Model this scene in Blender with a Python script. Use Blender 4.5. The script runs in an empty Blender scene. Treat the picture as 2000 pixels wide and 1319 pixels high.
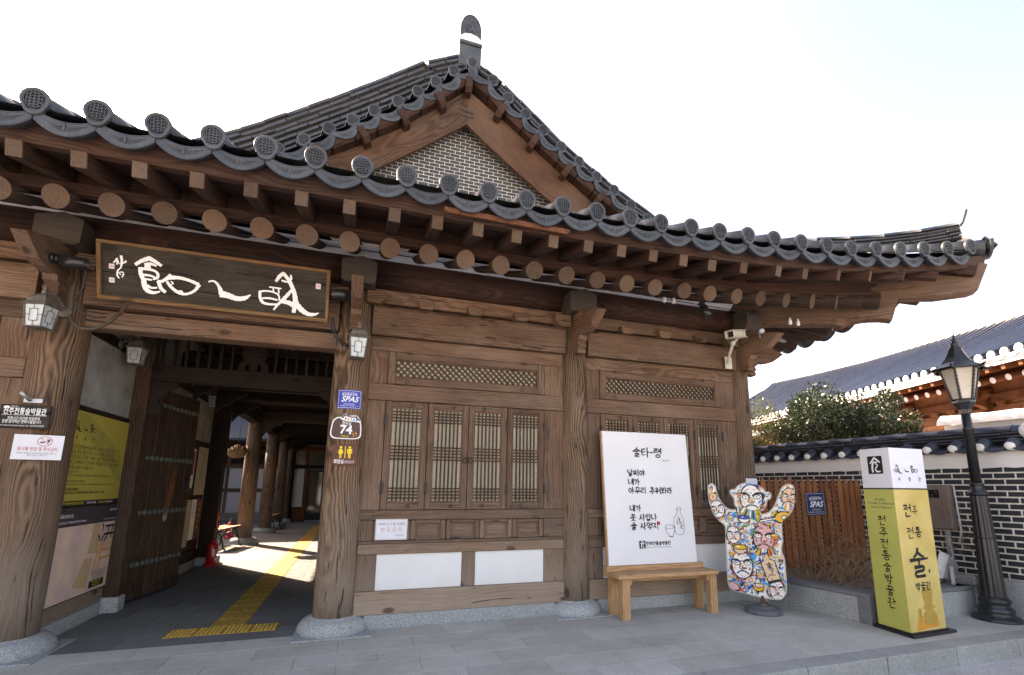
import bpy, bmesh, math, random
import numpy as np
from mathutils import Matrix, Vector, noise
random.seed(7)
R = math.radians
scene = bpy.context.scene
C = scene.collection

# ------------------------------------------------------------------ camera
YAW, PITCH, ROLL = R(18.745), R(10.661), R(0.533)
fwd = Vector((math.sin(YAW)*math.cos(PITCH), math.cos(YAW)*math.cos(PITCH), math.sin(PITCH)))
rt0 = Vector((math.cos(YAW), -math.sin(YAW), 0)); up0 = rt0.cross(fwd)
rt = rt0*math.cos(ROLL) + up0*math.sin(ROLL); up = -rt0*math.sin(ROLL) + up0*math.cos(ROLL)
cam_data = bpy.data.cameras.new('camera')
cam = bpy.data.objects.new('camera', cam_data); C.objects.link(cam)
cam_data.sensor_fit = 'HORIZONTAL'; cam_data.sensor_width = 36
cam_data.lens = 967.24/2000*36
cam_data.shift_x = -(1031.4-1000)/2000
cam_data.shift_y = (768.9-659.5)/2000
cam_data.clip_start = 0.05; cam_data.clip_end = 3000
M = Matrix(((rt.x, up.x, -fwd.x, 0), (rt.y, up.y, -fwd.y, 0), (rt.z, up.z, -fwd.z, 1.5), (0, 0, 0, 1)))
cam.matrix_world = M
scene.camera = cam

# ------------------------------------------------------------------ sky and sun
SUN_AZ = Vector((-0.593, 0.805)); SUN_EL = R(33)
w = bpy.data.worlds.new('World'); scene.world = w; w.use_nodes = True
nt = w.node_tree; bg = nt.nodes['Background']
sky = nt.nodes.new('ShaderNodeTexSky'); sky.sky_type = 'NISHITA'; sky.sun_disc = False
sky.sun_elevation = SUN_EL
sky.sun_rotation = math.atan2(SUN_AZ.x, SUN_AZ.y)
sky.air_density = 1.0; sky.dust_density = 3.2; sky.ozone_density = 1.0; sky.altitude = 50
nt.links.new(sky.outputs[0], bg.inputs[0]); bg.inputs[1].default_value = 0.15
sd = bpy.data.lights.new('sun', 'SUN'); sun = bpy.data.objects.new('sun', sd); C.objects.link(sun)
sd.energy = 5.0; sd.angle = R(0.55); sd.color = (1.0, 0.955, 0.89)
sv = Vector((SUN_AZ.x*math.cos(SUN_EL), SUN_AZ.y*math.cos(SUN_EL), math.sin(SUN_EL)))
sun.rotation_euler = sv.to_track_quat('Z', 'Y').to_euler(); sun.location = sv*40
scene.view_settings.view_transform = 'Standard'; scene.view_settings.look = 'None'
scene.view_settings.exposure = 2.22; scene.view_settings.gamma = 1.0
scene.view_settings.use_curve_mapping = False
scene.view_settings.use_white_balance = True; scene.view_settings.white_balance_temperature = 8400; scene.view_settings.white_balance_tint = 21
scene.cycles.max_bounces = 8; scene.cycles.diffuse_bounces = 5

# ------------------------------------------------------------------ mesh builder
class MB:
    def __init__(s): s.v = []; s.f = []; s.g = []; s.mi = []; s.sm = []
    def add(s, vs, fs, mat=0, gr=None, smooth=False):
        b = len(s.v); s.v += [tuple(v) for v in vs]
        s.g += [tuple(g) for g in gr] if gr is not None else [tuple(v) for v in vs]
        s.f += [tuple(b+i for i in f) for f in fs]
        s.mi += list(mat) if isinstance(mat, (list, tuple)) else [mat]*len(fs)
        s.sm += list(smooth) if isinstance(smooth, (list, tuple)) else [smooth]*len(fs)
        return s
    def mesh(s, name, mats):
        me = bpy.data.meshes.new(name); me.from_pydata(s.v, [], s.f)
        me.polygons.foreach_set('material_index', s.mi); me.polygons.foreach_set('use_smooth', s.sm)
        at = me.attributes.new('gr', 'FLOAT_VECTOR', 'POINT')
        at.data.foreach_set('vector', np.array(s.g, dtype=np.float32).ravel())
        for m in (mats if isinstance(mats, (list, tuple)) else [mats]): me.materials.append(m)
        me.update(); return me

def roff(): return (random.uniform(0, 40), random.uniform(0, 9), random.uniform(0, 9))

def box(mb, a, b, bev=0.0, mat=0, M=None, off=None):
    """axis-aligned box between corners a and b (in frame M) with chamfered edges"""
    lo = [min(a[i], b[i]) for i in range(3)]; hi = [max(a[i], b[i]) for i in range(3)]
    dim = [hi[i]-lo[i] for i in range(3)]
    ax = sorted(range(3), key=lambda i: -dim[i]); off = off or roff()
    bev = min(bev, min(dim)*0.4)
    vs = []; fs = []
    if bev <= 0:
        for k in range(8): vs.append([hi[i] if k >> i & 1 else lo[i] for i in range(3)])
        fs = [(0, 2, 3, 1), (4, 5, 7, 6), (0, 1, 5, 4), (2, 6, 7, 3), (0, 4, 6, 2), (1, 3, 7, 5)]
    else:
        idx = {}
        for k in range(8):
            for d in range(3):
                p = []
                for i in range(3):
                    e = hi[i] if k >> i & 1 else lo[i]; s_ = -1 if k >> i & 1 else 1
                    p.append(e if i == d else e + s_*bev)
                idx[(k, d)] = len(vs); vs.append(p)
        for d in range(3):
            o1, o2 = [i for i in range(3) if i != d]
            for side in (0, 1):
                ks = [side << d | (x << o1) | (y << o2) for x, y in ((0, 0), (1, 0), (1, 1), (0, 1))]
                fs.append(tuple(idx[(k, d)] for k in ks))
        for d in range(3):   # edges parallel to d
            o1, o2 = [i for i in range(3) if i != d]
            for x in (0, 1):
                for y in (0, 1):
                    k0 = x << o1 | y << o2; k1 = k0 | 1 << d
                    fs.append((idx[(k0, o1)], idx[(k1, o1)], idx[(k1, o2)], idx[(k0, o2)]))
        for k in range(8): fs.append((idx[(k, 0)], idx[(k, 1)], idx[(k, 2)]))
        cen = [(lo[i]+hi[i])/2 for i in range(3)]; nf = []
        for f in fs:
            p = [Vector(vs[i]) for i in f]; n = (p[1]-p[0]).cross(p[2]-p[0]); c = sum(p, Vector())/len(p) - Vector(cen)
            nf.append(f if n.dot(c) >= 0 else tuple(reversed(f)))
        fs = nf
    gr = [(v[ax[0]]+off[0], v[ax[1]]-lo[ax[1]]+off[1], v[ax[2]]-lo[ax[2]]+off[2]) for v in vs]
    if M is not None: vs = [M @ Vector(v) for v in vs]
    mb.add(vs, fs, mat, gr); return mb

def frameZ(p0, d):
    d = Vector(d).normalized(); h = Vector((0, 0, 1)) if abs(d.z) < .95 else Vector((1, 0, 0))
    x = h.cross(d).normalized(); y = d.cross(x)
    return Matrix(((x.x, y.x, d.x, p0[0]), (x.y, y.y, d.y, p0[1]), (x.z, y.z, d.z, p0[2]), (0, 0, 0, 1)))

def cyl(mb, p0, p1, r0, r1=None, n=16, mat=0, caps=(True, True), capmat=None, smooth=True, rings=None, off=None, wob=0):
    p0 = Vector(p0); p1 = Vector(p1); r1 = r0 if r1 is None else r1; L = (p1-p0).length
    F = frameZ(p0, p1-p0); off = off or roff(); ts = rings or [(0, r0), (1, r1)]
    vs = []; gr = []; fs = []; mi = []; sm = []; ph = random.uniform(0, 6)
    for t, r in ts:
        for k in range(n):
            a = 2*math.pi*k/n; rr = r*(1+wob*math.sin(2*a+ph)+wob*.5*math.sin(3*a+ph*2))
            q = (rr*math.cos(a), rr*math.sin(a), t*L)
            vs.append(F @ Vector(q)); gr.append((q[2]+off[0], q[0]+off[1], q[1]+off[2]))
    for i in range(len(ts)-1):
        for k in range(n):
            fs.append((i*n+k, i*n+(k+1) % n, (i+1)*n+(k+1) % n, (i+1)*n+k)); mi.append(mat); sm.append(smooth)
    cm = mat if capmat is None else capmat
    if caps[0]: fs.append(tuple(reversed(range(n)))); mi.append(cm); sm.append(False)
    if caps[1]: b = (len(ts)-1)*n; fs.append(tuple(b+k for k in range(n))); mi.append(cm); sm.append(False)
    mb.add(vs, fs, mi, gr, sm); return mb

def lathe(mb, c, prof, n=24, mat=0, smooth=True, M=None):
    """prof: list of (r, z) from bottom to top around a vertical axis through c"""
    vs = []; fs = []
    for r, z in prof:
        for k in range(n):
            a = 2*math.pi*k/n; p = Vector((c[0]+r*math.cos(a), c[1]+r*math.sin(a), c[2]+z)); vs.append(M @ p if M else p)
    for i in range(len(prof)-1):
        for k in range(n): fs.append((i*n+k, i*n+(k+1) % n, (i+1)*n+(k+1) % n, (i+1)*n+k))
    sm = [smooth]*len(fs)
    fs.append(tuple(reversed(range(n)))); b = (len(prof)-1)*n; fs.append(tuple(b+k for k in range(n))); sm += [False, False]
    mb.add(vs, fs, mat, None, sm); return mb

def prism(mb, poly, d, M, mat=0, off=None, backmat=None, ax=0):
    """outline poly [(u,v)] in the XY plane of frame M, thickness from z=0 to z=d"""
    n = len(poly); off = off or roff()
    ar = sum(poly[i][0]*poly[(i+1) % n][1]-poly[(i+1) % n][0]*poly[i][1] for i in range(n))
    if ar < 0: poly = list(reversed(poly))
    if d < 0: zb, zt = d, 0
    else: zb, zt = 0, d
    loc = [(u, v, zb) for u, v in poly] + [(u, v, zt) for u, v in poly]
    fs = [tuple(reversed(range(n))), tuple(range(n, 2*n))] + [(i, (i+1) % n, n+(i+1) % n, n+i) for i in range(n)]
    gr = [(p[ax]+off[0], p[1-ax]+off[1], p[2]+off[2]) for p in loc]
    mb.add([M @ Vector(p) for p in loc], fs, mat, gr); return mb

def tube(mb, pts, r, n=6, mat=0):
    pts = [Vector(p) for p in pts]; vs = []; fs = []; m = len(pts)
    rs = r if isinstance(r, (list, tuple)) else [r]*m
    for i, p in enumerate(pts):
        d = (pts[min(i+1, m-1)]-pts[max(i-1, 0)]); F = frameZ(p, d if d.length > 1e-9 else (0, 0, 1))
        for k in range(n):
            a = 2*math.pi*k/n; vs.append(F @ Vector((rs[i]*math.cos(a), rs[i]*math.sin(a), 0)))
    for i in range(m-1):
        for k in range(n): fs.append((i*n+k, i*n+(k+1) % n, (i+1)*n+(k+1) % n, (i+1)*n+k))
    mb.add(vs, fs, mat, None, True); return mb

def quadgrid(mb, pts, mat=0, smooth=True, close=False):
    """pts[i][j] grid of points"""
    a = len(pts); b = len(pts[0]); vs = [p for row in pts for p in row]
    fs = [(i*b+j, i*b+j+1, (i+1)*b+j+1, (i+1)*b+j) for i in range(a-1) for j in range(b-1)]
    mb.add(vs, fs, mat, None, smooth); return mb

def ucyl(r, h): pass

# ------------------------------------------------------------------ objects
INV = {}
def thing(name, label, cat, loc=(0, 0, 0), rotz=0.0, group=None):
    o = bpy.data.objects.new(name, None); C.objects.link(o); o.empty_display_size = .1
    o.location = loc; o.rotation_euler = (0, 0, rotz); o['label'] = label; o['category'] = cat
    if group: o['group'] = group
    INV[o.name] = (Matrix.Translation(loc) @ Matrix.Rotation(rotz, 4, 'Z')).inverted(); return o
def obj(name, mb, mats, parent=None, local=False, mat4=None, kind=None, label=None):
    me = mb.mesh(name, mats) if isinstance(mb, MB) else mb
    o = bpy.data.objects.new(name, me); C.objects.link(o)
    if parent is not None:
        o.parent = parent
        if not local and parent.name in INV: o.matrix_parent_inverse = INV[parent.name]
    if mat4 is not None: o.matrix_basis = mat4
    if kind: o['kind'] = kind
    if label: o['label'] = label
    return o
def tag(o, label, cat, group=None):
    o['label'] = label; o['category'] = cat
    if group: o['group'] = group
    return o
def copy_tree(src, loc=None, rotz=None, label=None, inner=None):
    r = src.copy(); C.objects.link(r)
    if inner is None:
        if loc is not None: r.location = loc
        if rotz is not None: r.rotation_euler = (0, 0, rotz)
        if label: r['label'] = label
    else:
        r.parent = inner
    for ch in src.children: copy_tree(ch, inner=r)
    return r

def fr(o, x, y, z):
    """matrix from origin and three axis vectors"""
    return Matrix(((x[0], y[0], z[0], o[0]), (x[1], y[1], z[1], o[1]), (x[2], y[2], z[2], o[2]), (0, 0, 0, 1)))
def T(x, y, z): return Matrix.Translation((x, y, z))
# ------------------------------------------------------------------ materials
class NT:
    def __init__(s, name):
        s.m = bpy.data.materials.new(name); s.m.use_nodes = True; s.t = s.m.node_tree; s.b = s.t.nodes['Principled BSDF']
    def n(s, typ, ins=None, **kw):
        nd = s.t.nodes.new(typ)
        for k, v in kw.items(): setattr(nd, k, v)
        for k, v in (ins or {}).items():
            if isinstance(v, tuple) and len(v) == 2 and hasattr(v[0], 'outputs'): s.t.links.new(v[0].outputs[v[1]], nd.inputs[k])
            elif hasattr(v, 'outputs'): s.t.links.new(v.outputs[0], nd.inputs[k])
            else: nd.inputs[k].default_value = v
        return nd
    def noise(s, vec, scale=1, detail=4, rough=.55, dist=0): return s.n('ShaderNodeTexNoise', {'Vector': vec, 'Scale': scale, 'Detail': detail, 'Roughness': rough, 'Distortion': dist})
    def math(s, op, a, b=0.0, clamp=False): return s.n('ShaderNodeMath', {0: a, 1: b}, operation=op, use_clamp=clamp)
    def vmul(s, v, k): return s.n('ShaderNodeVectorMath', {0: v, 1: k}, operation='MULTIPLY')
    def vadd(s, v, k): return s.n('ShaderNodeVectorMath', {0: v, 1: k}, operation='ADD')
    def ramp(s, fac, stops):
        r = s.n('ShaderNodeValToRGB', {0: fac}); e = r.color_ramp.elements
        while len(e) < len(stops): e.new(.5)
        for i, (p, c) in enumerate(stops): e[i].position = p; e[i].color = (*c, 1) if len(c) == 3 else (c[0], c[0], c[0], 1)
        return r
    def mix(s, fac, a, b, mode='MIX'):
        nd = s.t.nodes.new('ShaderNodeMix'); nd.data_type = 'RGBA'; nd.blend_type = mode; nd.clamp_factor = True
        for k, v in ((0, fac), (6, a), (7, b)):
            if hasattr(v, 'outputs'): s.t.links.new(v.outputs[2] if v.bl_idname == 'ShaderNodeMix' else v.outputs[0], nd.inputs[k])
            elif isinstance(v, (tuple, list)): nd.inputs[k].default_value = (*v[:3], 1)
            else: nd.inputs[k].default_value = v
        return nd
    def col(s, c):
        if hasattr(c, 'outputs'): s.t.links.new(c.outputs[2] if c.bl_idname == 'ShaderNodeMix' else c.outputs[0], s.b.inputs['Base Color'])
        else: s.b.inputs['Base Color'].default_value = (*c, 1)
    def set(s, **k):
        for kk, v in k.items():
            inp = s.b.inputs[kk.replace('_', ' ')]
            if hasattr(v, 'outputs'): s.t.links.new(v.outputs[0], inp)
            else: inp.default_value = v
    def bump(s, h, strength=.3, dist=.01):
        b = s.n('ShaderNodeBump', {'Height': h, 'Strength': strength, 'Distance': dist}); s.t.links.new(b.outputs[0], s.b.inputs['Normal'])

def gcoord(m, k=31.0):
    a = m.n('ShaderNodeAttribute', attribute_name='gr', attribute_type='GEOMETRY')
    oi = m.n('ShaderNodeObjectInfo'); r = m.math('MULTIPLY', (oi, 'Random'), k)
    cx = m.n('ShaderNodeCombineXYZ', {0: r, 1: m.math('MULTIPLY', (oi, 'Random'), 7.3), 2: m.math('MULTIPLY', (oi, 'Random'), 3.1)})
    return m.n('ShaderNodeVectorMath', {0: (a, 'Vector'), 1: cx}, operation='ADD'), oi

def wood(name, dark, mid, light, weather=0.0, crack=.62, rough=.72, bump=.5, ringk=1.0, wcol=(.23, .175, .14), spread=.25, warp_a=.20, ringf=330.0, knots=.75, contrast=1.35, sf=60, tint=(1.0, .72, .52)):
    m = NT(name); g, oi = gcoord(m)
    warp = m.noise(m.vmul(g, (.9, 2.2, 2.2)), 1, 3, .5)
    wv = m.n('ShaderNodeVectorMath', {0: (warp, 'Color'), 1: (0.0, warp_a, warp_a)}, operation='MULTIPLY')
    gw = m.n('ShaderNodeVectorMath', {0: g, 1: wv}, operation='ADD')
    # growth rings around a pith line that wanders
    sx = m.n('ShaderNodeSeparateXYZ', {0: gw})
    fy = m.math('SUBTRACT', m.math('FRACT', m.math('MULTIPLY', (sx, 1), .9)), .5); fz = m.math('SUBTRACT', m.math('FRACT', m.math('MULTIPLY', (sx, 2), .9)), .5)
    rr = m.math('SQRT', m.math('ADD', m.math('MULTIPLY', fy, fy), m.math('MULTIPLY', fz, fz)))
    ring = m.math('MULTIPLY_ADD', m.math('SINE', m.math('MULTIPLY', rr, ringf)), .5); ring.inputs[2].default_value = .5
    streak = m.noise(m.vmul(gw, (1.0, sf, sf)), 1, 6, .62)
    fine = m.noise(m.vmul(g, (7, 150, 150)), 1, 3, .6)
    blotch = m.noise(m.vmul(g, (1.5, 2.6, 2.6)), 1, 4, .6)
    kn = m.n('ShaderNodeTexVoronoi', {'Vector': m.vmul(g, (1.6, 3.2, 3.2)), 'Scale': 1.0}); kf = m.ramp((kn, 'Distance'), [(0.0, (1,)), (.075, (.9,)), (.13, (0,))])
    s = m.math('ADD', m.math('MULTIPLY', streak, .52), m.math('MULTIPLY', blotch, .48))
    s = m.math('ADD', s, m.math('MULTIPLY', m.math('SUBTRACT', ring, .5), .17*ringk))
    s = m.math('ADD', s, m.math('MULTIPLY', m.math('SUBTRACT', fine, .5), .22))
    c = m.ramp(s, [(.5-.24/contrast, dark), (.5, mid), (.5+.24/contrast, light)])
    hb = m.noise(m.vmul(g, (.8, 1.7, 1.7)), 1, 3, .6); c = m.mix(m.ramp(hb, [(.42, (0,)), (.62, (.55,))]), c, tint, 'MULTIPLY') if tint else c
    if weather > 0:
        geo = m.n('ShaderNodeNewGeometry'); pz = m.n('ShaderNodeSeparateXYZ', {0: (geo, 'Position')})
        h = m.math('ADD', (pz, 2), m.math('MULTIPLY', m.math('SUBTRACT', blotch, .5), 1.6))
        wf = m.ramp(m.math('MULTIPLY', h, .45), [(.05, (1,)), (.2, (.72,)), (.42, (.22,)), (.8, (0,))])
        wc = m.mix(streak, [x*.62 for x in wcol], [x*1.45 for x in wcol])
        c = m.mix(m.math('MULTIPLY', wf, weather), c, wc)
        c = m.mix(m.math('MULTIPLY', m.math('MULTIPLY', wf, m.ramp(ring, [(.45, (0,)), (.62, (1,))])), .35), c, (.07, .045, .03), 'MULTIPLY') if ringk > 1.2 else c
    c = m.mix(m.math('MULTIPLY', kf, knots), c, [x*.35 for x in dark])
    ck = m.noise(m.vmul(gw, (.13, 40, 40)), 1, 2, .5); cf = m.ramp(ck, [(crack, (0,)), (crack+.03, (1,))])
    c = m.mix(m.math('MULTIPLY', cf, .85), c, [x*.18 for x in dark])
    v = m.math('MULTIPLY_ADD', (oi, 'Random'), spread); v.inputs[2].default_value = 1-spread/2
    hs = m.n('ShaderNodeHueSaturation', {'Value': v, 'Color': (c, 2)}); m.col(hs)
    hgt = m.math('ADD', m.math('MULTIPLY', streak, 1.0), m.math('MULTIPLY', ring, .16*ringk)); hgt = m.math('SUBTRACT', hgt, m.math('MULTIPLY', cf, 1.3)); hgt = m.math('ADD', hgt, m.math('MULTIPLY', fine, .25))
    m.bump(hgt, bump, .006); m.set(Roughness=rough, Specular_IOR_Level=.28); return m.m

def plain(name, c, rough=.6, metal=0.0, var=.12, scale=12.0, bump=.05, c2=None, spec=.4, coat=0.0):
    m = NT(name); tc = m.n('ShaderNodeTexCoord'); n1 = m.noise((tc, 'Object'), scale, 5, .6)
    a = [x*(1-var) for x in c]; b = [min(1, x*(1+var)) for x in (c2 or c)]
    m.col(m.ramp(n1, [(.3, a), (.7, b)])); m.set(Roughness=rough, Metallic=metal, Specular_IOR_Level=spec, Coat_Weight=coat)
    if bump: m.bump(m.noise((tc, 'Object'), scale*6, 3, .6), bump, .004)
    return m.m

def granite(name, base, speck=.5, scale=260.0, dirt=0.0, rough=.75, spread=.12, stain=None, spots=0):
    m = NT(name); geo = m.n('ShaderNodeNewGeometry'); P = (geo, 'Position')
    n1 = m.noise(P, scale, 2, .7); n2 = m.noise(P, scale*.33, 3, .6); n3 = m.noise(P, 1.7, 5, .6); n4 = m.noise(P, 9, 4, .6)
    s = m.math('ADD', m.math('MULTIPLY', n1, .6), m.math('MULTIPLY', n2, .4))
    d = [x*(1-speck) for x in base]; l = [min(1, x*(1+speck*.8)) for x in base]
    c = m.ramp(s, [(.36, d), (.5, base), (.64, l)])
    c = m.mix(m.ramp(n3, [(.35, (0,)), (.75, (1,))]), c, m.mix(1.0, c, (.78, .76, .72), 'MULTIPLY')) if dirt else c
    if dirt:
        st = m.ramp(m.noise(P, 5.5, 6, .7, 1.5), [(.6, (0,)), (.74, (1,))]); c = m.mix(m.math('MULTIPLY', st, dirt), c, stain or (.05, .045, .04))
    if spots:
        sp_ = m.n('ShaderNodeTexVoronoi', {'Vector': (m.noise(P, 6, 3, .5, .5), 'Color')} if False else {'Vector': P, 'Scale': 5.5}); sn = m.noise(P, 45, 3, .6)
        sf = m.ramp(m.math('ADD', (sp_, 'Distance'), m.math('MULTIPLY', m.math('SUBTRACT', sn, .5), .22)), [(.035, (1,)), (.06, (0,))]); gate = m.ramp(m.noise(P, 1.3, 2, .5), [(.48, (0,)), (.56, (1,))])
        c = m.mix(m.math('MULTIPLY', m.math('MULTIPLY', sf, gate), spots), c, (.07, .062, .055))
        lp_ = m.ramp(m.noise(P, .9, 3, .55), [(.40, (0,)), (.65, (.32,))]); c = m.mix(lp_, c, (.56, .545, .50))
    oi = m.n('ShaderNodeObjectInfo'); v = m.math('MULTIPLY_ADD', (oi, 'Random'), spread*2); v.inputs[2].default_value = 1-spread
    v2 = m.math('MULTIPLY', v, m.ramp(n4, [(.2, (.9,)), (.8, (1.08,))]))
    col = (c, 2) if c.bl_idname == 'ShaderNodeMix' else c
    m.col(m.n('ShaderNodeHueSaturation', {'Value': v2, 'Color': col})); m.bump(m.math('ADD', n2, m.math('MULTIPLY', n4, .7)), .35, .004); m.set(Roughness=rough, Specular_IOR_Level=.35); return m.m

def tile_mat(name, base, lich=.35, spread=.35, rough=.48):
    m = NT(name); tc = m.n('ShaderNodeTexCoord'); oi = m.n('ShaderNodeObjectInfo'); geo = m.n('ShaderNodeNewGeometry')
    off = m.math('MULTIPLY', (oi, 'Random'), 20.0); v3 = m.n('ShaderNodeVectorMath', {0: (geo, 'Position'), 1: off}, operation='ADD')
    n1 = m.noise(v3, 7, 6, .65); n2 = m.noise(v3, 60, 4, .65)
    c = m.ramp(n1, [(.28, [x*.62 for x in base]), (.52, base), (.75, [x*1.45 for x in base])])
    c = m.mix(m.math('MULTIPLY', m.ramp(n2, [(.57, (0,)), (.68, (1,))]), lich), c, (.13, .135, .095))
    c = m.mix(m.math('MULTIPLY', m.ramp(m.noise(v3, 3.1, 6, .7), [(.6, (0,)), (.68, (1,))]), .25), c, (.02, .022, .022))
    v = m.math('MULTIPLY_ADD', (oi, 'Random'), spread); v.inputs[2].default_value = 1-spread/2
    m.col(m.n('ShaderNodeHueSaturation', {'Value': v, 'Color': (c, 2)})); m.bump(m.math('ADD', n2, n1), .25, .004)
    m.set(Roughness=m.ramp(n1, [(.2, (rough-.12,)), (.8, (rough+.15,))]), Specular_IOR_Level=.5); return m.m

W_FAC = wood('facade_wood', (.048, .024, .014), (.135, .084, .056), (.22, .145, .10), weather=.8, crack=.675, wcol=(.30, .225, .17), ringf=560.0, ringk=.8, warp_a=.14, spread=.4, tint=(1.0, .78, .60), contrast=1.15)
W_COL = wood('column_wood', (.050, .030, .019), (.135, .088, .056), (.225, .155, .105), weather=.8, crack=.665, ringk=1.9, bump=.8, warp_a=.20, ringf=330.0, wcol=(.30, .235, .185), tint=(1.0, .74, .52), contrast=1.1)
W_LAT = wood('lattice_wood', (.034, .018, .011), (.060, .034, .022), (.095, .058, .038), crack=.8, bump=.1, ringk=.3)
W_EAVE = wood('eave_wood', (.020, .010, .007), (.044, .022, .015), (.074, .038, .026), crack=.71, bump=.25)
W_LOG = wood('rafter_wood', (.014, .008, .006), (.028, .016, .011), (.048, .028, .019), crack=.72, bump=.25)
W_END = wood('cut_end_wood', (.050, .031, .021), (.090, .059, .040), (.140, .096, .066), crack=.69, ringk=2.2, bump=.4, warp_a=.03, ringf=900.0, knots=.0, spread=.6)
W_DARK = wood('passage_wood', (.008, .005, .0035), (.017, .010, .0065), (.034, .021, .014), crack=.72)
W_GATE = wood('gate_leaf_wood', (.022, .013, .008), (.050, .030, .019), (.092, .060, .039), crack=.69)
W_GREY = wood('grey_beam_wood', (.042, .031, .025), (.060, .047, .038), (.080, .064, .052), crack=.76, bump=.1, ringk=.4, tint=None)
W_BARGE = wood('bargeboard_wood', (.045, .023, .013), (.084, .046, .027), (.130, .076, .046), crack=.71)
W_PINE = wood('fresh_pine', (.33, .17, .080), (.46, .26, .130), (.56, .35, .19), crack=.77, bump=.15, spread=.12, tint=None)
W_FENCE = wood('fence_wood', (.10, .034, .013), (.22, .082, .032), (.32, .14, .06), crack=.72, spread=.7)
W_SIGN = wood('sign_board_wood', (.012, .009, .007), (.030, .024, .018), (.060, .049, .037), crack=.64, bump=1.0, ringk=.5, warp_a=.08, sf=90, tint=None)
W_TRIM = wood('sign_frame_wood', (.09, .047, .019), (.14, .080, .036), (.20, .125, .060), crack=.76)
W_RED = wood('orange_wood', (.10, .036, .015), (.16, .060, .025), (.21, .088, .040), crack=.76)
GRAN = granite('granite_base', (.33, .345, .34), .65, 190)
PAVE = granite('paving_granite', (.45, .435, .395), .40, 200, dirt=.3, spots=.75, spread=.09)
KERBM = granite('kerb_granite', (.33, .335, .32), .45, 200, dirt=.55, spread=.05, stain=(.10, .095, .085))
ROAD = granite('road_concrete', (.52, .50, .49), .40, 120, dirt=.6, stain=(.22, .21, .20))
TILE = tile_mat('roof_tile_clay', (.044, .052, .060), lich=.5)
TILE_F = tile_mat('ridge_tile_clay', (.040, .047, .054), lich=.12, spread=.5)
TILE_W = tile_mat('wall_tile_clay', (.022, .029, .046), lich=.08, spread=.6)
TILE_B = tile_mat('far_tile_clay', (.012, .017, .032), lich=.0, spread=.6, rough=.30)
def plaster(name, c, dirt=.35):
    m = NT(name); geo = m.n('ShaderNodeNewGeometry'); P = (geo, 'Position'); n1 = m.noise(P, 3, 5, .6); n2 = m.noise(P, 40, 4, .65); sx = m.n('ShaderNodeSeparateXYZ', {0: P})
    cc = m.ramp(n1, [(.3, [x*.93 for x in c]), (.7, c)]); sp_ = m.ramp(m.math('ADD', n2, m.math('MULTIPLY', n1, .25)), [(.80, (0,)), (.86, (1,))])
    stv = m.noise(m.n('ShaderNodeVectorMath', {0: P, 1: (14, 14, 1.2)}, operation='MULTIPLY'), 1, 4, .6); low = m.ramp(m.math('MULTIPLY', (sx, 2), 1.0), [(.36, (.55,)), (.52, (.0,))])
    cc = m.mix(m.math('MULTIPLY', sp_, dirt*.6), cc, (.30, .27, .22)); cc = m.mix(m.math('MULTIPLY', m.math('MULTIPLY', stv, low), dirt), cc, (.34, .30, .25)); m.col(cc); m.set(Roughness=.88, Specular_IOR_Level=.3); m.bump(m.math('ADD', n2, n1), .12, .004); return m.m
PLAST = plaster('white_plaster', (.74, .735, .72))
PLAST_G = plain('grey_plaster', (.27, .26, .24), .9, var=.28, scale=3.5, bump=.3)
PLAST_S = plain('soffit_plaster', (.60, .62, .66), .9, var=.1, scale=2, bump=.05)
LIME = plain('lime_plaster', (.72, .72, .70), .9, var=.12, scale=9, bump=.4)
PAPER = plain('lattice_backing', (.40, .36, .27), .9, var=.14, scale=30, bump=.1)
BRICKG = plain('gable_brick', (.052, .058, .063), .8, var=.35, scale=30, bump=.4)
BRICKW = plain('wall_brick', (.020, .022, .028), .7, var=.35, scale=25, bump=.4)
MORT = plain('white_mortar', (.62, .59, .52), .95, var=.15, scale=18, bump=.3)
BLACKM = plain('black_paint_metal', (.014, .015, .017), .38, var=.3, scale=14, bump=.25, spec=.5, coat=.15)
DARKM = plain('dark_metal', (.025, .026, .028), .5, metal=.3, var=.3)
IRON = plain('old_iron', (.05, .048, .045), .6, metal=.5, var=.4, scale=30)
LANT = plain('lantern_metal', (.14, .125, .105), .6, metal=.35, var=.35, scale=25, bump=.3)
LGLASS = plain('frosted_glass', (.46, .52, .52), .25, var=.12, scale=6, bump=0, spec=.6)
STEEL = plain('galvanised_steel', (.42, .44, .46), .45, metal=.6, var=.2, scale=15)
CREAMP = plain('camera_plastic', (.52, .49, .41), .5, var=.12)
WHITEP = plain('white_panel', (.72, .73, .77), .45, var=.03, scale=3, bump=0)
CLOTH = plain('banner_cloth', (.72, .725, .735), .8, var=.025, scale=2.2, bump=.02)
PAPERW = plain('white_paper', (.66, .67, .71), .7, var=.05, scale=5, bump=.02)
INK = plain('black_ink', (.012, .012, .014), .7, var=.1, bump=0)
INKG = plain('grey_ink', (.10, .10, .10), .7, var=.1, bump=0)
INKR = plain('red_ink', (.50, .03, .04), .7, var=.1, bump=0)
INKP = plain('faded_red_ink', (.62, .22, .20), .7, var=.1, bump=0)
WHITEK = plain('white_lettering', (.80, .80, .80), .7, var=.06, scale=30, bump=.1)
BLUEP = plain('blue_sticker', (.022, .045, .36), .35, var=.06, bump=0)
NAVYP = plain('navy_sign', (.010, .026, .085), .35, var=.08, bump=0)
BROWNP = plain('brown_sign', (.12, .038, .026), .6, var=.15, scale=30, bump=.1)
PURPB = plain('number_plate_brown', (.085, .045, .038), .6, var=.15, scale=40, bump=.1)
YELP = plain('yellow_print', (.85, .62, .02), .5, var=.03, bump=0)
OLIVE = plain('olive_panel', (.47, .46, .11), .35, var=.08, scale=2, bump=0)
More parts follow.
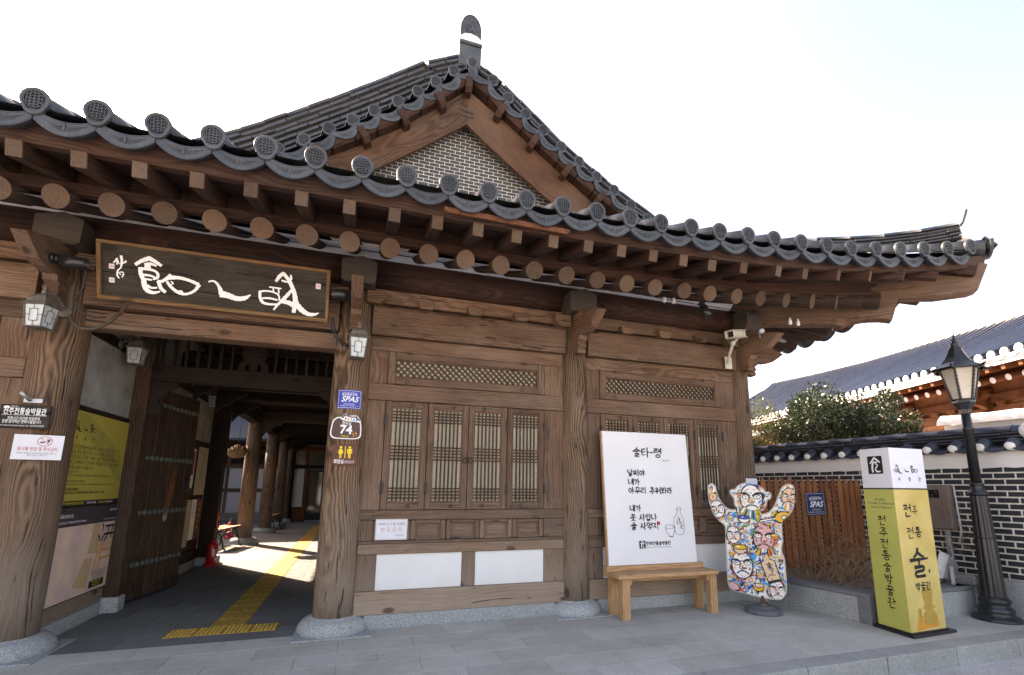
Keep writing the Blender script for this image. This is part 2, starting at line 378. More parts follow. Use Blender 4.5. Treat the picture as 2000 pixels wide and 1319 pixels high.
AMBER = plain('amber_panel', (.60, .44, .12), .32, var=.10, scale=3, bump=0, c2=(.64, .50, .19))
AMBER2 = plain('jar_print', (.45, .28, .05), .4, var=.15, scale=20, bump=0)
ORANGEP = plain('orange_print', (.72, .30, .04), .45, var=.1, bump=0)
TACT = plain('tactile_yellow', (.44, .27, .06), .65, var=.2, scale=14, bump=.15, c2=(.46, .27, .045))
REDP = plain('red_paint', (.42, .012, .014), .3, var=.08, bump=0, coat=.3)
ORNG = plain('orange_paint', (.75, .13, .02), .5, var=.1, bump=0)
YPOST = plain('yellow_poster', (.42, .34, .06), .45, var=.08, scale=2.5, bump=.01)
PINKP = plain('pink_poster', (.66, .44, .42), .55, var=.12, scale=4, bump=.03, c2=(.68, .50, .36))
PINK2 = plain('ochre_band', (.52, .36, .20), .55, var=.1, scale=5, bump=.03)
DKPUR = plain('dark_header', (.035, .030, .042), .45, var=.1, bump=0)
DKOL = plain('olive_shape', (.34, .28, .06), .5, var=.15, scale=6, bump=0)
BRNPL = plain('meter_box_paint', (.17, .13, .115), .45, var=.15, scale=8, bump=.05)
RUST = plain('rust', (.13, .05, .025), .85, var=.4, scale=30, bump=.3)
GREYP = plain('grey_plastic', (.11, .12, .13), .5, var=.1, scale=10)
GLASSD = plain('dark_glass', (.012, .016, .014), .06, var=.2, bump=0, spec=.8)
TWIG = plain('dry_twig', (.33, .20, .115), .9, var=.35, scale=8)
DRYL = plain('dry_leaf', (.26, .16, .085), .9, var=.4, scale=10)
SOIL = plain('dry_soil', (.17, .125, .09), .95, var=.35, scale=14, bump=.6)
HUSK = plain('shaggy_bark', (.19, .125, .07), .95, var=.5, scale=40, bump=.8)
SHACK = plain('copper', (.25, .11, .04), .45, metal=.6, var=.2)
CAMELM = plain('neighbour_wall_wood', (.30, .12, .05), .7, var=.25, scale=6)  # orange-brown wood of the neighbouring house wall
def leafmat(name, c, tr=.25):
    m = NT(name); oi = m.n('ShaderNodeNewGeometry'); m.col(m.ramp((oi, 'Random Per Island'), [(0, [x*.55 for x in c]), (.6, c), (1, [x*1.7 for x in c])]))
    m.set(Roughness=.30, Specular_IOR_Level=.6); m.b.inputs['Subsurface Weight'].default_value = 0.0
    t = m.n('ShaderNodeBsdfTranslucent', {0: (c[0]*1.6, c[1]*1.8, c[2], 1)}); mx = m.n('ShaderNodeMixShader', {0: tr}); o = m.t.nodes['Material Output']
    m.t.links.new(m.b.outputs[0], mx.inputs[1]); m.t.links.new(t.outputs[0], mx.inputs[2]); m.t.links.new(mx.outputs[0], o.inputs[0]); return m.m
LEAF = leafmat('camellia_leaf', (.026, .040, .016), .15); LEAF2 = leafmat('shrub_leaf', (.075, .080, .026), .3)

BED = plain('dark_bedding', (.020, .014, .010), .95, var=.3, scale=20, bump=.3)
BRONZE = plain('aged_bronze', (.085, .060, .040), .6, metal=.4, var=.3, scale=40, bump=.2)
PATINA = plain('green_bronze', (.095, .105, .085), .6, metal=.3, var=.35, scale=30, bump=.2)
SIGNSTROKES = [[[[0.305,0.364],[0.356,0.406],[0.417,0.438]],[0.02,0.024,0.03]],[[[0.417,0.438],[0.463,0.416],[0.517,0.382]],[0.03,0.024,0.018]],[[[0.381,0.375],[0.427,0.387],[0.476,0.375]],[0.018,0.02,0.012]],[[[0.403,0.377],[0.403,0.332]],[0.036,0.036]],[[[0.343,0.336],[0.348,0.28],[0.368,0.226]],[0.024,0.026,0.024]],[[[0.371,0.235],[0.378,0.17],[0.404,0.125],[0.453,0.112],[0.505,0.13]],[0.03,0.032,0.03,0.02,0.01]],[[[0.35,0.331],[0.407,0.333],[0.463,0.323],[0.488,0.297],[0.484,0.263],[0.448,0.241]],[0.02,0.018,0.016,0.018,0.018,0.012]],[[[0.366,0.273],[0.417,0.275],[0.463,0.263]],[0.016,0.015,0.012]],[[[0.376,0.236],[0.437,0.234]],[0.014,0.012]],[[[0.402,0.173],[0.438,0.157],[0.482,0.165]],[0.02,0.014,0.01]],[[[0.494,0.225],[0.515,0.164],[0.552,0.13]],[0.024,0.024,0.02]],[[[0.489,0.231],[0.536,0.231]],[0.016,0.016]],[[[0.596,0.303],[0.562,0.262],[0.526,0.236]],[0.022,0.024,0.016]],[[[0.585,0.277],[0.667,0.286],[0.752,0.273],[0.834,0.244]],[0.03,0.022,0.02,0.024]],[[[0.839,0.239],[0.802,0.178],[0.733,0.135],[0.663,0.141],[0.599,0.188],[0.565,0.235]],[0.024,0.018,0.016,0.022,0.02,0.016]],[[[0.599,0.24],[0.617,0.226],[0.596,0.206]],[0.009,0.009,0.007]],[[[0.65,0.136],[0.684,0.161],[0.702,0.137]],[0.01,0.011,0.01]],[[[0.128,0.354],[0.16,0.4]],[0.008,0.011]],[[[0.156,0.382],[0.156,0.341]],[0.01,0.008]],[[[0.189,0.427],[0.195,0.37],[0.186,0.316]],[0.015,0.015,0.008]],[[[0.165,0.38],[0.175,0.352],[0.22,0.371],[0.227,0.389]],[0.006,0.006,0.01,0.009]],[[[0.185,0.313],[0.161,0.283],[0.157,0.241],[0.172,0.213]],[0.007,0.009,0.01,0.007]],[[[0.167,0.266],[0.199,0.276],[0.207,0.254],[0.195,0.226]],[0.006,0.006,0.008,0.006]],[[[0.173,0.256],[0.188,0.25]],[0.006,0.006]],[[[0.924,0.282],[0.947,0.294],[0.98,0.29],[1.016,0.247],[1.042,0.176]],[0.01,0.012,0.014,0.02,0.039]],[[[1.039,0.176],[1.099,0.168],[1.178,0.147],[1.251,0.161],[1.305,0.202]],[0.048,0.041,0.035,0.03,0.004]],[[[1.537,0.372],[1.566,0.424],[1.605,0.467]],[0.017,0.026,0.022]],[[[1.605,0.464],[1.645,0.414]],[0.022,0.026]],[[[1.592,0.388],[1.644,0.381],[1.677,0.415],[1.674,0.456]],[0.013,0.014,0.017,0.011]],[[[1.652,0.415],[1.69,0.337],[1.716,0.271],[1.733,0.175]],[0.026,0.028,0.03,0.037]],[[[1.387,0.247],[1.446,0.26],[1.515,0.257],[1.566,0.23],[1.575,0.179]],[0.013,0.013,0.012,0.012,0.012]],[[[1.39,0.247],[1.393,0.187],[1.42,0.139],[1.476,0.127],[1.555,0.133]],[0.018,0.02,0.021,0.016,0.014]],[[[1.417,0.182],[1.486,0.189],[1.556,0.179]],[0.013,0.015,0.013]],[[[1.476,0.305],[1.589,0.303]],[0.011,0.01]],[[[1.512,0.299],[1.517,0.262]],[0.01,0.01]],[[[1.564,0.296],[1.567,0.248]],[0.011,0.01]],[[[1.686,0.295],[1.625,0.209],[1.564,0.134],[1.525,0.073]],[0.02,0.026,0.016,0.011]],[[[1.595,0.168],[1.666,0.165],[1.725,0.138]],[0.022,0.033,0.041]],[[[1.725,0.145],[1.718,0.07]],[0.026,0.027]],[[[1.733,0.168],[1.792,0.107],[1.859,0.069],[1.919,0.071],[1.968,0.093]],[0.041,0.039,0.03,0.022,0.004]]]
# ------------------------------------------------------------------ ground
mb = MB(); mb.add([(-900, -900, -.18), (900, -900, -.18), (900, 900, -.18), (-900, 900, -.18)], [(0, 1, 2, 3)])
obj('ground', mb, plain('courtyard_ground', (.50, .48, .45), .95, var=.2, scale=.6, bump=0), kind='structure')
mb = MB(); mb.add([(-14, -6, -.172), (16, -6, -.172), (16, 3.9, -.172), (-14, 3.9, -.172)], [(0, 1, 2, 3)])
obj('road', mb, ROAD, kind='structure')
# porch: bedding slab, granite paving slabs in running bond, kerb stones along the edge
por = obj('porch_pavement', box(MB(), (-8, 3.62, -.19), (12, 5.8, -.012)), granite('bedding', (.22, .22, .21), .2, 100), kind='structure')
slab_me = {}
def slab(w_, d_, parent, x, y, z=-.012, th=.012, mat=PAVE, name='slab', q=0):
    key = (round(w_, 2), round(d_, 2), mat.name)
    if key not in slab_me: slab_me[key] = box(MB(), (0, 0, -.02), (w_-.003, d_-.003, th), bev=.0015).mesh('slab', [mat])
    return obj(name, slab_me[key], None, parent, mat4=Matrix.Translation((x+.0015, y+.0015, z)) @ Matrix.Rotation(random.uniform(-1, 1)*.0012, 4, 'X'))
rows = [3.785, 4.125, 4.465, 4.805, 5.145, 5.485]
for j, y in enumerate(rows):
    d_ = .34 if j < 5 else .345
    x = -4.2 + (.345 if j % 2 else 0)
    while x < 9.4:
        if -3.6 < x < 7.6 and y+d_ < 5.9: slab(.69, d_, por, x, y)
        x += .69
mb = MB()
for k in range(-9, 13):
    o = obj('kerb_stone', box(MB(), (k*.94+.003, 3.565, -.2), (k*.94+.934, 3.78, .0), bev=.006), KERBM, por)
# passage floor (darker slabs, wider) and courtyard floor
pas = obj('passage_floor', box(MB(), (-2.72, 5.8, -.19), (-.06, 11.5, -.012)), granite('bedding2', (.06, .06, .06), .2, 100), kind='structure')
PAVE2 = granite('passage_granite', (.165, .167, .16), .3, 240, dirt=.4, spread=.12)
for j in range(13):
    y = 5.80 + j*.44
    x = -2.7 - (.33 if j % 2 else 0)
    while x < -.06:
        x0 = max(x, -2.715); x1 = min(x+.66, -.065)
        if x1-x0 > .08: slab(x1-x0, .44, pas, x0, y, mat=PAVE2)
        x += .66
cy = obj('courtyard_floor', box(MB(), (-12, 11.52, -.19), (6, 40, -.012)), granite('bedding3', (.10, .10, .10), .2, 100), kind='structure')
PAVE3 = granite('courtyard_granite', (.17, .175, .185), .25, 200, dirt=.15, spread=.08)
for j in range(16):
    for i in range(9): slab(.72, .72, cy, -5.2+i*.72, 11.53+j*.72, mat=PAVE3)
# tactile paving: warning strip across the gate, guiding strip going in
tp = thing('tactile_paving', 'yellow tactile paving strip leading from the gate into the courtyard', 'tactile paving', (-1.2, 6.2, 0))
for i in range(4):
    mb = MB(); x0 = -1.705+i*.255; box(mb, (x0, 6.10, .0), (x0+.25, 6.40, .006), bev=.002)
    for a in range(6):
        for b in range(6):
            lathe(mb, (x0+.03+a*.038, 6.135+b*.046, .006), [(.015, 0), (.012, .005), (.006, .007)], n=8)
    obj('warning_plate', mb, TACT, tp)
for j in range(44):
    y0 = 6.41+j*.32; mb = MB(); sx = .012*j*.32
    for i in range(1): box(mb, (-1.37+i*.175, y0, .0), (-1.03+i*.175, y0+.312, .005), bev=.002)
    for i in range(4):
        xx = -1.335+i*.085; box(mb, (xx, y0+.012, .005), (xx+.033, y0+.298, .010), bev=.0035)
    obj('guide_plate', mb, TACT, tp)
for k in range(6):
    for y0 in (13.85, 18.4): obj('warning_plate', box(MB(), (-3.3+k*.42 - (0 if k < 5 else -.42), y0, 0), (-2.9+k*.42- (0 if k < 5 else -.42), y0+.16, .006), bev=.002), TACT, tp) if k < 4 else None

# ------------------------------------------------------------------ main gate building
YC = 5.95
COLS = [(-8.35, .2), (-5.6, .2), (-2.85, .218), (-.13, .213), (2.635, .194), (5.36, .168)]
hall = thing('tiled_gate_hall', 'long wooden hanok gate hall with curved grey tiled roof and brick gable', 'building', (1.25, YC, 0))

def base_stone(x, y, r, parent, h=.155):
    mb = MB(); rr = r+.105
    lathe(mb, (x, y, 0), [(rr+.02, -.02), (rr+.035, .02), (rr+.035, .05), (rr+.022, .085), (rr-.005, .118), (rr-.035, .138), (r+.035, .146), (r+.03, .150), (r+.028, h), (r-.02, h+.001)], n=36)
    box(mb, (x-rr-.05, y-rr-.05, -.02), (x+rr+.05, y+rr+.05, .010), bev=.004)
    return obj('base_stone', mb, GRAN, parent)

for x, r in COLS:
    base_stone(x, YC, r, hall)
    mb = MB(); ts = [(0, r*1.0), (.1, r*1.012), (.3, r*1.015), (.6, r*.99), (1, r*.95)]
    cyl(mb, (x, YC, .154), (x, YC, 3.72), r, n=40, rings=ts, wob=.006, off=(random.uniform(0, 40), random.uniform(.3, .8), random.uniform(0, 5)))
    obj('column', mb, W_COL, hall)

def B(name, a, b, mat=W_FAC, bev=.006, parent=hall, **k): return obj(name, box(MB(), a, b, bev), mat, parent, **k)

def lattice_leaf(x0, x1, z0, z1, y, parent, side):
    """one folding window leaf with a belt lattice"""
    w_ = x1-x0; st = .066; mb = MB()
    box(mb, (x0+.002, y, z0), (x0+st, y+.045, z1), .006); box(mb, (x1-st, y, z0), (x1-.002, y+.045, z1), .006)
    box(mb, (x0+st, y+.002, z0), (x1-st, y+.045, z0+st+.012), .006); box(mb, (x0+st, y+.002, z1-st), (x1-st, y+.045, z1), .006)
    i0, i1, k0, k1 = x0+st, x1-st, z0+st+.012, z1-st   # inner moulding
    for a, b in (((i0, y+.012, k0), (i0+.014, y+.04, k1)), ((i1-.014, y+.012, k0), (i1, y+.04, k1)), ((i0, y+.013, k0), (i1, y+.04, k0+.014)), ((i0, y+.013, k1-.014), (i1, y+.04, k1))): box(mb, a, b, .004)
    lf = obj('window_leaf', mb, W_FAC, parent)
    i0 += .014; i1 -= .014; k0 += .014; k1 -= .014
    lat = MB(); nv = 6
    for k in range(nv):
        xx = i0+(i1-i0)*(k+1)/(nv+1); box(lat, (xx-.0075, y+.014, k0), (xx+.0075, y+.036, k1), .002)
    H = k1-k0; zs = [k1-.036*(q+1) for q in range(4)] + [k0+H*.5+.036*(q-1.5) for q in range(5)] + [k0+.036*(q+1) for q in range(4)]
    for zz in zs: box(lat, (i0, y+.0125, zz-.007), (i1, y+.0335, zz+.007), .002)
    obj('lattice', lat, W_LAT, lf)
    obj('paper', box(MB(), (i0-.01, y+.037, k0-.01), (i1+.01, y+.041, k1+.01)), PAPER, lf)
    for q in (.020, .043):
        mo = MB(); box(mo, (x0+q, y-.003, z0+q), (x0+q+.007, y+.01, z1-q), .002); box(mo, (x1-q-.007, y-.003, z0+q), (x1-q, y+.01, z1-q), .002); box(mo, (x0+q+.007, y-.0025, z0+q), (x1-q-.007, y+.01, z0+q+.007), .002); box(mo, (x0+q+.007, y-.0025, z1-q-.007), (x1-q-.007, y+.01, z1-q), .002); obj('moulding', mo, W_FAC, lf)
    # iron rosettes and hinges
    for zz in (z1-.033, z0+.04):
        rz = MB(); xx = x0+w_*(.62 if side < 0 else .38)
        for q in range(8):
            a = q*math.pi/4; lathe(rz, (0, 0, 0), [(.009, 0), (.008, .003), (.003, .004)], n=6, M=T(xx+.019*math.cos(a), y, zz+.019*math.sin(a)) @ Matrix.Rotation(R(90), 4, 'X'))
        lathe(rz, (0, 0, 0), [(.009, 0), (.008, .004), (.004, .005)], n=8, M=T(xx, y, zz) @ Matrix.Rotation(R(90), 4, 'X')); obj('rosette', rz, BRONZE, lf)
    hx = x0 if side < 0 else x1
    for zz in (z1-.22, z0+.24):
        hg = MB(); lathe(hg, (hx, y-.008, zz-.055), [(.004, -.012), (.012, .0), (.014, .02), (.012, .03), (.015, .055), (.012, .08), (.014, .09), (.012, .11), (.004, .122)], n=10); obj('hinge', hg, IRON, lf)
    return lf

def facade_bay(x0, x1, r0, r1, first=False):
    L = x0+r0-.006; Rr = x1-r1+.006
    obj('plinth_stone', box(MB(), (L+.09, 5.835, -.02), (Rr-.10, 6.05, .1405), .006), GRAN, hall)
    B('sill_beam', (L-.02, 5.838, .1415), (Rr+.02, 6.03, .379))
    Lp, Rp = L+.185, Rr-.238
    xm = Lp+(Rp-Lp)*.525
    B('lower_post', (L-.02, 5.862, .380), (Lp, 6.0, .757)); B('lower_post', (Rp, 5.862, .380), (Rr+.02, 6.0, .757)); B('lower_post', (xm-.078, 5.862, .380), (xm+.078, 6.0, .757))
    for a, b in ((Lp+.001, xm-.079), (xm+.079, Rp-.001)): obj('plaster_panel', box(MB(), (a, 5.874, .381), (b, 5.97, .756), .002), PLAST, hall)
    B('middle_rail', (L-.02, 5.848, .758), (Rr+.02, 6.02, .868)); B('ledge', (L-.02, 5.836, .869), (Rr+.02, 6.0, .898), bev=.01)
    # panelled band below the windows
    B('band_post', (L-.02, 5.862, .899), (L+.13, 6.0, 1.122)); B('band_post', (Rp, 5.862, .899), (Rr+.02, 6.0, 1.122))
    pw = (Rp-L-.13)/5
    for k in range(5):
        a = L+.13+k*pw; mb = MB()
        box(mb, (a+.001, 5.868, .899), (a+.058, 5.97, 1.122), .012); box(mb, (a+pw-.058, 5.868, .899), (a+pw-.001, 5.97, 1.122), .012)
        box(mb, (a+.058, 5.869, 1.082), (a+pw-.058, 5.97, 1.122), .01); box(mb, (a+.058, 5.869, .899), (a+pw-.058, 5.97, .925), .008)
        f_ = obj('panel_frame', mb, W_FAC, hall)
        mb = MB(); box(mb, (a+.058, 5.905, .925), (a+pw-.058, 5.96, 1.082)); box(mb, (a+.085, 5.896, .948), (a+pw-.085, 5.91, 1.058), .006); obj('panel', mb, W_FAC, f_)
    B('window_sill', (L-.02, 5.848, 1.123), (Rr+.02, 6.02, 1.229))
    B('window_jamb', (L-.02, 5.866, 1.230), (Lp-.002, 6.0, 2.464)); B('window_jamb', (Rp+.002, 5.866, 1.230), (Rr+.02, 6.0, 2.464))
    lw = (Rp-Lp)/4
    for k in range(4): lattice_leaf(Lp+k*lw+.002, Lp+(k+1)*lw-.002, 1.234, 2.460, 5.855, hall, -1 if k < 2 else 1)
    lk = MB(); xm2 = Lp+2*lw
    for s_ in (-1, 1): tube(lk, [(xm2+s_*.035+.030*math.cos(a), 5.842, 1.80+.030*math.sin(a)) for a in [q*math.pi/6 for q in range(13)]], .0055, 6)
    tube(lk, [(xm2-.04, 5.838, 1.83), (xm2+.04, 5.838, 1.83)], .010, 6); obj('ring_latch', lk, IRON, hall)
    B('window_head', (L-.02, 5.848, 2.465), (Rr+.02, 6.02, 2.655))
    B('transom_jamb', (L-.02, 5.866, 2.656), (Lp-.002, 6.0, 3.052)); B('transom_jamb', (Rp+.002, 5.866, 2.656), (Rr+.02, 6.0, 3.052))
    mb = MB(); a, b, c, d = Lp, Rp, 2.662, 3.048
    for p, q in (((a, 5.85, c), (a+.085, 5.9, d)), ((b-.085, 5.85, c), (b, 5.9, d)), ((a+.085, 5.852, c), (b-.085, 5.9, c+.085)), ((a+.085, 5.852, d-.085), (b-.085, 5.9, d))): box(mb, p, q, .007)
    for p, q in (((a+.085, 5.862, c+.085), (a+.1, 5.9, d-.085)), ((b-.1, 5.862, c+.085), (b-.085, 5.9, d-.085)), ((a+.1, 5.863, c+.085), (b-.1, 5.9, c+.1)), ((a+.1, 5.863, d-.1), (b-.1, 5.9, d-.085))): box(mb, p, q, .004)
    tw = obj('transom_window', mb, W_FAC, hall)
    a += .1; b -= .1; c += .1; d -= .1; lat = MB(); H = d-c; st = .0725
    n_ = int((b-a+H)/st)+1
    for s_ in (1, -1):
        for k in range(n_+1):
            u0 = a-H+k*st; p = [(u0, c), (u0+H, d)] if s_ > 0 else [(u0+H, c), (u0, d)]
            (xa, za), (xb, zb) = p
            if xa > xb: xa, za, xb, zb = xb, zb, xa, za
            if xb <= a+.01 or xa >= b-.01: continue
            sl = (zb-za)/(xb-xa)
            if xa < a: za += sl*(a-xa); xa = a
            if xb > b: zb -= sl*(xb-b); xb = b
            dv = Vector((xb-xa, 0, zb-za)); Ln = dv.length
            if Ln < .02: continue
            dv.normalize(); F = fr((xa, 5.868+(.004 if s_ > 0 else 0), za), dv, (0, 1, 0), (-dv.z, 0, dv.x))
            box(lat, (0, 0, -.0075), (Ln, .024, .0075), 0, M=F)
    obj('diagonal_lattice', lat, W_LAT, tw); obj('paper', box(MB(), (a-.01, 5.893, c-.01), (b+.01, 5.897, d+.01)), PAPER, tw)
    for xx in (a+.12, b-.2):
        rz = MB()
        for q in range(8):
            an = q*math.pi/4; lathe(rz, (0, 0, 0), [(.009, 0), (.008, .003), (.003, .004)], n=6, M=T(xx+.02*math.cos(an), 5.852, c-.06+.02*math.sin(an)) @ Matrix.Rotation(R(90), 4, 'X'))
        obj('rosette', rz, BRONZE, tw)
        rz = MB(); box(rz, (xx-.03, 5.838, d+.088), (xx+.06, 5.852, d+.098), .003); lathe(rz, (0, 0, 0), [(.012, -.02), (.016, 0), (.012, .02)], n=8, M=T(xx+.015, 5.838, d+.093) @ Matrix.Rotation(R(90), 4, 'Y')); obj('hinge', rz, BRONZE, tw)
    B('head_plank', (L-.02, 5.868, 3.053), (Rr+.02, 6.0, 3.222))

facade_bay(-.13, 2.635, .213, .194); facade_bay(2.635, 5.36, .194, .168); facade_bay(-5.6, -2.85, .2, .218)
B('wall_panel', (-8.3, 5.9, 0), (-5.7, 6.0, 3.2), PLAST_G)

# upper frame shared by all bays
obj('window_light_stop', box(MB(), (.10, 6.04, 0), (5.24, 6.08, 3.8)), W_DARK, hall); obj('window_light_stop', box(MB(), (-5.5, 6.04, 0), (-2.96, 6.08, 3.8)), W_DARK, hall)  # added dark panels that stop sunlight leaking through the window seams
def upper(x0, x1, r0, r1, gate=False):
    L = x0+r0-.03; Rr = x1-r1+.03
    mb = MB(); prof = [(5.775, 3.26), (5.79, 3.225), (6.12, 3.225), (6.12, 3.572), (5.79, 3.572), (5.765, 3.53)]
    prism(mb, [(y, z) for y, z in prof], Rr-L, fr((L, 0, 0), (0, 1, 0), (0, 0, 1), (1, 0, 0)))
    # grain must run along x: rebuild grain coordinates
    off = roff(); mb.g = [(v[0]+off[0], v[1]-5.7+off[1], v[2]-3.2+off[2]) for v in mb.v]
    obj('main_beam', mb, W_FAC, hall)
    B('tie_plank', (x0+.16, 5.845, 3.630), (x1-.16, 6.06, 3.800), W_FAC)
    B('slot_backing', (x0+.16, 5.93, 3.573), (x1-.16, 5.99, 3.629), W_DARK)
    n_ = 3
    for k in range(n_):
        xc = L+(Rr-L)*(k+1)/(n_+1); mb = MB(); prism(mb, [(-.095, .10), (-.095, .045), (-.07, .0), (.07, 0), (.095, .045), (.095, .10)], .2, fr((xc, 5.97, 3.589), (1, 0, 0), (0, 0, 1), (0, -1, 0)))
        obj('bearing_block', mb, W_FAC, hall)
    mb = MB(); cyl(mb, (x0, 5.965, 4.005), (x1, 5.965, 4.005), .205, n=28, off=(random.uniform(0, 30), random.uniform(.2, .9), 1.3)); obj('purlin', mb, W_EAVE, hall)
for i in range(len(COLS)-1): upper(COLS[i][0], COLS[i+1][0], COLS[i][1], COLS[i+1][1])

# brackets over the columns
for i, (x, r) in enumerate(COLS[1:]):
    pf = [(5.80, 3.22), (5.63, 3.20), (5.615, 3.245), (5.635, 3.27), (5.60, 3.30), (5.63, 3.345), (5.585, 3.37), (5.56, 3.42), (5.40, 3.425), (5.28, 3.45), (5.16, 3.52), (5.045, 3.60), (5.10, 3.625), (5.22, 3.655), (5.34, 3.70), (5.47, 3.735), (5.80, 3.735)]
    mb = MB(); prism(mb, pf, .115, fr((x-.0575, 0, 0), (0, 1, 0), (0, 0, 1), (1, 0, 0))); obj('bracket_tongue', mb, W_FAC, hall)
    for s_ in (-1, 1):
        cf = [(.10, 3.725), (.31, 3.725), (.325, 3.66), (.30, 3.62), (.27, 3.60), (.25, 3.575), (.10, 3.575)]
        mb = MB(); prism(mb, [(x+s_*u, z) for u, z in cf], .13, fr((0, 5.86, 0), (1, 0, 0), (0, 0, 1), (0, -1, 0))); obj('bracket_wing', mb, W_COL, hall)
    mb = MB(); w_ = .185
    if x < 5:
        hp = [(-w_, 3.76), (-w_+.04, 3.73), (w_-.04, 3.73), (w_, 3.76), (w_+.005, 3.99), (.03, 4.05), (-w_-.005, 3.99)]
        prism(mb, [(x+u, z) for u, z in hp], .62, fr((0, 5.55, 0), (1, 0, 0), (0, 0, 1), (0, 1, 0))); obj('beam_head', mb, W_GREY, hall)
    else:
        hp = [(5.55, 4.10), (5.50, 4.0), (5.50, 3.88), (5.56, 3.80), (5.66, 3.73), (5.9, 3.73), (5.9, 4.1)]
        prism(mb, hp, .26, fr((x-.13, 0, 0), (0, 1, 0), (0, 0, 1), (1, 0, 0))); obj('beam_head', mb, W_GREY, hall)
        # the same bracket turned to the right flank
        q = Matrix.Rotation(R(90), 4, 'Z')
        mb = MB(); prism(mb, [(u-5.95, z) for u, z in pf], .115, T(5.36, 5.95, 0) @ q @ fr((-.0575, 0, 0), (0, 1, 0), (0, 0, 1), (1, 0, 0))); obj('bracket_tongue', mb, W_FAC, hall)

# gate opening between the second and third columns in view
B('gate_lintel', (-2.66, 5.862, 3.02), (-.32, 6.08, 3.205), bev=.008)
mb = MB(); cyl(mb, (-2.66, 5.84, 3.232), (-.31, 5.84, 3.232), .028, n=14); obj('rounded_rail', mb, W_EAVE, hall)
# right flank wall (plaster between posts)
for k in range(4):
    y0 = YC+.12+k*2.74
    B('side_sill', (5.26, y0, .14), (5.44, y0+2.5, .38)); B('side_rail', (5.27, y0, 1.12), (5.43, y0+2.5, 1.25)); B('side_beam', (5.24, y0, 3.22), (5.46, y0+2.5, 3.57))
    obj('plinth_stone', box(MB(), (5.25, y0, -.02), (5.45, y0+2.5, .14), .006), GRAN, hall)
    obj('side_panel', box(MB(), (5.30, y0, .38), (5.41, y0+2.5, 3.22)), PLAST, hall)
    y1 = y0+2.62; base_stone(5.36, y1, .168, hall); mb = MB(); cyl(mb, (5.36, y1, .154), (5.36, y1, 3.72), .168, .16, n=24); obj('column', mb, W_COL, hall)
# ------------------------------------------------------------------ eaves and roof of the gate hall
def lerp_table(tab, x):
    if x <= tab[0][0]: return tab[0][1:]
    for a, b in zip(tab, tab[1:]):
        if x <= b[0]:
            t = (x-a[0])/(b[0]-a[0]); return tuple(p+(q-p)*t for p, q in zip(a[1:], b[1:]))
    a, b = tab[-2], tab[-1]; t = (x-a[0])/(b[0]-a[0]); return tuple(p+(q-p)*t for p, q in zip(a[1:], b[1:]))
EAVE = [(-9, 4.02, 4.155), (1.0, 4.02, 4.155), (2.1, 4.02, 4.18), (3.0, 4.02, 4.21), (4.26, 3.994, 4.272), (5.37, 3.927, 4.325), (6.12, 3.859, 4.402), (6.84, 3.777, 4.505), (7.2, 3.728, 4.57), (7.6, 3.67, 4.65)]
def eave(x): return lerp_table(EAVE, x)
MIR = lambda p: Vector((11.31-p[1], 11.31-p[0], p[2]))       # the flank eave mirrors the front one about the hip line
MIRD = lambda d: Vector((-d[1], -d[0], d[2]))

# logs (round rafters): end point and the point where they cross the purlin line
LOG = []
x = -7.75
while x < 3.3: LOG.append((x, 4.72, lerp_table([(-9, 3.787), (2.4, 3.795), (3.2, 3.818)], x)[0], x)); x += .3765
LOG += [(3.571, 4.713, 3.831, 3.55), (3.932, 4.702, 3.838, 3.85), (4.318, 4.684, 3.851, 4.10), (4.673, 4.662, 3.864, 4.36), (5.057, 4.632, 3.878, 4.52), (5.456, 4.595, 3.904, 4.74), (5.828, 4.554, 3.925, 4.86), (6.235, 4.503, 3.953, 5.00), (6.50, 4.47, 3.985, 5.12)]
BY = [(3.534, 4.164, 3.907), (3.956, 4.152, 3.939), (4.434, 4.129, 3.964), (4.808, 4.105, 3.98), (5.291, 4.066, 4.019), (5.753, 4.02, 4.057), (6.257, 3.96, 4.109), (6.76, 3.891, 4.163), (7.336, 3.799, 4.264)]
log_me = None
def make_log():
    mb = MB(); cyl(mb, (0, 0, 0), (0, 0, 1.95), .096, .1, n=20, caps=(True, False), capmat=1, wob=.018, off=(3, .62, .58)); return mb.mesh('rafter', [W_LOG, W_END])
log_meshes = [make_log() for _ in range(5)]
def place_log(p, d, par): F = frameZ(p, d) @ Matrix.Rotation(random.uniform(0, 6.28), 4, 'Z'); obj('rafter', random.choice(log_meshes), None, par, mat4=F)
nlog = len(LOG)
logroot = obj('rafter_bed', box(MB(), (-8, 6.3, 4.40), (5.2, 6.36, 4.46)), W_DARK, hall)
for i, (x, y, z, xr) in enumerate(LOG):
    zr = 4.338+.55*(z-3.79); p = Vector((x, y, z)); d = Vector((xr, 5.95, zr))-p
    place_log(p, d, logroot)
    if x > -.6: place_log(MIR(p), MIRD(d), logroot)
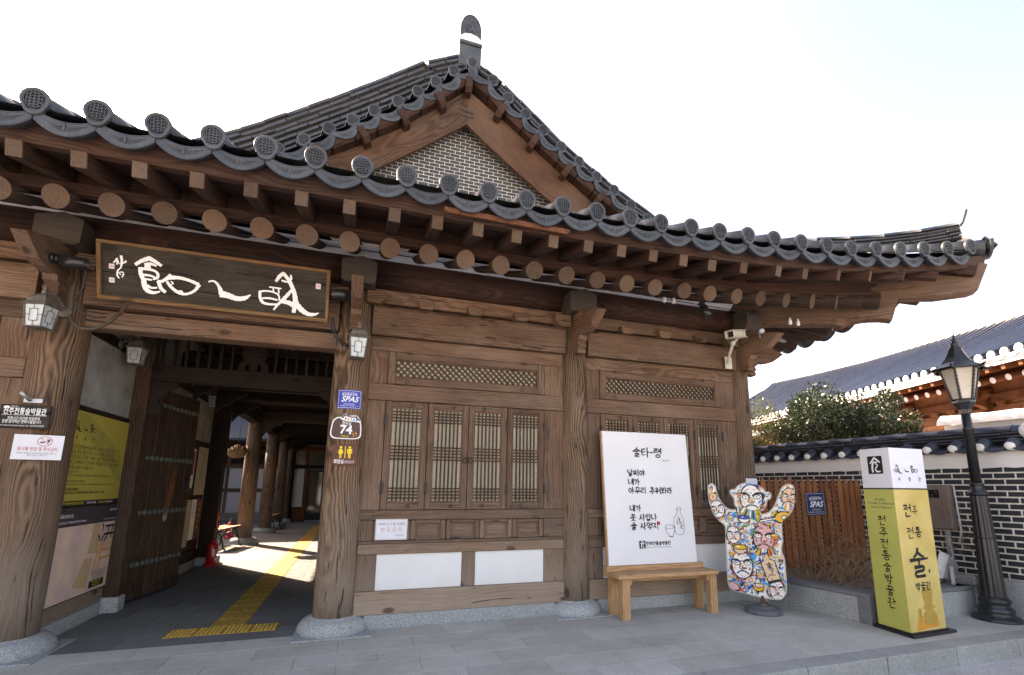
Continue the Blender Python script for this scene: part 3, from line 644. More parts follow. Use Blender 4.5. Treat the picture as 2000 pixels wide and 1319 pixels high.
# square flying rafters on top of them
def fly_mesh():
    mb = MB(); box(mb, (-.052, 0, -.0625), (.052, .95, .0625), .004); mb.mi = [0]*len(mb.mi)
    me = mb.mesh('flying_rafter', [W_EAVE, W_END])
    for p in me.polygons:
        if p.normal.y < -.9: p.material_index = 1
    return me
fly_meshes = [fly_mesh() for _ in range(4)]
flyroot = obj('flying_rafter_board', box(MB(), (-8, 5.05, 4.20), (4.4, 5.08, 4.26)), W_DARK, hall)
nfly = 0
for i, (x, y, z, xr) in enumerate(LOG):
    k = i-(nlog-9)
    if k >= 0: bx, byy, bz = BY[k]; d = Vector((x-bx, y-byy, 0)).normalized() if k < 8 else Vector((-.86, .74, 0)).normalized()
    else: bx, byy, bz = x+.002, 4.17, lerp_table([(-9, 3.841), (1.3, 3.845), (2.4, 3.89), (3.3, 3.912)], x)[0]; d = Vector((0, 1, 0))
    for mir in (False, True):
        if mir and x < -.6: continue
        p = Vector((bx, byy, bz)); dd = Vector((d.x, d.y, .30)).normalized()
        if mir: p = MIR(p); dd = MIRD(dd)
        xa = dd.cross(Vector((0, 0, 1))).normalized(); za = xa.cross(dd)
        obj('flying_rafter', fly_meshes[i % 4], None, flyroot, mat4=fr(p, xa, dd, za))

def ribbon(f, xs, prof, name, mat, par, both=True):
    """sweep a small profile [(outward offset, z offset)] along the curved edge f(x)->(y,z)"""
    for mir in ((False, True) if both else (False,)):
        mb = MB(); rows = []; off = roff()
        for x in xs:
            y, z = f(x); P = [Vector((x, y+o, z+h)) for o, h in prof]
            rows.append([MIR(p) if mir else p for p in P])
        n = len(prof); vs = [p for r_ in rows for p in r_]; gr = [(xs[i]+off[0], prof[j][0]+off[1], prof[j][1]+off[2]) for i in range(len(xs)) for j in range(n)]
        fs = [(i*n+j, i*n+(j+1) % n, (i+1)*n+(j+1) % n, (i+1)*n+j) for i in range(len(xs)-1) for j in range(n)]
        fs += [tuple(range(n)), tuple(reversed(range((len(xs)-1)*n, len(xs)*n)))]
        mb.add(vs, fs, 0, gr); obj(name, mb, mat, par)
def logz(x):
    for a, b in zip(LOG, LOG[1:]):
        if x <= b[0]: t = (x-a[0])/(b[0]-a[0]); return a[1]+(b[1]-a[1])*t, a[2]+(b[2]-a[2])*t
    return LOG[-1][1], LOG[-1][2]+.1*(x-LOG[-1][0])
BYT = [(-9, 4.17, 3.841), (1.3, 4.17, 3.845), (2.4, 4.17, 3.89), (3.2, 4.168, 3.912)] + BY[1:] + [(7.55, 3.765, 4.30)]
xs1 = [-8+i*.4 for i in range(37)]; xs1 = [x for x in xs1 if x < 6.7]+[6.78]
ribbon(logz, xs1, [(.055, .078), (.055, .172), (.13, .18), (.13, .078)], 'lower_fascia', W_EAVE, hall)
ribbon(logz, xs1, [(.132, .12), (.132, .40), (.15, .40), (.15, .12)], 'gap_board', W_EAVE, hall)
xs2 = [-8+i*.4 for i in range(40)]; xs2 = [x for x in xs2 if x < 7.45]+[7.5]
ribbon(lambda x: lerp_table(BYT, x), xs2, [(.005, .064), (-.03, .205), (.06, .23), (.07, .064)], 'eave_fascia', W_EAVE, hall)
# boards over flying rafters and white plaster between the logs
for mir in (False, True):
    mb = MB(); rows = []
    for x in xs2:
        y, z = lerp_table(BYT, x); ly, lz = logz(min(x, 6.6)); x2 = min(x, 5.2+.25*(x-5.2)) if x > 5.2 else x
        P = [Vector((x, y+.01, z+.066)), Vector((x2 if x > 5.2 else x, 5.12 if x < 5.2 else 5.2, z+.066+(1.0)*.30))]
        rows.append([MIR(p) if mir else p for p in P])
    quadgrid(mb, rows, smooth=False); obj('roof_board', mb, W_EAVE, hall)
    mb = MB(); rows = []
    for x in [q for q in xs1 if q < 5.3]:
        ly, lz = logz(x); zr = 4.338+.55*(lz-3.79)
        P = [Vector((x, ly+.08, lz+.02)), Vector((x, 5.70, lz+(5.70-ly)*(zr-lz)/(5.95-ly)-.04)), Vector((x, 5.80, 4.165)), Vector((x, 6.2, 4.12))]
        rows.append([MIR(p) if mir else p for p in P])
    quadgrid(mb, rows, smooth=False); obj('soffit_plaster', mb, PLAST_S, hall)
# hip rafters
hd = Vector((1, -1, 0)).normalized(); hn = Vector((1, 1, 0)).normalized()
mb = MB(); hp = [(-.6, 4.02), (-.6, 4.45), (2.08, 4.165), (2.02, 3.79), (1.9, 3.80), (1.75, 3.83), (1.55, 3.815), (1.40, 3.77), (1.25, 3.80)]
hp = [(-.6, 4.05), (-.6, 4.5), (1.0, 4.30), (2.10, 4.16), (2.13, 4.15), (2.0, 3.765), (1.88, 3.80), (1.70, 3.82), (1.52, 3.80), (1.42, 3.755), (1.30, 3.80), (.6, 3.90)]
prism(mb, hp, .20, fr((5.36, 5.95, 0)-hn*.10 if False else Vector((5.36, 5.95, 0))-hn*.10, hd, (0, 0, 1), hn)); obj('hip_rafter', mb, W_FAC, hall)
mb = MB(); hp = [(1.0, 4.30), (1.2, 4.50), (3.0, 4.40), (3.07, 4.36), (2.93, 4.03), (2.85, 4.005), (2.5, 4.0), (2.15, 4.05), (1.6, 4.2)]
prism(mb, hp, .17, fr(Vector((5.36, 5.95, 0))-hn*.085, hd, (0, 0, 1), hn)); obj('upper_hip_rafter', mb, W_FAC, hall)

# ---- tile pieces
def disc_mesh():
    mb = MB(); n = 28; Rr = .088
    def rad(a, k=1.0):
        q = math.cos(a+math.pi/2)   # 1 at the bottom
        return k*(Rr+(.030*max(0, (q-.66)/.34)**1.2 if q > .72 else 0))
    ring = lambda k, y: [(rad(2*math.pi*i/n, k)*math.cos(2*math.pi*i/n), y, rad(2*math.pi*i/n, k)*math.sin(2*math.pi*i/n)) for i in range(n)]
    L = [ring(.97, .022), ring(1.0, .016), ring(1.0, -.010), ring(.95, -.016), ring(.77, -.015), ring(.74, .002)]
    vs = [p for l in L for p in l]; fs = []
    for i in range(len(L)-1):
        for k in range(n): fs.append((i*n+k, i*n+(k+1) % n, (i+1)*n+(k+1) % n, (i+1)*n+k))
    fs.append(tuple(range(n))); b = (len(L)-1)*n; fs.append(tuple(reversed(range(b, b+n))))
    mb.add(vs, fs, 0, None, [True]*(len(fs)-2)+[False, False])
    bar = lambda x0, x1, z0, z1: box(mb, (x0, -.0125, z0), (x1, .003, z1), .001)
    bar(-.003, .003, -.068, .068)
    for s_ in (-1, 1):
        bar(s_*.024-.003, s_*.024+.003, -.056, .056)
        bar(s_*.045-.0025, s_*.045+.0025, -.036, .036)
        for q in range(5): zz = -.044+q*.022; bar(min(s_*.004, s_*.022), max(s_*.004, s_*.022), zz-.0032, zz+.0032)
        for q in range(3): zz = -.030+q*.030; bar(min(s_*.026, s_*.043), max(s_*.026, s_*.043), zz-.0032, zz+.0032)
    nn = 20
    for i in range(nn):   # thin raised oval round the pattern
        a = 2*math.pi*i/nn; a2 = 2*math.pi*(i+1)/nn; r_ = .062
        p = Vector((r_*math.cos(a), -.0, r_*math.sin(a)*1.03)); q = Vector((r_*math.cos(a2), -.0, r_*math.sin(a2)*1.03)); dv = (q-p); Ln = dv.length; dv.normalize()
        box(mb, (0, -.012, -.0025), (Ln, 0, .0025), 0, M=fr(p, dv, (0, 1, 0), dv.cross(Vector((0, 1, 0)))))
    return mb
def crescent(x_, hw, sag_t, sag_b, zt, zb):
    t = x_/hw; return zt-sag_t*(1-t*t), zb-sag_b*(1-t*t)
def antefix_mesh(w_=.366):
    mb = MB(); hw = w_/2*.98; n = 14; F = []; B_ = []
    P = [(-hw+2*hw*i/n) for i in range(n+1)]
    top = [crescent(x_, hw, .055, .088, -.035, -.115)[0] for x_ in P]; bot = [crescent(x_, hw, .055, .088, -.035, -.115)[1] for x_ in P]
    vs = [(x_, -.012, z) for x_, z in zip(P, top)]+[(x_, -.022, z) for x_, z in zip(P, bot)]+[(x_, .012, z) for x_, z in zip(P, top)]+[(x_, .002, z+.002) for x_, z in zip(P, bot)]
    m = n+1; fs = []
    for i in range(n):
        fs += [(i, m+i, m+i+1, i+1), (2*m+i, 2*m+i+1, 3*m+i+1, 3*m+i), (i, i+1, 2*m+i+1, 2*m+i), (m+i, 3*m+i, 3*m+i+1, m+i+1)]
    fs += [(0, 2*m, 3*m, m), (n, m+n, 3*m+n, 2*m+n)]
    mb.add(vs, fs, 0, None, False)
    # border bead and bird-like relief strokes
    tube(mb, [(x_*.97, -.0205, z+.010) for x_, z in zip(P, bot)], .003, 4); tube(mb, [(x_*.97, -.0135, z-.008) for x_, z in zip(P, top)], .0025, 4)
    for s_ in (-1, 1):
        for k, (u1, w1, u2, w2) in enumerate(((.02, -.125, .05, -.112), (.02, -.130, .09, -.106), (.025, -.138, .125, -.098), (.02, -.148, .10, -.128), (.012, -.158, .06, -.152))):
            tube(mb, [(s_*u1, -.018, w1), (s_*(u1+u2)/2, -.019, (w1+w2)/2-.004), (s_*u2, -.0165, w2)], [.0045, .005, .003], 4)
    tube(mb, [(0, -.018, -.108), (0, -.021, -.135), (0, -.021, -.165)], [.005, .011, .006], 5)
    # body of the concave tile behind it
    L = .55; vs = []; m = n+1
    for y_ in (.0, L):
        for x_, z in zip(P, bot): vs.append((x_, y_, z+.012+y_*.40))
        for x_, z in zip(P, bot): vs.append((x_, y_, z+.030+y_*.40))
    fs = [(i, i+1, 2*m+i+1, 2*m+i) for i in range(n)]+[(m+i, 3*m+i, 3*m+i+1, m+i+1) for i in range(n)]
    mb.add(vs, fs, 0, None, True); return mb
def rib_mesh(L=.36, r=.079):
    mb = MB(); n = 10
    vs = []; m = n+1
    for y_, k in ((0, 1.0), (L*.985, .965), (L, .93)):
        for i in range(m):
            a = math.pi*(-.08+1.16*i/n); vs.append((r*k*math.cos(a), y_, r*k*math.sin(a)-.02))
    fs = [(j*m+i, (j+1)*m+i, (j+1)*m+i+1, j*m+i+1) for j in range(2) for i in range(n)]
    fs.append(tuple(range(m)))
    mb.add(vs, fs, 0, None, True); return mb
DISC = disc_mesh().mesh('tile_disc', [TILE]); ANTE = antefix_mesh().mesh('tile_antefix', [TILE]); RIB = rib_mesh().mesh('rib_tile', [TILE])

# ---- roof skin
def skin(x, y):
    """height of the tiled surface of the front skirt"""
    ye, ze = eave(x); d = y-ye; return ze-.045 + d*.40 + .030*d*d
roofm = MB(); rows = []
for i in range(41):
    x = -8+i*(15.6/40); ye, ze = eave(x); yend = 6.9 if x < 4.45 else min(6.9, 11.31-x)
    rows.append([Vector((x, ye+(yend-ye)*j/8, skin(x, ye+(yend-ye)*j/8)-.02)) for j in range(9)])
quadgrid(roofm, rows); rows2 = [[MIR(p) for p in r_] for r_ in rows[12:]]; quadgrid(roofm, rows2)
roof = obj('skirt_roof', roofm, TILE_F, hall)
tilex = [7.198-.3665*i for i in range(41)]
ribrest = MB()
for i, x in enumerate(tilex):
    ye, ze = eave(x); e2 = eave(x-.01); tx = Vector((.01, ye-e2[0], ze-e2[1])).normalized(); dy = Vector((0, 1, .43)).normalized()
    for mir in (False, True):
        if mir and x < -1.0: continue
        kf = max(0, min(1, (6.9-x)/1.5)); shf = Vector((.13*kf, 0, -.075*kf))
        f = (lambda p: MIR(p)+shf) if mir else (lambda p: Vector(p)); g = (lambda p: MIRD(p)) if mir else (lambda p: Vector(p))
        X = g(tx)*(-1 if mir else 1); Y = g(dy); Z = X.cross(Y).normalized()
        Yh = g(Vector((0, 1, .06)).normalized()); Zh = X.cross(Yh).normalized(); o = f((x, ye, ze)); j = lambda s_: (random.random()-.5)*s_
        obj('tile_disc', DISC, None, roof, mat4=fr(o, X, Yh, Zh) @ Matrix.Rotation(j(.14), 4, 'Y') @ Matrix.Rotation(j(.07), 4, 'Z') @ T(j(.006), j(.01), j(.006)))
        xm = x-.183; ye2, ze2 = eave(xm); e3 = eave(xm-.01); tx2 = Vector((.01, ye2-e3[0], ze2-e3[1])).normalized(); X2 = g(tx2)*(-1 if mir else 1); X2 = (X2-Yh*X2.dot(Yh)).normalized(); Z2 = X2.cross(Yh).normalized()
        obj('tile_antefix', ANTE, None, roof, mat4=fr(f((xm, ye2+.022, ze2-.030)), X2, Yh, Z2) @ Matrix.Rotation(j(.03), 4, 'Y') @ T(j(.004), j(.01), j(.006)))
        # rib tiles going up the slope
        yend = min(6.75, 11.31-x-.12); q = Vector((x, ye+.015, ze)); k = 0; y_ = ye+.015
        while y_ < yend-.1:
            y2 = min(y_+.36*.92, yend); z1 = skin(x, y_)+.045; z2 = skin(x, y2)+.045; dv = Vector((0, y2-y_, z2-z1)).normalized(); Yv = g(dv); Zv = X.cross(Yv).normalized(); Xv = Yv.cross(Zv)
            m4 = fr(f((x, y_, z1)), Xv, Yv, Zv)
            if k < 3 and not mir: obj('rib_tile', RIB, None, roof, mat4=m4)
            else:
                b = [m4 @ v.co for v in RIB.vertices]; ribrest.add(b, [tuple(p.vertices) for p in RIB.polygons], 0, None, True)
            y_ = y2; k += 1
obj('rib_tiles_upslope', ribrest, TILE, roof, kind='stuff')
# corner tiles at the hip
mb = MB()
for sgn in (1,):
    # the big downward-turned corner piece
    vs = []; n = 12; pts = []
    for j, (dd, zz, hw) in enumerate(((2.72, 4.66, .16), (2.92, 4.655, .165), (3.05, 4.62, .17))):
        pts.append([Vector((5.36, 5.95, 0))+hd*dd+hn*(hw*math.cos(a))+Vector((0, 0, zz-.13*math.sin(a)**.8)) for a in [math.pi*i/n for i in range(n+1)]])
    quadgrid(mb, pts)
    pts2 = [[p+Vector((0, 0, -.025)) for p in r_] for r_ in pts]; quadgrid(mb, pts2)
obj('corner_tile', mb, TILE, roof)
mb = MB(); c0 = Vector((5.36, 5.95, 0))+hd*3.10; n = 14
poly = [(.20*math.cos(a), .19*math.sin(a)) for a in [math.pi+math.pi*i/n for i in range(n+1)]]
prism(mb, poly, .03, fr(c0+Vector((0, 0, 4.655)), -hn, (0, 0, 1), hd)); obj('corner_antefix', mb, TILE, roof)
mb = MB(); cyl(mb, c0+Vector((0, 0, 4.69))-hd*.55, c0+Vector((0, 0, 4.655))+hd*.0, .075, n=14); obj('corner_rib', mb, TILE, roof)
mb = MB(); box(mb, (-.07, -.02, -.02), (.07, .17, .012), .008, M=fr(c0+Vector((0, 0, 4.735))+hd*.0, -hn, (hd*.62-Vector((0, 0, .75))).normalized(), Vector((0, 0, .62))+hd*.75)); obj('corner_cover', mb, TILE, roof)

# ---- stacked tile ridges: descending verge ridges, hip ridges
def ridge(path, layers, par, lat=.11, step=.045, capr=.07, seg=.34, side=None, name='ridge_tile', stuff=False, layer_name='ridge_layer_tile', mat=TILE_F, skew=0, covers=True, up=Vector((0, 0, 1))):
    """path: bottom line points; layers of flat tiles and a row of round cover tiles on top"""
    P = [Vector(p) for p in path]; cum = [0]
    for a, b in zip(P, P[1:]): cum.append(cum[-1]+(b-a).length)
    def at(s):
        s = max(0, min(cum[-1], s))
        for i in range(len(P)-1):
            if s <= cum[i+1]: t = (s-cum[i])/(cum[i+1]-cum[i]); return P[i].lerp(P[i+1], t), (P[i+1]-P[i]).normalized()
        return P[-1], (P[-1]-P[-2]).normalized()
    tot = cum[-1]; big = MB()
    for l in range(layers+(1 if covers else 0)):
        s = -random.uniform(0, seg*.8) if l else -seg*.4
        while s < tot:
            a = max(s, 0); b = min(s+seg-(.012 if l < layers else .003), tot)
            if b-a > .03:
                pa, _ = at(a); pb, _ = at(b); d = (pb-pa); L = d.length; d.normalize(); nrm = d.cross(up).normalized(); u2 = nrm.cross(d)
                F = fr(pa+u2*(l*step)+nrm*random.uniform(-.014, .014)+u2*random.uniform(-.004, .006), d, nrm, u2); mb = MB()
                if l < layers:
                    wv = lat*(1-.04*l); box(mb, (0, -wv, .0), (L, wv, step*.50+random.uniform(0, .004)), .006, M=F if stuff else None)
                else:
                    n = 10; vs = []; k = capr
                    for yy, kk in ((0, 1), (L, .95)):
                        for i in range(n+1): an = math.pi*i/n; vs.append((yy, k*kk*math.cos(an)*1.25, k*kk*math.sin(an)))
                    m = n+1; mb.add([F @ Vector(v) for v in vs] if stuff else vs, [(i, m+i, m+i+1, i+1) for i in range(n)]+[tuple(reversed(range(m))), tuple(range(m, 2*m))], 0, None, [True]*n+[False]*2)
                if stuff: big.v and None; big.add(mb.v, mb.f, 0, mb.g, mb.sm)
                else: obj(name if l >= layers else layer_name, mb, mat, par, mat4=F)
            s += seg
        # dark bedding behind the layers
    bed = MB()
    for i in range(len(P)-1):
        d = (P[i+1]-P[i]); L = d.length; d.normalize(); nrm = d.cross(up).normalized(); u2 = nrm.cross(d)
        box(bed, (-.005, -lat*.72, -.02), (L+.005, lat*.72, layers*step-.004), 0, M=fr(P[i], d, nrm, u2))
    obj('ridge_bedding', bed, BED, par)
    if stuff: obj(name, big, mat, par, kind='stuff')
h0 = Vector((5.36, 5.95, 0))
hip = [h0+hd*(-.75)+Vector((0, 0, 5.50)), h0+hd*(.2)+Vector((0, 0, 5.16)), h0+hd*(1.0)+Vector((0, 0, 4.955)), h0+hd*(1.9)+Vector((0, 0, 4.80)), h0+hd*(2.5)+Vector((0, 0, 4.765)), h0+hd*(2.86)+Vector((0, 0, 4.78))]
ridge(hip, 4, roof, lat=.10, step=.048, capr=.062, seg=.42)
# white lime lumps and the pointed end tile of the hip ridge
mb = MB(); c1 = h0+hd*2.88
for k, (dz, r_) in enumerate(((4.80, .085), (4.90, .08))):
    vs, fs = [], []; bm = bmesh.new(); bmesh.ops.create_icosphere(bm, subdivisions=3, radius=r_)
    for v in bm.verts: v.co = v.co*(1+.10*noise.noise(v.co*14)); v.co.z *= .8; v.co += c1+Vector((0, 0, dz))
    for f in bm.faces: fs.append(tuple(v.index for v in f.verts))
    mb.add([v.co.copy() for v in bm.verts], fs, 0, None, True); bm.free()
obj('lime_lump', mb, LIME, roof)
mb = MB(); prism(mb, [(-.085, 0), (.085, 0), (.08, .12), (.05, .2), (0, .235), (-.05, .2), (-.08, .12)], .022, fr(h0+hd*2.885+Vector((0, 0, 4.985)), -hn, (hd*.35+Vector((0, 0, .94))).normalized(), (hd*.94-Vector((0, 0, .35))).normalized())); obj('ridge_end_tile', mb, TILE_F, roof)

# ---- brick gable and its verge
GX = 1.243
gable = obj('gable_wall', prism(MB(), [(-1.3, 5.0), (3.8, 5.0), (GX+.02, 7.30)], .1, fr((0, 6.9485, 0), (1, 0, 0), (0, 0, 1), (0, -1, 0))), MORT, hall)
bw, bh, gp = .142, .0465, .0110; me_b = box(MB(), (0, 0, 0), (bw, .03, bh), .002).mesh('brick', [BRICKG])
z = 5.74; row = 0
lowL = [(-1.6, 4.9), (-.04, 6.03), (.56, 6.50), (GX, 7.10)]; lowR = [(GX, 7.10), (1.65, 6.79), (2.17, 6.40), (2.65, 6.08), (4.2, 5.0)]
def ylim(x): return lerp_table(lowL+lowR[1:], x)[0]
nb_ = 0
while z < 7.14:
    x = GX-3.2+(bw+gp)/2*(row % 2)
    while x < GX+3.2:
        if ylim(x+bw/2) > z-.03 and nb_ < 299:
            obj('brick', me_b, None, gable, mat4=T(x, 6.843+random.uniform(-.002, .002), z)); nb_ += 1
        x += bw+gp
    z += bh+gp; row += 1

def board(pts_lo, pts_hi, y, th, name, mat):
    n = len(pts_lo); mb = MB(); vs = []; gr = []; o_ = roff(); s = 0
    for i in range(n):
        if i: s += math.hypot(pts_lo[i][0]-pts_lo[i-1][0], pts_lo[i][1]-pts_lo[i-1][1])
        for (x_, z_), k in ((pts_lo[i], 0), (pts_hi[i], .4)):
            for yy in (y, y+th): vs.append((x_, yy, z_)); gr.append((s+o_[0], k+o_[1], yy+o_[2]))
    fs = []
    for i in range(n-1):
        a = 4*i; b = 4*(i+1); fs += [(a, b, b+2, a+2), (a+1, a+3, b+3, b+1), (a, a+1, b+1, b), (a+2, b+2, b+3, a+3)]
    fs += [(0, 2, 3, 1), (4*(n-1), 4*(n-1)+1, 4*(n-1)+3, 4*(n-1)+2)]
    mb.add(vs, fs, 0, gr); return obj(name, mb, mat, hall)
lo = [(-1.75, 4.70), (-.75, 5.38), (-.036, 5.867), (.542, 6.325), (1.217, 6.904)]; hi = [(-2.0, 5.02), (-1.0, 5.66), (-.358, 6.098), (.30, 6.62), (1.217, 7.50)]
board(lo, hi, 6.60, .055, 'bargeboard', W_BARGE)
lo = [(1.223, 6.904), (1.611, 6.595), (2.111, 6.23), (2.58, 5.919), (3.3, 5.47), (4.3, 4.9)]; hi = [(1.223, 7.50), (1.90, 7.05), (2.42, 6.66), (2.90, 6.32), (3.65, 5.80), (4.6, 5.2)]
board(lo, hi, 6.603, .055, 'bargeboard', W_BARGE)
for a, b in (((1.09, 7.16), (1.33, 7.125)), ((1.08, 7.07), (1.32, 7.04))): # iron cramps at the apex joint
    dv = Vector((b[0]-a[0], 0, b[1]-a[1])); L = dv.length; dv.normalize(); obj('cramp', box(MB(), (0, -.012, -.022), (L, 0, .022), .003, M=fr((a[0], 6.60, a[1]), dv, (0, 1, 0), dv.cross(Vector((0, 1, 0))))), W_GREY, hall)
# disc positions along the verge (left and right of the apex)
VL = [(1.243, 7.871), (.968, 7.639), (.711, 7.373), (.463, 7.133), (.194, 6.893), (-.112, 6.656), (-.381, 6.435), (-.672, 6.222), (-.961, 5.976), (-1.25, 5.76), (-1.54, 5.56), (-1.84, 5.37)]
VR = [(1.243, 7.871), (1.571, 7.666), (1.822, 7.432), (2.109, 7.223), (2.4, 7.021), (2.703, 6.80), (3.011, 6.612), (3.316, 6.419), (3.625, 6.242), (3.929, 6.041), (4.23, 5.86), (4.53, 5.70)]
AV = antefix_mesh(.36).mesh('verge_antefix', [TILE])
verge = obj('gable_roof', MB().add([(GX, 6.98, 7.95), (-4.6, 6.98, 4.4), (-4.6, 22, 4.4), (GX, 22, 7.95), (7.1, 6.98, 4.4), (7.1, 22, 4.4)], [(0, 3, 2, 1), (0, 4, 5, 3)]), TILE_F, hall)
for side, V in ((-1, VL), (1, VR)):
    for i, (x_, z_) in enumerate(V):
        Yv = Vector((side*.30 if i else 0, 1, -.22)).normalized(); X = Vector((1, 0, 0)); X = (X-Yv*X.dot(Yv)).normalized(); Z = X.cross(Yv)
        if i or side < 0:
            obj('tile_disc', DISC, None, verge, mat4=fr((x_, 6.45, z_), (1, -side*.06, 0), (side*.06, 1, 0), (0, 0, 1)) @ Matrix.Rotation(-side*.30 if i else 0, 4, 'Y') @ Matrix.Rotation(random.uniform(-.08, .08), 4, 'Z') @ Matrix.Scale(.98, 4))
            obj('rib_tile', RIB, None, verge, mat4=fr((x_, 6.46, z_-.005), X, Yv, Z))
        if i+1 < len(V):
            xb, zb = V[i+1]; c_ = Vector(((x_+xb)/2, 6.455, (z_+zb)/2-.012)); t = Vector((xb-x_, 0, zb-z_)); L = t.length; t.normalize(); t = t*side
            Y2 = (Vector((side*.22, 1, -.2))); Y2 = (Y2-t*Y2.dot(t)).normalized(); Z2 = t.cross(Y2)
            obj('verge_antefix', AV, None, verge, mat4=fr(c_, t, Y2, Z2) @ Matrix.Scale(L/.362, 4) @ Matrix.Scale(1.2, 4, (0, 0, 1)))
    # round verge beam, brackets
    pts = [Vector((x_-side*.02, 6.55, z_-.235)) for x_, z_ in V]; mb = MB()
    for a, b in zip(pts, pts[1:]):
        d = (b-a); L = d.length; d.normalize(); nrm = Vector((0, 1, 0)); u2 = nrm.cross(d)*(1 if side < 0 else 1); 
        if u2.z < 0: u2 = -u2
        box(mb, (0, -.10, -.065), (L+.01, .20, .075), .03, M=fr(a, d, nrm, u2))
    obj('verge_beam', mb, W_EAVE, hall)
    # stacked tiles of the descending ridge, set back behind the discs
    TOPL = [(GX, 8.76), (.84, 8.50), (.17, 7.95), (-.563, 7.38), (-1.40, 6.76), (-2.0, 6.37), (-2.5, 6.08)]
    TOPR = [(GX, 8.76), (1.65, 8.50), (2.10, 8.14), (2.86, 7.54), (3.75, 7.00), (4.79, 6.47), (5.2, 6.30)]
    kq = 6.9/7.2; pth = [Vector((x_*kq, 6.9, (z_-1.5)*kq+1.5-.56)) for x_, z_ in (TOPL if side < 0 else TOPR)]
    pth[0].x -= side*.10; pth[0].z += .02
    ridge(pth, 5, verge, lat=.12, step=.076, capr=.075, seg=.33, up=Vector((0, -.10, 1)))
    # short slope of tiles between the verge discs and the ridge
    zv = lambda x_: lerp_table([(p.x*side, p.z) for p in pth], x_*side)[0]
    mb = MB(); quadgrid(mb, [[Vector((a[0], 6.47, a[1]-.05)), Vector((a[0], 6.86, zv(a[0])+.02))] for a in V]); obj('verge_slope', mb, TILE_F, verge)
for (x_, z_), s_ in (((-.217, 6.214), -1), ((.293, 6.629), -1), ((.801, 7.053), -1), ((1.20, 7.44), 0), ((1.697, 7.136), 1), ((2.233, 6.751), 1), ((2.791, 6.386), 1), ((-.75, 5.80), -1), ((3.35, 6.02), 1)):
    dx = Vector((.81, 0, .60)) if s_ < 0 else (Vector((.85, 0, -.53)) if s_ > 0 else Vector((1, 0, 0))); uz = Vector((-dx.z, 0, dx.x))
    mb = MB(); prism(mb, [(6.62, -.09), (6.47, -.085), (6.41, -.03), (6.39, .12), (6.62, .12)], .095, fr(Vector((x_, 0, z_))-dx*.047, (0, 1, 0), uz, dx)); obj('verge_bracket', mb, W_EAVE, hall)
# ridge end ornament at the top of the gable
mb = MB(); poly = [(-.17, 0), (.17, 0), (.172, .24)]+[(.172*math.cos(a), .24+.27*math.sin(a)) for a in [math.pi*i/12 for i in range(1, 12)]]+[(-.172, .24)]
FM = fr((1.255, 6.80, 8.50), (1, 0, 0), (0, -.10, .995), (0, -.995, -.10))
prism(mb, poly, .04, FM); rp = [(x_*.86, .03+y_*.9) for x_, y_ in poly]
tube(mb, [FM @ Vector((x_, y_, .043)) for x_, y_ in [(x*.95, .01+y*.97) for x, y in poly]]+[FM @ Vector((poly[0][0]*.95, .01, .043))], .009, 6)
for k in range(26):
    a = random.uniform(0, 6.28); r_ = random.uniform(.03, .11); u, v = r_*math.cos(a), .27+1.2*r_*math.sin(a)
    tube(mb, [FM @ Vector((u, v, .04)), FM @ Vector((u+.02*math.cos(a+1.5), v+.025*math.sin(a+1.5), .048)), FM @ Vector((u+.03*math.cos(a+2.5), v+.03*math.sin(a+2.5), .04))], .0045, 4)
orn = obj('ridge_end_ornament', mb, TILE_F, verge)
mb = MB(); prism(mb, [(-.175, 0), (.175, 0), (.172, .09), (.10, .145), (0, .165), (-.10, .145), (-.172, .09)], .05, FM @ T(0, -.01, .03)); obj('lime_band', mb, LIME, verge)
mb = MB(); box(mb, (-.185, -.055, -.02), (.185, .0, .12), .012, M=FM); box(mb, (-.18, -.42, -.03), (.18, -.055, .10), .02, M=FM); obj('ridge_base_tile', mb, TILE_F, verge)
pth = [Vector((1.26, 6.95, 7.98)), Vector((1.26, 9, 7.9)), Vector((1.26, 22, 7.9))]
ridge(pth, 7, verge, lat=.14, step=.055, capr=.08, seg=.6, stuff=True, name='main_ridge_tiles')
# ------------------------------------------------------------------ left wing back slope, passage interior, courtyard
obj('wing_back_roof', MB().add([(-9, 6.9, 5.62), (-3.2, 6.9, 5.62), (-3.2, 10.6, 4.0), (-9, 10.6, 4.0)], [(0, 1, 2, 3)]), TILE_F, hall)
obj('rear_wall', box(MB(), (-9, 9.3, 0), (-2.95, 9.45, 4.3)), PLAST_G, hall)
# left wall of the gate passage (faces right)
WX = -2.745
obj('plinth_stone', box(MB(), (-2.95, 6.1, -.02), (WX+.01, 7.44, .135), .006), GRAN, hall)
obj('plinth_stone', box(MB(), (-2.95, 7.64, -.02), (WX+.01, 11.2, .13), .006), GRAN, hall)
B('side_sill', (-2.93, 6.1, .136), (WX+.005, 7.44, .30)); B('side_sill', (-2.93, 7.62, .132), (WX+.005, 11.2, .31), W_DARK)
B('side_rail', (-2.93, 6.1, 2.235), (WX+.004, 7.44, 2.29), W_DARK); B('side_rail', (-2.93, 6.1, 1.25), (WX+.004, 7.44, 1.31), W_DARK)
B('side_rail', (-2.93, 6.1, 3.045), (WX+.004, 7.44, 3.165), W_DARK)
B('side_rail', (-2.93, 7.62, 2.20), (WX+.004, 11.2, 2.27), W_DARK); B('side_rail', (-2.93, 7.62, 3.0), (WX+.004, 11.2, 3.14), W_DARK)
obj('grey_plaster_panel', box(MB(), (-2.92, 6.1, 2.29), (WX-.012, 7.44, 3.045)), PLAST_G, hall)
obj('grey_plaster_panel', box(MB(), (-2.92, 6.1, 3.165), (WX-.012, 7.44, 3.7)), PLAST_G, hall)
obj('grey_plaster_panel', box(MB(), (-2.92, 7.62, 2.27), (WX-.012, 11.2, 3.0)), PLAST_G, hall)
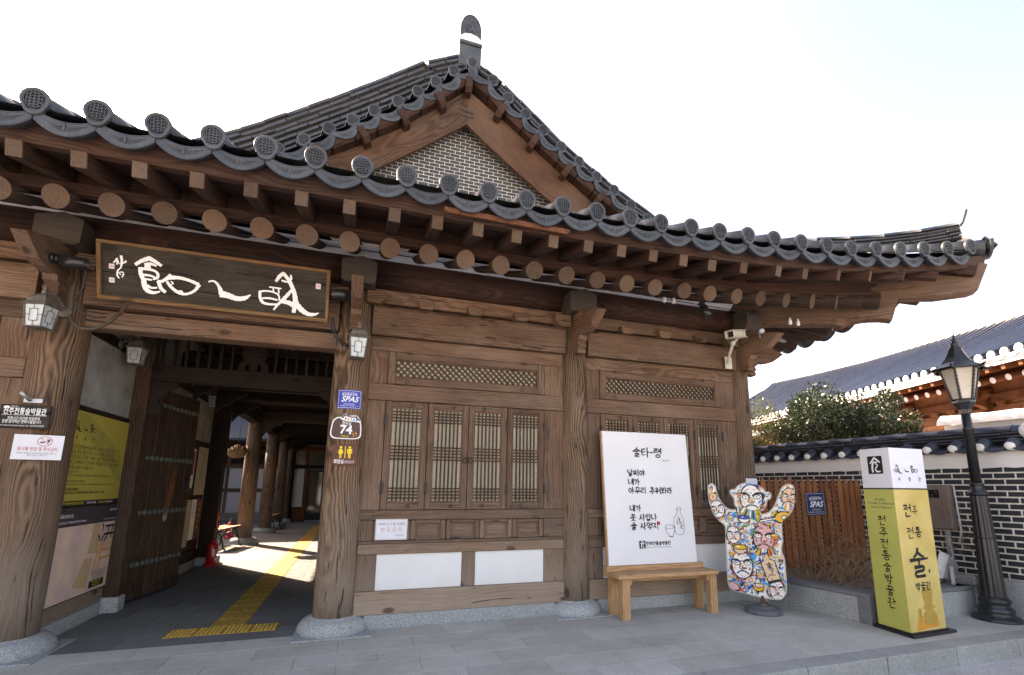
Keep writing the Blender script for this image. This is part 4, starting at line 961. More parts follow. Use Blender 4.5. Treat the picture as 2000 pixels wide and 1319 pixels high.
obj('grey_plaster_panel', box(MB(), (-2.92, 7.62, 3.14), (WX-.012, 11.2, 3.9)), PLAST_G, hall)
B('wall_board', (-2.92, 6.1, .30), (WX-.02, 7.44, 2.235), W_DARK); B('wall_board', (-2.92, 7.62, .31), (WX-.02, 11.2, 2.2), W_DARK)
# gate posts, brace bracket and inner lintel with its row of bars
for px_ in (-2.68, -.21):
    obj('post_stone', box(MB(), (px_-.105, 7.44, -.02), (px_+.105, 7.645, .17), .012), GRAN, hall)
    B('gate_post', (px_-.088, 7.455, .171), (px_+.088, 7.625, 3.75), W_GATE)
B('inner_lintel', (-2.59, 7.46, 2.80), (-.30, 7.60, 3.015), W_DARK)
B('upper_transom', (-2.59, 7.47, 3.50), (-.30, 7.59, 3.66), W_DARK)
for k in range(17):
    xx = -2.52+k*.134
    if abs(xx+1.45) < .14: continue
    B('transom_bar', (xx-.019, 7.505, 3.016), (xx+.019, 7.545, 3.499), W_DARK)
pl = [(-.19, 0), (-.10, 0), (-.10, .09), (-.06, .12), (-.045, .09), (-.045, 0), (.045, 0), (.045, .09), (.06, .12), (.10, .09), (.10, 0), (.19, 0), (.18, .10), (.12, .15), (.155, .22), (.155, .30), (.12, .36), (.09, .385), (.15, .43), (.07, .44), (.05, .41), (-.05, .41), (-.07, .44), (-.15, .43), (-.09, .385), (-.12, .36), (-.155, .30), (-.155, .22), (-.12, .15), (-.18, .10)]
mb = MB(); prism(mb, pl, .045, fr((-1.45, 7.548, 3.016), (1, 0, 0), (0, 0, 1), (0, -1, 0))); obj('carved_ornament', mb, W_DARK, hall)
br = [(0, 0), (.30, 0), (.27, -.07), (.17, -.13), (.14, -.19), (.09, -.22), (.10, -.27), (.14, -.33), (.13, -.41), (.06, -.45), (0, -.45)]
for px_, s_ in ((-2.588, 1), (-.302, -1)):
    mb = MB(); prism(mb, [(s_*u, v) for u, v in br], .06, fr((px_, 7.56, 2.799), (1, 0, 0), (0, 0, 1), (0, -1, 0))); obj('gate_bracket', mb, W_DARK, hall)
# gate leaf swung open against the left wall: thing with planks, studs, ring
gl = thing('gate_leaf', 'heavy studded plank gate leaf standing open against the passage wall', 'gate', (-2.665, 7.78, 0), R(90-11.0))
W_ = 1.22; npl = 6
for k in range(npl):
    mb = MB(); box(mb, (k*W_/npl+.002, -.02, .035), ((k+1)*W_/npl-.002, .02, 2.78), .005); obj('plank', mb, W_GATE, gl, local=True)
for zz in (.47, 1.12, 1.83, 2.56):
    obj('batten', box(MB(), (.02, .02, zz-.06), (W_-.02, .06, zz+.06), .006), W_GATE, gl, local=True)
    for k in range(11):
        lathe(mb := MB(), (0, 0, 0), [(.040, 0), (.040, .008), (.032, .022), (.016, .031), (.003, .033)], n=12, M=T(.07+k*.108, -.020, zz) @ Matrix.Rotation(R(90), 4, 'X')); obj('stud', mb, PATINA, gl, local=True)
lathe(mb := MB(), (0, 0, 0), [(.095, 0), (.10, .006), (.07, .014), (.03, .03), (.0, .034)], n=16, M=T(1.10, -.021, 1.47) @ Matrix.Rotation(R(90), 4, 'X'))
tube(mb, [(1.10+.055*math.sin(a), -.058, 1.40+.055*math.cos(a)) for a in [i*math.pi/8 for i in range(17)]], .008, 6); obj('ring_handle', mb, IRON, gl, local=True)
mb = MB(); box(mb, (.0, -.028, .50), (.12, -.0205, .58), .002); obj('hinge_strap', mb, IRON, gl, local=True)
mb = MB(); prism(mb, [(-.02, 0), (.09, .02), (.17, .35), (.19, .62), (.10, .64), (.05, .40)], .003, fr((.62, -.0205, 1.05), (1, 0, 0), (0, 0, 1), (0, -1, 0))); obj('torn_strip', mb, W_RED, gl, local=True)
mb = MB(); prism(mb, [(0, .02), (.04, .06), (.10, .02), (.11, -.07), (.05, -.11), (.01, -.06)], .002, fr((.60, -.0215, 1.08), (1, 0, 0), (0, 0, 1), (0, -1, 0))); obj('torn_paper', mb, PAPER, gl, local=True)

# passage posts at the courtyard end and the arcade of round columns
obj('post_stone', box(MB(), (-2.83, 11.1, -.02), (-2.42, 11.52, .14), .02), GRAN, hall)
B('end_post', (-2.76, 11.18, .141), (-2.50, 11.45, 3.9), W_DARK)
for y_, r_ in ((14.9, .19), (18.0, .195), (20.7, .17), (22.6, .15)):
    base_stone(-2.66, y_, r_, hall); mb = MB(); cyl(mb, (-2.66, y_, .154), (-2.66, y_, 3.15), r_, r_*.93, n=28, wob=.005); obj('column', mb, W_COL, hall)
B('arcade_beam', (-2.78, 11.45, 3.10), (-2.54, 23.0, 3.36), W_DARK); 
mb = MB(); cyl(mb, (-2.66, 11.3, 3.52), (-2.66, 23, 3.52), .15, n=16); obj('purlin', mb, W_DARK, hall)
for y_ in (8.9, 10.2, 11.5, 14.9, 18.0, 20.7, 22.7):
    mb = MB(); box(mb, (-2.7, y_-.13, 3.16 if y_ > 11 else 3.2), (5.2, y_+.13, 3.50 if y_ > 11 else 3.55), .05); obj('cross_beam', mb, W_DARK, hall)
    for x_, s_ in ((-2.5, 1),):
        mb = MB(); prism(mb, [(0, 0), (.5, 0), (.44, -.08), (.30, -.12), (.22, -.22), (.10, -.26), (0, -.40)], .09, fr((x_, y_+.045, 3.15), (1, 0, 0), (0, 0, 1), (0, -1, 0))); obj('beam_bracket', mb, W_DARK, hall)
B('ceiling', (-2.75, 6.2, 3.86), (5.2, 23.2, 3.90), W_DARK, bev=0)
for k in range(30): 
    mb = MB(); y_ = 11.6+k*.4; cyl(mb, (-4.35, y_, 4.15), (-2.4, y_, 4.60), .07, n=10, capmat=1); obj('rafter', mb, [W_LOG, W_END], hall)
# right wall of the passage and corridor, back wall with glazed doors
obj('room_wall', box(MB(), (.05, 6.15, 0), (.15, 23.2, 3.86)), PLAST_G, hall)
for y_ in (8.9, 11.6, 14.9, 18, 20.7): B('room_post', (-.03, y_-.1, 0), (.20, y_+.1, 3.8), W_DARK)
B('room_sill', (-.01, 6.15, .1), (.16, 23, .5), W_DARK)
obj('plaster_panel', box(MB(), (-2.5, 23.0, 3.07), (.1, 23.1, 3.86)), PLAST_G, hall)
B('back_rail', (-2.55, 22.9, 2.9), (.1, 23.1, 3.07), W_RED); B('back_rail', (-2.55, 22.9, 2.16), (.1, 23.1, 2.32), W_DARK)
for x_ in (-2.55, -2.02, -1.25): B('back_post', (x_-.07, 22.92, 0), (x_+.07, 23.1, 3.1), W_RED if x_ > -2.1 else W_DARK)
obj('plaster_panel', box(MB(), (-2.48, 22.97, .62), (-2.09, 23.05, 2.16)), PLAST, hall); B('back_board', (-2.48, 22.95, 0), (-2.09, 23.05, .60), W_RED)
mb = MB(); box(mb, (-1.95, 22.99, .30), (-1.32, 23.02, 2.10)); gd = obj('glazed_door', mb, GLASSD, hall)
mb = MB()
for p, q in (((-1.95, 22.96, .05), (-1.89, 23.0, 2.14)), ((-1.38, 22.96, .05), (-1.32, 23.0, 2.14)), ((-1.89, 22.96, .05), (-1.38, 23.0, .32)), ((-1.89, 22.96, 2.04), (-1.38, 23.0, 2.14))): box(mb, p, q, .004)
obj('door_frame', mb, IRON, gd)
mb = MB(); box(mb, (-1.18, 22.99, .30), (-.1, 23.02, 2.10)); obj('glazed_door', mb, GLASSD, hall)
lat = MB()
for k in range(26):
    u = -1.95+k*.075
    for s_ in (1, -1):
        dv = Vector((s_*.55, 0, .55)).normalized(); box(lat, (0, 0, -.006), (.76, .012, .006), 0, M=fr((u, 22.95, 2.34), dv, (0, 1, 0), dv.cross(Vector((0, 1, 0)))))
obj('diagonal_lattice', lat, W_DARK, hall, kind='stuff')
obj('paper', box(MB(), (-2.5, 22.985, 2.32), (.1, 22.995, 2.9)), PAPER, hall)
# rear wing across the courtyard with white panels
rw = thing('rear_wing', 'low timber wing with white panels at the back of the courtyard', 'building', (-6, 24.2, 0))
obj('foundation', box(MB(), (-12, 24.15, -.1), (-2.6, 24.5, .30), .01), KERBM, rw)
for k in range(9):
    x0 = -11.3+k*1.02
    for z0, z1 in ((.32, 1.17), (1.32, 2.16)): obj('plaster_panel', box(MB(), (x0+.06, 24.21, z0), (x0+.96, 24.3, z1), .003), PLAST, rw)
    obj('post', box(MB(), (x0-.06, 24.16, .3), (x0+.06, 24.32, 3.3), .006), W_FAC, rw)
for z0, z1 in ((1.17, 1.32), (2.16, 2.36), (2.75, 3.0), (3.1, 3.4)): obj('rail', box(MB(), (-11.5, 24.175, z0), (-2.6, 24.33, z1), .006), W_FAC, rw)
obj('wall', box(MB(), (-11.5, 24.25, 2.36), (-2.6, 24.4, 3.4)), W_DARK, rw)
mb = MB(); mb.add([(-12, 22.9, 3.35), (-2.9, 22.9, 3.35), (-2.9, 25.9, 5.0), (-12, 25.9, 5.0), (-12, 22.9, 3.25), (-2.9, 22.9, 3.25), (-2.9, 25.9, 4.9), (-12, 25.9, 4.9)], [(0, 1, 2, 3), (4, 7, 6, 5), (0, 4, 5, 1)]); obj('roof', mb, TILE_F, rw)
for k in range(22): 
    mb = MB(); cyl(mb, (-11.2+k*.4, 22.95, 3.20), (-11.2+k*.4, 24.3, 3.85), .06, n=8); obj('rafter', mb, W_LOG, rw)

ww = thing('court_sky_block', 'long plastered block added left of the courtyard to cut its sky light', 'building', (-8.2, 18, 0))  # wing-shaped block added to darken the courtyard by hiding sky
obj('wall', box(MB(), (-9.4, 13.2, 0), (-7.0, 24.0, 4.0)), PLAST_G, ww); mb = MB(); mb.add([(-6.2, 12.6, 3.7), (-6.2, 24.4, 3.7), (-8.2, 24.4, 5.2), (-8.2, 12.6, 5.2), (-10.4, 24.4, 3.7), (-10.4, 12.6, 3.7)], [(0, 1, 2, 3), (3, 2, 4, 5)]); obj('roof', mb, TILE_F, ww)
for k in range(5): obj('post', box(MB(), (-7.02, 13.3+k*2.6, 0), (-6.9, 13.45+k*2.6, 3.8), .01), W_FAC, ww)
nb = thing('court_sun_block', 'plain grey house-shaped block added behind the rear wing to shade the courtyard', 'building', (-9, 28, 0))  # added out of view to keep sun off the far courtyard
obj('wall', box(MB(), (-24, 26.2, 0), (2, 33, 8.6)), PLAST_G, nb); mb = MB(); mb.add([(-24.6, 25.6, 8.6), (2.6, 25.6, 8.6), (2.6, 29.6, 10.4), (-24.6, 29.6, 10.4), (2.6, 33.6, 8.6), (-24.6, 33.6, 8.6)], [(0, 1, 2, 3), (3, 2, 4, 5)]); obj('roof', mb, TILE_F, nb)
# ------------------------------------------------------------------ things in the passage and the courtyard
_ts = bpy.data.scenes.new('text_workspace')
def text(s, h, mat, M, parent=None, align='CENTER', bold=0.0, shear=0.0, name='lettering', wfit=None, sp=1.0, depth=0):
    cu = bpy.data.curves.new('t', 'FONT'); cu.body = s; cu.size = 1.0; cu.align_x = align; cu.align_y = 'CENTER'; cu.offset = bold; cu.shear = shear; cu.resolution_u = 3; cu.fill_mode = 'FRONT'; cu.space_character = sp; cu.dimensions = '2D'
    o = bpy.data.objects.new('t', cu); _ts.collection.objects.link(o); _ts.view_layers[0].update(); dg = _ts.view_layers[0].depsgraph
    me = bpy.data.meshes.new_from_object(o.evaluated_get(dg)); bpy.data.objects.remove(o); bpy.data.curves.remove(cu)
    if not me.vertices: return None
    co = np.empty(len(me.vertices)*3, dtype=np.float32); me.vertices.foreach_get('co', co); co = co.reshape(-1, 3)
    k = h*1.35; wd = (co[:, 0].max()-co[:, 0].min())*k; kx = k*(wfit/wd) if wfit else k
    for v in me.vertices: v.co = M @ Vector((v.co.x*kx, v.co.y*k, v.co.z))
    me.materials.clear(); me.materials.append(mat)
    r_ = bpy.data.objects.new(name, me); C.objects.link(r_)
    if parent is not None:
        r_.parent = parent
        if parent.name in INV: r_.matrix_parent_inverse = INV[parent.name]
    return r_

def brush(mb, pts, ws, M, z=0.0, n=7):
    """brush stroke ribbon along smoothed points with varying width, in the XY plane of M"""
    P = [Vector((p[0], p[1], 0)) for p in pts]; m = len(P); Q = []; W = []
    if m == 2: 
        for k in range(4): t = k/3; Q.append(P[0].lerp(P[1], t)); W.append(ws[0]+(ws[-1]-ws[0])*t)
    else:
        for i in range(m-1):
            p0 = P[max(i-1, 0)]; p1 = P[i]; p2 = P[i+1]; p3 = P[min(i+2, m-1)]
            for k in range(n):
                t = k/n; Q.append(.5*((2*p1)+(p2-p0)*t+(2*p0-5*p1+4*p2-p3)*t*t+(3*p1-p0-3*p2+p3)*t**3)); W.append(ws[i]+(ws[i+1]-ws[i])*t)
        Q.append(P[-1]); W.append(ws[-1])
    vs = []
    for i, q in enumerate(Q):
        d = Q[min(i+1, len(Q)-1)]-Q[max(i-1, 0)]
        if d.length < 1e-9: d = Vector((1, 0, 0))
        d.normalize(); nn = Vector((-d.y, d.x, 0)); e = -d*W[i]*.18 if i == 0 else (d*W[i]*.12 if i == len(Q)-1 else Vector())
        hw = W[i]*.5*(1+.10*math.sin(i*2.3+len(Q)))
        for s_ in (1, -1): v = q+nn*hw*s_+e; vs.append(M @ Vector((v.x, v.y, z)))
    mb.add(vs, [(2*i, 2*i+1, 2*i+3, 2*i+2) for i in range(len(Q)-1)], 0)

JA = {'ㄱ': [[(.05, .85), (.8, .92), (.62, .4), (.4, 0)]], 'ㄴ': [[(.12, 1), (.1, .2), (.3, .1), (.95, .22)]], 'ㄷ': [[(.1, .9), (.85, .95)], [(.15, .88), (.12, .12), (.95, .15)]], 'ㄹ': [[(.1, .95), (.8, .98), (.75, .58), (.18, .5), (.15, .08), (.92, .12)]],
      'ㅁ': [[(.1, .92), (.16, .05)], [(.1, .9), (.86, .95), (.8, .08), (.16, .06)]], 'ㅂ': [[(.1, 1), (.16, .05)], [(.84, 1), (.8, .05)], [(.16, .5), (.8, .54)], [(.16, .07), (.8, .1)]], 'ㅅ': [[(.5, 1), (.36, .45), (0, .02)], [(.42, .6), (.7, .25), (1, .05)]],
      'ㅇ': [[(.5, .92), (.14, .7), (.12, .3), (.5, .08), (.86, .3), (.84, .72), (.5, .92)]], 'ㅈ': [[(.08, .9), (.85, .95), (.45, .42), (.0, .02)], [(.46, .5), (.72, .2), (1, .05)]], 'ㅊ': [[(.35, 1.12), (.62, 1.05)], [(.08, .82), (.85, .86), (.45, .4), (.0, .02)], [(.46, .46), (1, .05)]],
      'ㅋ': [[(.05, .85), (.8, .92), (.62, .4), (.4, 0)], [(.1, .48), (.7, .52)]], 'ㅌ': [[(.1, .95), (.85, .98)], [(.15, .52), (.8, .56)], [(.15, .93), (.12, .12), (.95, .15)]], 'ㅍ': [[(.05, .92), (.95, .95)], [(.33, .9), (.36, .1)], [(.68, .9), (.64, .1)], [(0, .05), (1, .08)]], 'ㅎ': [[(.35, 1.12), (.62, 1.08)], [(.05, .84), (.95, .88)], [(.5, .66), (.18, .5), (.2, .14), (.5, .02), (.82, .2), (.8, .5), (.5, .66)]]}
CH = 'ㄱㄲㄴㄷㄸㄹㅁㅂㅃㅅㅆㅇㅈㅉㅊㅋㅌㅍㅎ'; JU = 'ㅏㅐㅑㅒㅓㅔㅕㅖㅗㅘㅙㅚㅛㅜㅝㅞㅟㅠㅡㅢㅣ'; JO = ['', 'ㄱ', 'ㄲ', '', 'ㄴ', '', '', 'ㄷ', 'ㄹ', '', '', '', '', '', '', '', 'ㅁ', 'ㅂ', '', 'ㅅ', 'ㅆ', 'ㅇ', 'ㅈ', 'ㅊ', 'ㅋ', 'ㅌ', 'ㅍ', 'ㅎ']
VV = {'ㅏ': [[(.3, 1), (.34, 0)], [(.34, .52), (.95, .56)]], 'ㅐ': [[(.15, .95), (.18, .05)], [(.18, .5), (.6, .52)], [(.65, 1), (.68, 0)]], 'ㅑ': [[(.3, 1), (.34, 0)], [(.34, .66), (.9, .7)], [(.34, .38), (.95, .42)]], 'ㅓ': [[(.7, 1), (.72, 0)], [(.0, .52), (.7, .56)]], 'ㅔ': [[(.4, .95), (.42, .05)], [(0, .5), (.4, .52)], [(.82, 1), (.84, 0)]], 'ㅕ': [[(.7, 1), (.72, 0)], [(.05, .66), (.7, .7)], [(.0, .38), (.7, .42)]], 'ㅣ': [[(.5, 1), (.53, 0)]],
      'ㅗ': [[(.5, 1), (.5, .35)], [(0, .25), (1, .35)]], 'ㅜ': [[(0, .75), (1, .85)], [(.5, .78), (.46, 0)]], 'ㅡ': [[(0, .45), (1, .6)]]}
VV['ㅠ'] = [[(0, .75), (1, .85)], [(.35, .78), (.3, 0)], [(.65, .8), (.66, 0)]]; VV['ㅛ'] = [[(.35, 1), (.36, .3)], [(.65, 1), (.64, .3)], [(0, .25), (1, .32)]]
CMB = {'ㅘ': 'ㅗㅏ', 'ㅝ': 'ㅜㅓ', 'ㅚ': 'ㅗㅣ', 'ㅟ': 'ㅜㅣ', 'ㅢ': 'ㅡㅣ'}
def hangul(mb, ch, x, y, s, wt, M, zc):
    """write one syllable with its lower-left corner at (x, y)"""
    if ch == '-': brush(mb, [(x, y+s*.5), (x+s*.35, y+s*.5)], [wt, wt*.8], M, zc[0]); return
    k = ord(ch)-0xAC00
    if not 0 <= k < 11172: return
    c, v, f = CH[k//588], JU[k % 588//28], JO[k % 28]
    put = []
    hor = v in 'ㅗㅛㅜㅠㅡ'; comp = v in CMB
    top = 0.40 if f else 0.0
    hh = 1-top
    if hor: put += [('j', c, .2, top+hh*.45, .6, hh*.5)]; put += [('v', v, .0, top+hh*(.0 if v != 'ㅡ' else .05), 1, hh*.42)]
    elif comp: put += [('j', c, .08, top+hh*.5, .42, hh*.45), ('v', CMB[v][0], .0, top+hh*.05, .58, hh*.4), ('v', CMB[v][1], .62, top, .36, hh*1.0)]
    else: put += [('j', c, .0, top+hh*.18, .52, hh*.68), ('v', v, .55, top-(.02), .42, hh+.02)]
    if f: put += [('j', f, .18, .0, .62, .35)]
    r1 = random.Random(ord(ch)*7+int(x*1000))
    for t, q, a, b, w_, h_ in put:
        seq = VV[q] if t == 'v' else JA.get(q) or [[(p[0]*.48, p[1]) for p in st] for st in JA[{'ㅆ': 'ㅅ', 'ㄲ': 'ㄱ', 'ㄸ': 'ㄷ', 'ㅃ': 'ㅂ', 'ㅉ': 'ㅈ'}[q]]]+[[(p[0]*.48+.5, p[1]) for p in st] for st in JA[{'ㅆ': 'ㅅ', 'ㄲ': 'ㄱ', 'ㄸ': 'ㄷ', 'ㅃ': 'ㅂ', 'ㅉ': 'ㅈ'}[q]]]
        for st in seq:
            pts = [(x+s*(a+w_*p[0]+r1.uniform(-.015, .015)), y+s*(b+h_*p[1]+r1.uniform(-.015, .015))) for p in st]
            ws = [wt*(1.15 if i == 0 else (.55 if i == len(st)-1 and r1.random() < .6 else .9)) for i in range(len(st))]
            brush(mb, pts, ws, M, zc[0], 4); zc[0] += .00002
def write(mb, s, x, y, sz, wt, M, adv=1.08, vert=False, z0=.0016):
    zc = [z0]
    for ch in s:
        if ch == ' ': x += sz*.5; continue
        hangul(mb, ch, x, y, sz, wt, M, zc)
        if vert: y -= sz*adv
        else: x += sz*(adv if ch != '-' else .45)

def poster(name, label, cat, O, X, Y, w_, h_, mat, th=.004, group=None):
    """flat sheet; O lower-left corner, X/Y unit axes. returns thing, frame"""
    X = Vector(X).normalized(); Y = Vector(Y).normalized(); Z = X.cross(Y); F = fr(O, X, Y, Z)
    t = thing(name, label, cat, tuple(O), 0, group); obj('sheet', box(MB(), (0, 0, 0), (w_, h_, th), M=F), mat, t); return t, F @ T(0, 0, th)
def rect(mb, a, b, M, z=.0012, mat=0): mb.add([M @ Vector(p) for p in ((a[0], a[1], z), (b[0], a[1], z), (b[0], b[1], z), (a[0], b[1], z))], [(0, 1, 2, 3)], mat)
def polyf(mb, pts, M, z=.0012, mat=0): mb.add([M @ Vector((p[0], p[1], z)) for p in pts], [tuple(range(len(pts)))], mat)

# yellow information poster on the passage wall (print reads from the far end towards the gate)
X_ = (0, 1, 0)
t, F = poster('yellow_poster', 'yellow information poster with mountain shape on the passage wall', 'poster', (WX-.0075, 6.13, 1.315), X_, (0, 0, 1), 1.30, .915, YPOST, th=.02)
mb = MB(); polyf(mb, [(.10, .88), (.30, .915-.02), (.55, .80), (.80, .70), (1.0, .62), (1.02, .50), (1.27, .30), (1.27, .18), (.95, .36), (.7, .48), (.45, .6), (.2, .72)], F, .0006); obj('mountain_shape', mb, DKOL, t)

GL_KWAN, GL_SIG, GL_EUL, GL_SU = SIGNSTROKES[:17], SIGNSTROKES[17:24], SIGNSTROKES[24:26], SIGNSTROKES[26:]
def logo3(M, s, parent, mat=INK, gap=1.0):
    mb = MB(); x = 0; zc = .0015
    for G in (GL_SU, GL_EUL, GL_KWAN):
        x0 = min(p[0] for st, w_ in G for p in st); x1 = max(p[0] for st, w_ in G for p in st)
        for st, w_ in G: brush(mb, [((p[0]-x0)*s+x, (p[1]-.05)*s) for p in st], [q*1.4*s for q in w_], M, zc, 3); zc += .00002
        x += (x1-x0+.12*gap)*s
    obj('lettering', mb, mat, parent); return x
logo3(F @ T(.06, .70, 0), .26, t)
mb = MB()
for k, ch in enumerate('수을관'): write(mb, ch, .12+k*.17, .62, .04, .006, F)
obj('lettering', mb, INK, t)
LN = ['전주전통술박물관은 가양주 문화의 맥을 잇고', '술을 빚는 즐거움과 나누는 흥을 전하는 곳입니다', '가문마다 다른 누룩과 물맛을 살린 전통주를', '보고 배우고 맛보며 계절에 맞는 술자리를', '함께 나눌 수 있습니다']
for i, l in enumerate(LN): text(l, .034, INK, F @ T(.08, .545-i*.052, .0014), t, 'LEFT', wfit=1.10 if i < 4 else .5)
text('수을관 소개', .022, INK, F @ T(.08, .29, .0014), t, 'LEFT', wfit=.2); text('조선시대 술 문화와 가양주의 전통을 되살려 체험하는 공간', .02, INK, F @ T(.08, .255, .0014), t, 'LEFT', wfit=1.0)
text('Jeonju Traditional Wine Museum', .022, INK, F @ T(.08, .20, .0014), t, 'LEFT', wfit=.36); text('Jeonju Traditional Wine Museum is a space that shows brewing customs of home and season', .018, INK, F @ T(.08, .168, .0014), t, 'LEFT', wfit=1.08)
text('全州傳統酒博物館', .026, INK, F @ T(.08, .115, .0014), t, 'LEFT', wfit=.26); text('傳統酒文化體驗空間 釀造 展示 試飮', .022, INK, F @ T(.08, .08, .0014), t, 'LEFT', wfit=.85)
t2, F2 = poster('opening_hours_strip', 'black strip with opening hours under the yellow poster', 'sign', (WX-.0075, 6.13, 1.262), X_, (0, 0, 1), 1.30, .05, INK, th=.022)
text('전주전통술박물관 운영시간', .024, YELP, F2 @ T(.08, .025, .0014), t2, 'LEFT', wfit=.42); text('09:00-18:00', .026, WHITEK, F2 @ T(.56, .025, .0014), t2, 'LEFT', wfit=.2); text('체험예약 및 문의전화', .022, YELP, F2 @ T(.82, .025, .0014), t2, 'LEFT', wfit=.16); text('(063)287-6305', .024, WHITEK, F2 @ T(1.0, .025, .0014), t2, 'LEFT', wfit=.16)
# pink poster
t, F = poster('pink_poster', 'large pink and ochre poster with dark header low on the passage wall', 'poster', (WX-.0075, 6.12, .315), X_, (0, 0, 1), 1.40, .93, PINKP, th=.02)
mb = MB(); rect(mb, (0, .74), (1.40, .93), F, .0006); obj('header', mb, DKPUR, t)
mb = MB(); polyf(mb, [(.78, .42), (1.0, .40), (.98, .73), (.84, .735)], F, .0006); polyf(mb, [(.55, .10), (.86, .05), (.92, .36), (.74, .37)], F, .0006); obj('ochre_shape', mb, PINK2, t)
text('Welcome to', .05, WHITEK, F @ T(.07, .85, .0014), t, 'LEFT', wfit=.28); text('Jeonju Korean Traditional Wine Museum', .028, WHITEK, F @ T(.05, .785, .0014), t, 'LEFT', wfit=.58)
text('Jeonju', .03, WHITEK, F @ T(1.16, .88, .0014), t, 'LEFT', wfit=.17); text('Jeonju Korean traditional', .018, WHITEK, F @ T(1.03, .775, .0014), t, 'LEFT', wfit=.33)
mb = MB()
for q in ([(1.04, .72), (1.06, .69), (1.05, .64)], [(.97, .60), (1.0, .57), (1.0, .53)], [(1.05, .53), (1.08, .57), (1.12, .61)], [(1.11, .69), (1.39, .69)], [(1.20, .69), (1.18, .54)], [(1.29, .69), (1.28, .54)], [(1.11, .60), (1.39, .60)], [(1.13, .52), (1.15, .58)]): brush(mb, q, [.03, .026, .02][:len(q)] if len(q) > 2 else [.026, .022], F, .0016+.00002*len(mb.f))
obj('lettering', mb, INK, t); mb = MB()
for q in ([(1.05, .52), (1.0, .38), (.97, .22)], [(1.10, .52), (1.08, .36), (1.06, .23)], [(1.08, .42), (1.36, .42)], [(1.07, .33), (1.34, .34)], [(1.12, .42), (1.19, .51)], [(1.28, .50), (1.33, .46), (1.39, .51)]): brush(mb, q, [.028, .024, .022][:len(q)] if len(q) > 2 else [.024, .022], F, .0016+.00002*len(mb.f))
obj('orange_lettering', mb, ORANGEP, t)
for i in range(5): text('누룩과 쌀과 물로 빚는 우리 술', .016, INK, F @ T(.93+.01*i, .205-.022*i, .0014), t, 'LEFT', wfit=.38-.03*i)
mb = MB(); rect(mb, (.92, .03), (1.26, .105), F, .0010); obj('dark_label', mb, INK, t); text('전주전통술박물관', .022, YELP, F @ T(.98, .082, .0024), t, 'LEFT', wfit=.22); text('(063)287-6305', .018, YELP, F @ T(1.0, .052, .0024), t, 'LEFT', wfit=.17)
# smaller posters beyond the gate leaf
def small(name, label, y0, z0, w_, h_, mat, group='posters behind the gate leaf'):
    return poster(name, label, 'poster', (WX+.012, y0, z0), X_, (0, 0, 1), w_, h_, mat, th=.008, group=group)
t, F = small('notice_poster', 'pale blue timetable poster at the upper left of the board behind the gate leaf', 9.30, 1.30, .55, .88, LGLASS)
for i in range(8): text('시간 프로그램 안내', .02, INKG, F @ T(.06, .75-i*.09, .0012), t, 'LEFT', wfit=.4)
t, F = small('black_frame_poster', 'narrow black framed poster with crimson picture and white tag', 9.90, 1.30, .42, .86, INK)
mb = MB(); rect(mb, (.05, .18), (.37, .80), F); obj('picture', mb, WHITEP, t); mb = MB(); polyf(mb, [(.09, .34), (.33, .34), (.33, .76), (.12, .76)], F, .002); obj('crimson_print', mb, plain('crimson_print', (.22, .01, .03), .5, var=.3, scale=8, bump=0), t); mb = MB(); rect(mb, (.08, .12), (.34, .28), F, .0026); obj('tag', mb, PAPERW, t)
t, F = small('cream_poster', 'cream poster with a column of blue vertical writing', 10.42, 1.30, .60, .86, PAPER)
for i in range(9): text('전통술교실', .03, BLUEP, F @ T(.30, .74-i*.07, .0012), t, wfit=.2)
t, F = small('brush_poster', 'white poster with black brush writing and small red seal', 9.25, .42, .62, .80, PAPERW)
mb = MB(); write(mb, '선비술', .08, .62, .10, .012, F); write(mb, '사발 막걸리', .04, .50, .085, .010, F); obj('lettering', mb, INK, t); mb = MB(); rect(mb, (.44, .68), (.48, .72), F); obj('seal', mb, INKR, t)
for i in range(9): text('누룩 향 가득한 우리 술 한 사발', .018, INKG, F @ T(.06, .42-i*.04, .0012), t, 'LEFT', wfit=.45)
t, F = small('stained_poster', 'stained pale poster with a short price list', 9.92, .42, .45, .80, PAPER)
for i in range(6): text('막걸리 3000', .022, INKG, F @ T(.22, .55-i*.06, .0012), t, wfit=.2)
t, F = small('narrow_poster', 'narrow white poster with black title at its head', 10.42, .52, .26, .70, PAPERW); mb = MB(); write(mb, '술이야기', .09, .58, .07, .01, F, vert=True); obj('lettering', mb, INK, t)
t, F = small('maroon_poster', 'thin maroon poster beside the end post', 10.74, .50, .26, .74, BROWNP)
for i in range(5): text('축제', .04, YELP, F @ T(.13, .62-i*.1, .0012), t, wfit=.12)
o = obj('orange_bracket', MB(), ORNG) if False else None
mb = MB(); q = (-2.49, 11.30, .66)
for a, b in (((0, -.02, 0), (.012, .02, .30)), ((0, -.02, 0), (.012, .17, .04)), ((0, -.02, .17), (.012, .17, .21)), ((0, -.012, .30), (.012, .012, .33))): box(mb, (q[0]+a[0], q[1]+a[1]-.06, q[2]+a[2]), (q[0]+b[0], q[1]+b[1]-.06, q[2]+b[2]), .003)
tag(obj('fire_sign_bracket', mb, ORNG), 'orange hook-shaped bracket on the dark end post above the extinguisher', 'bracket')

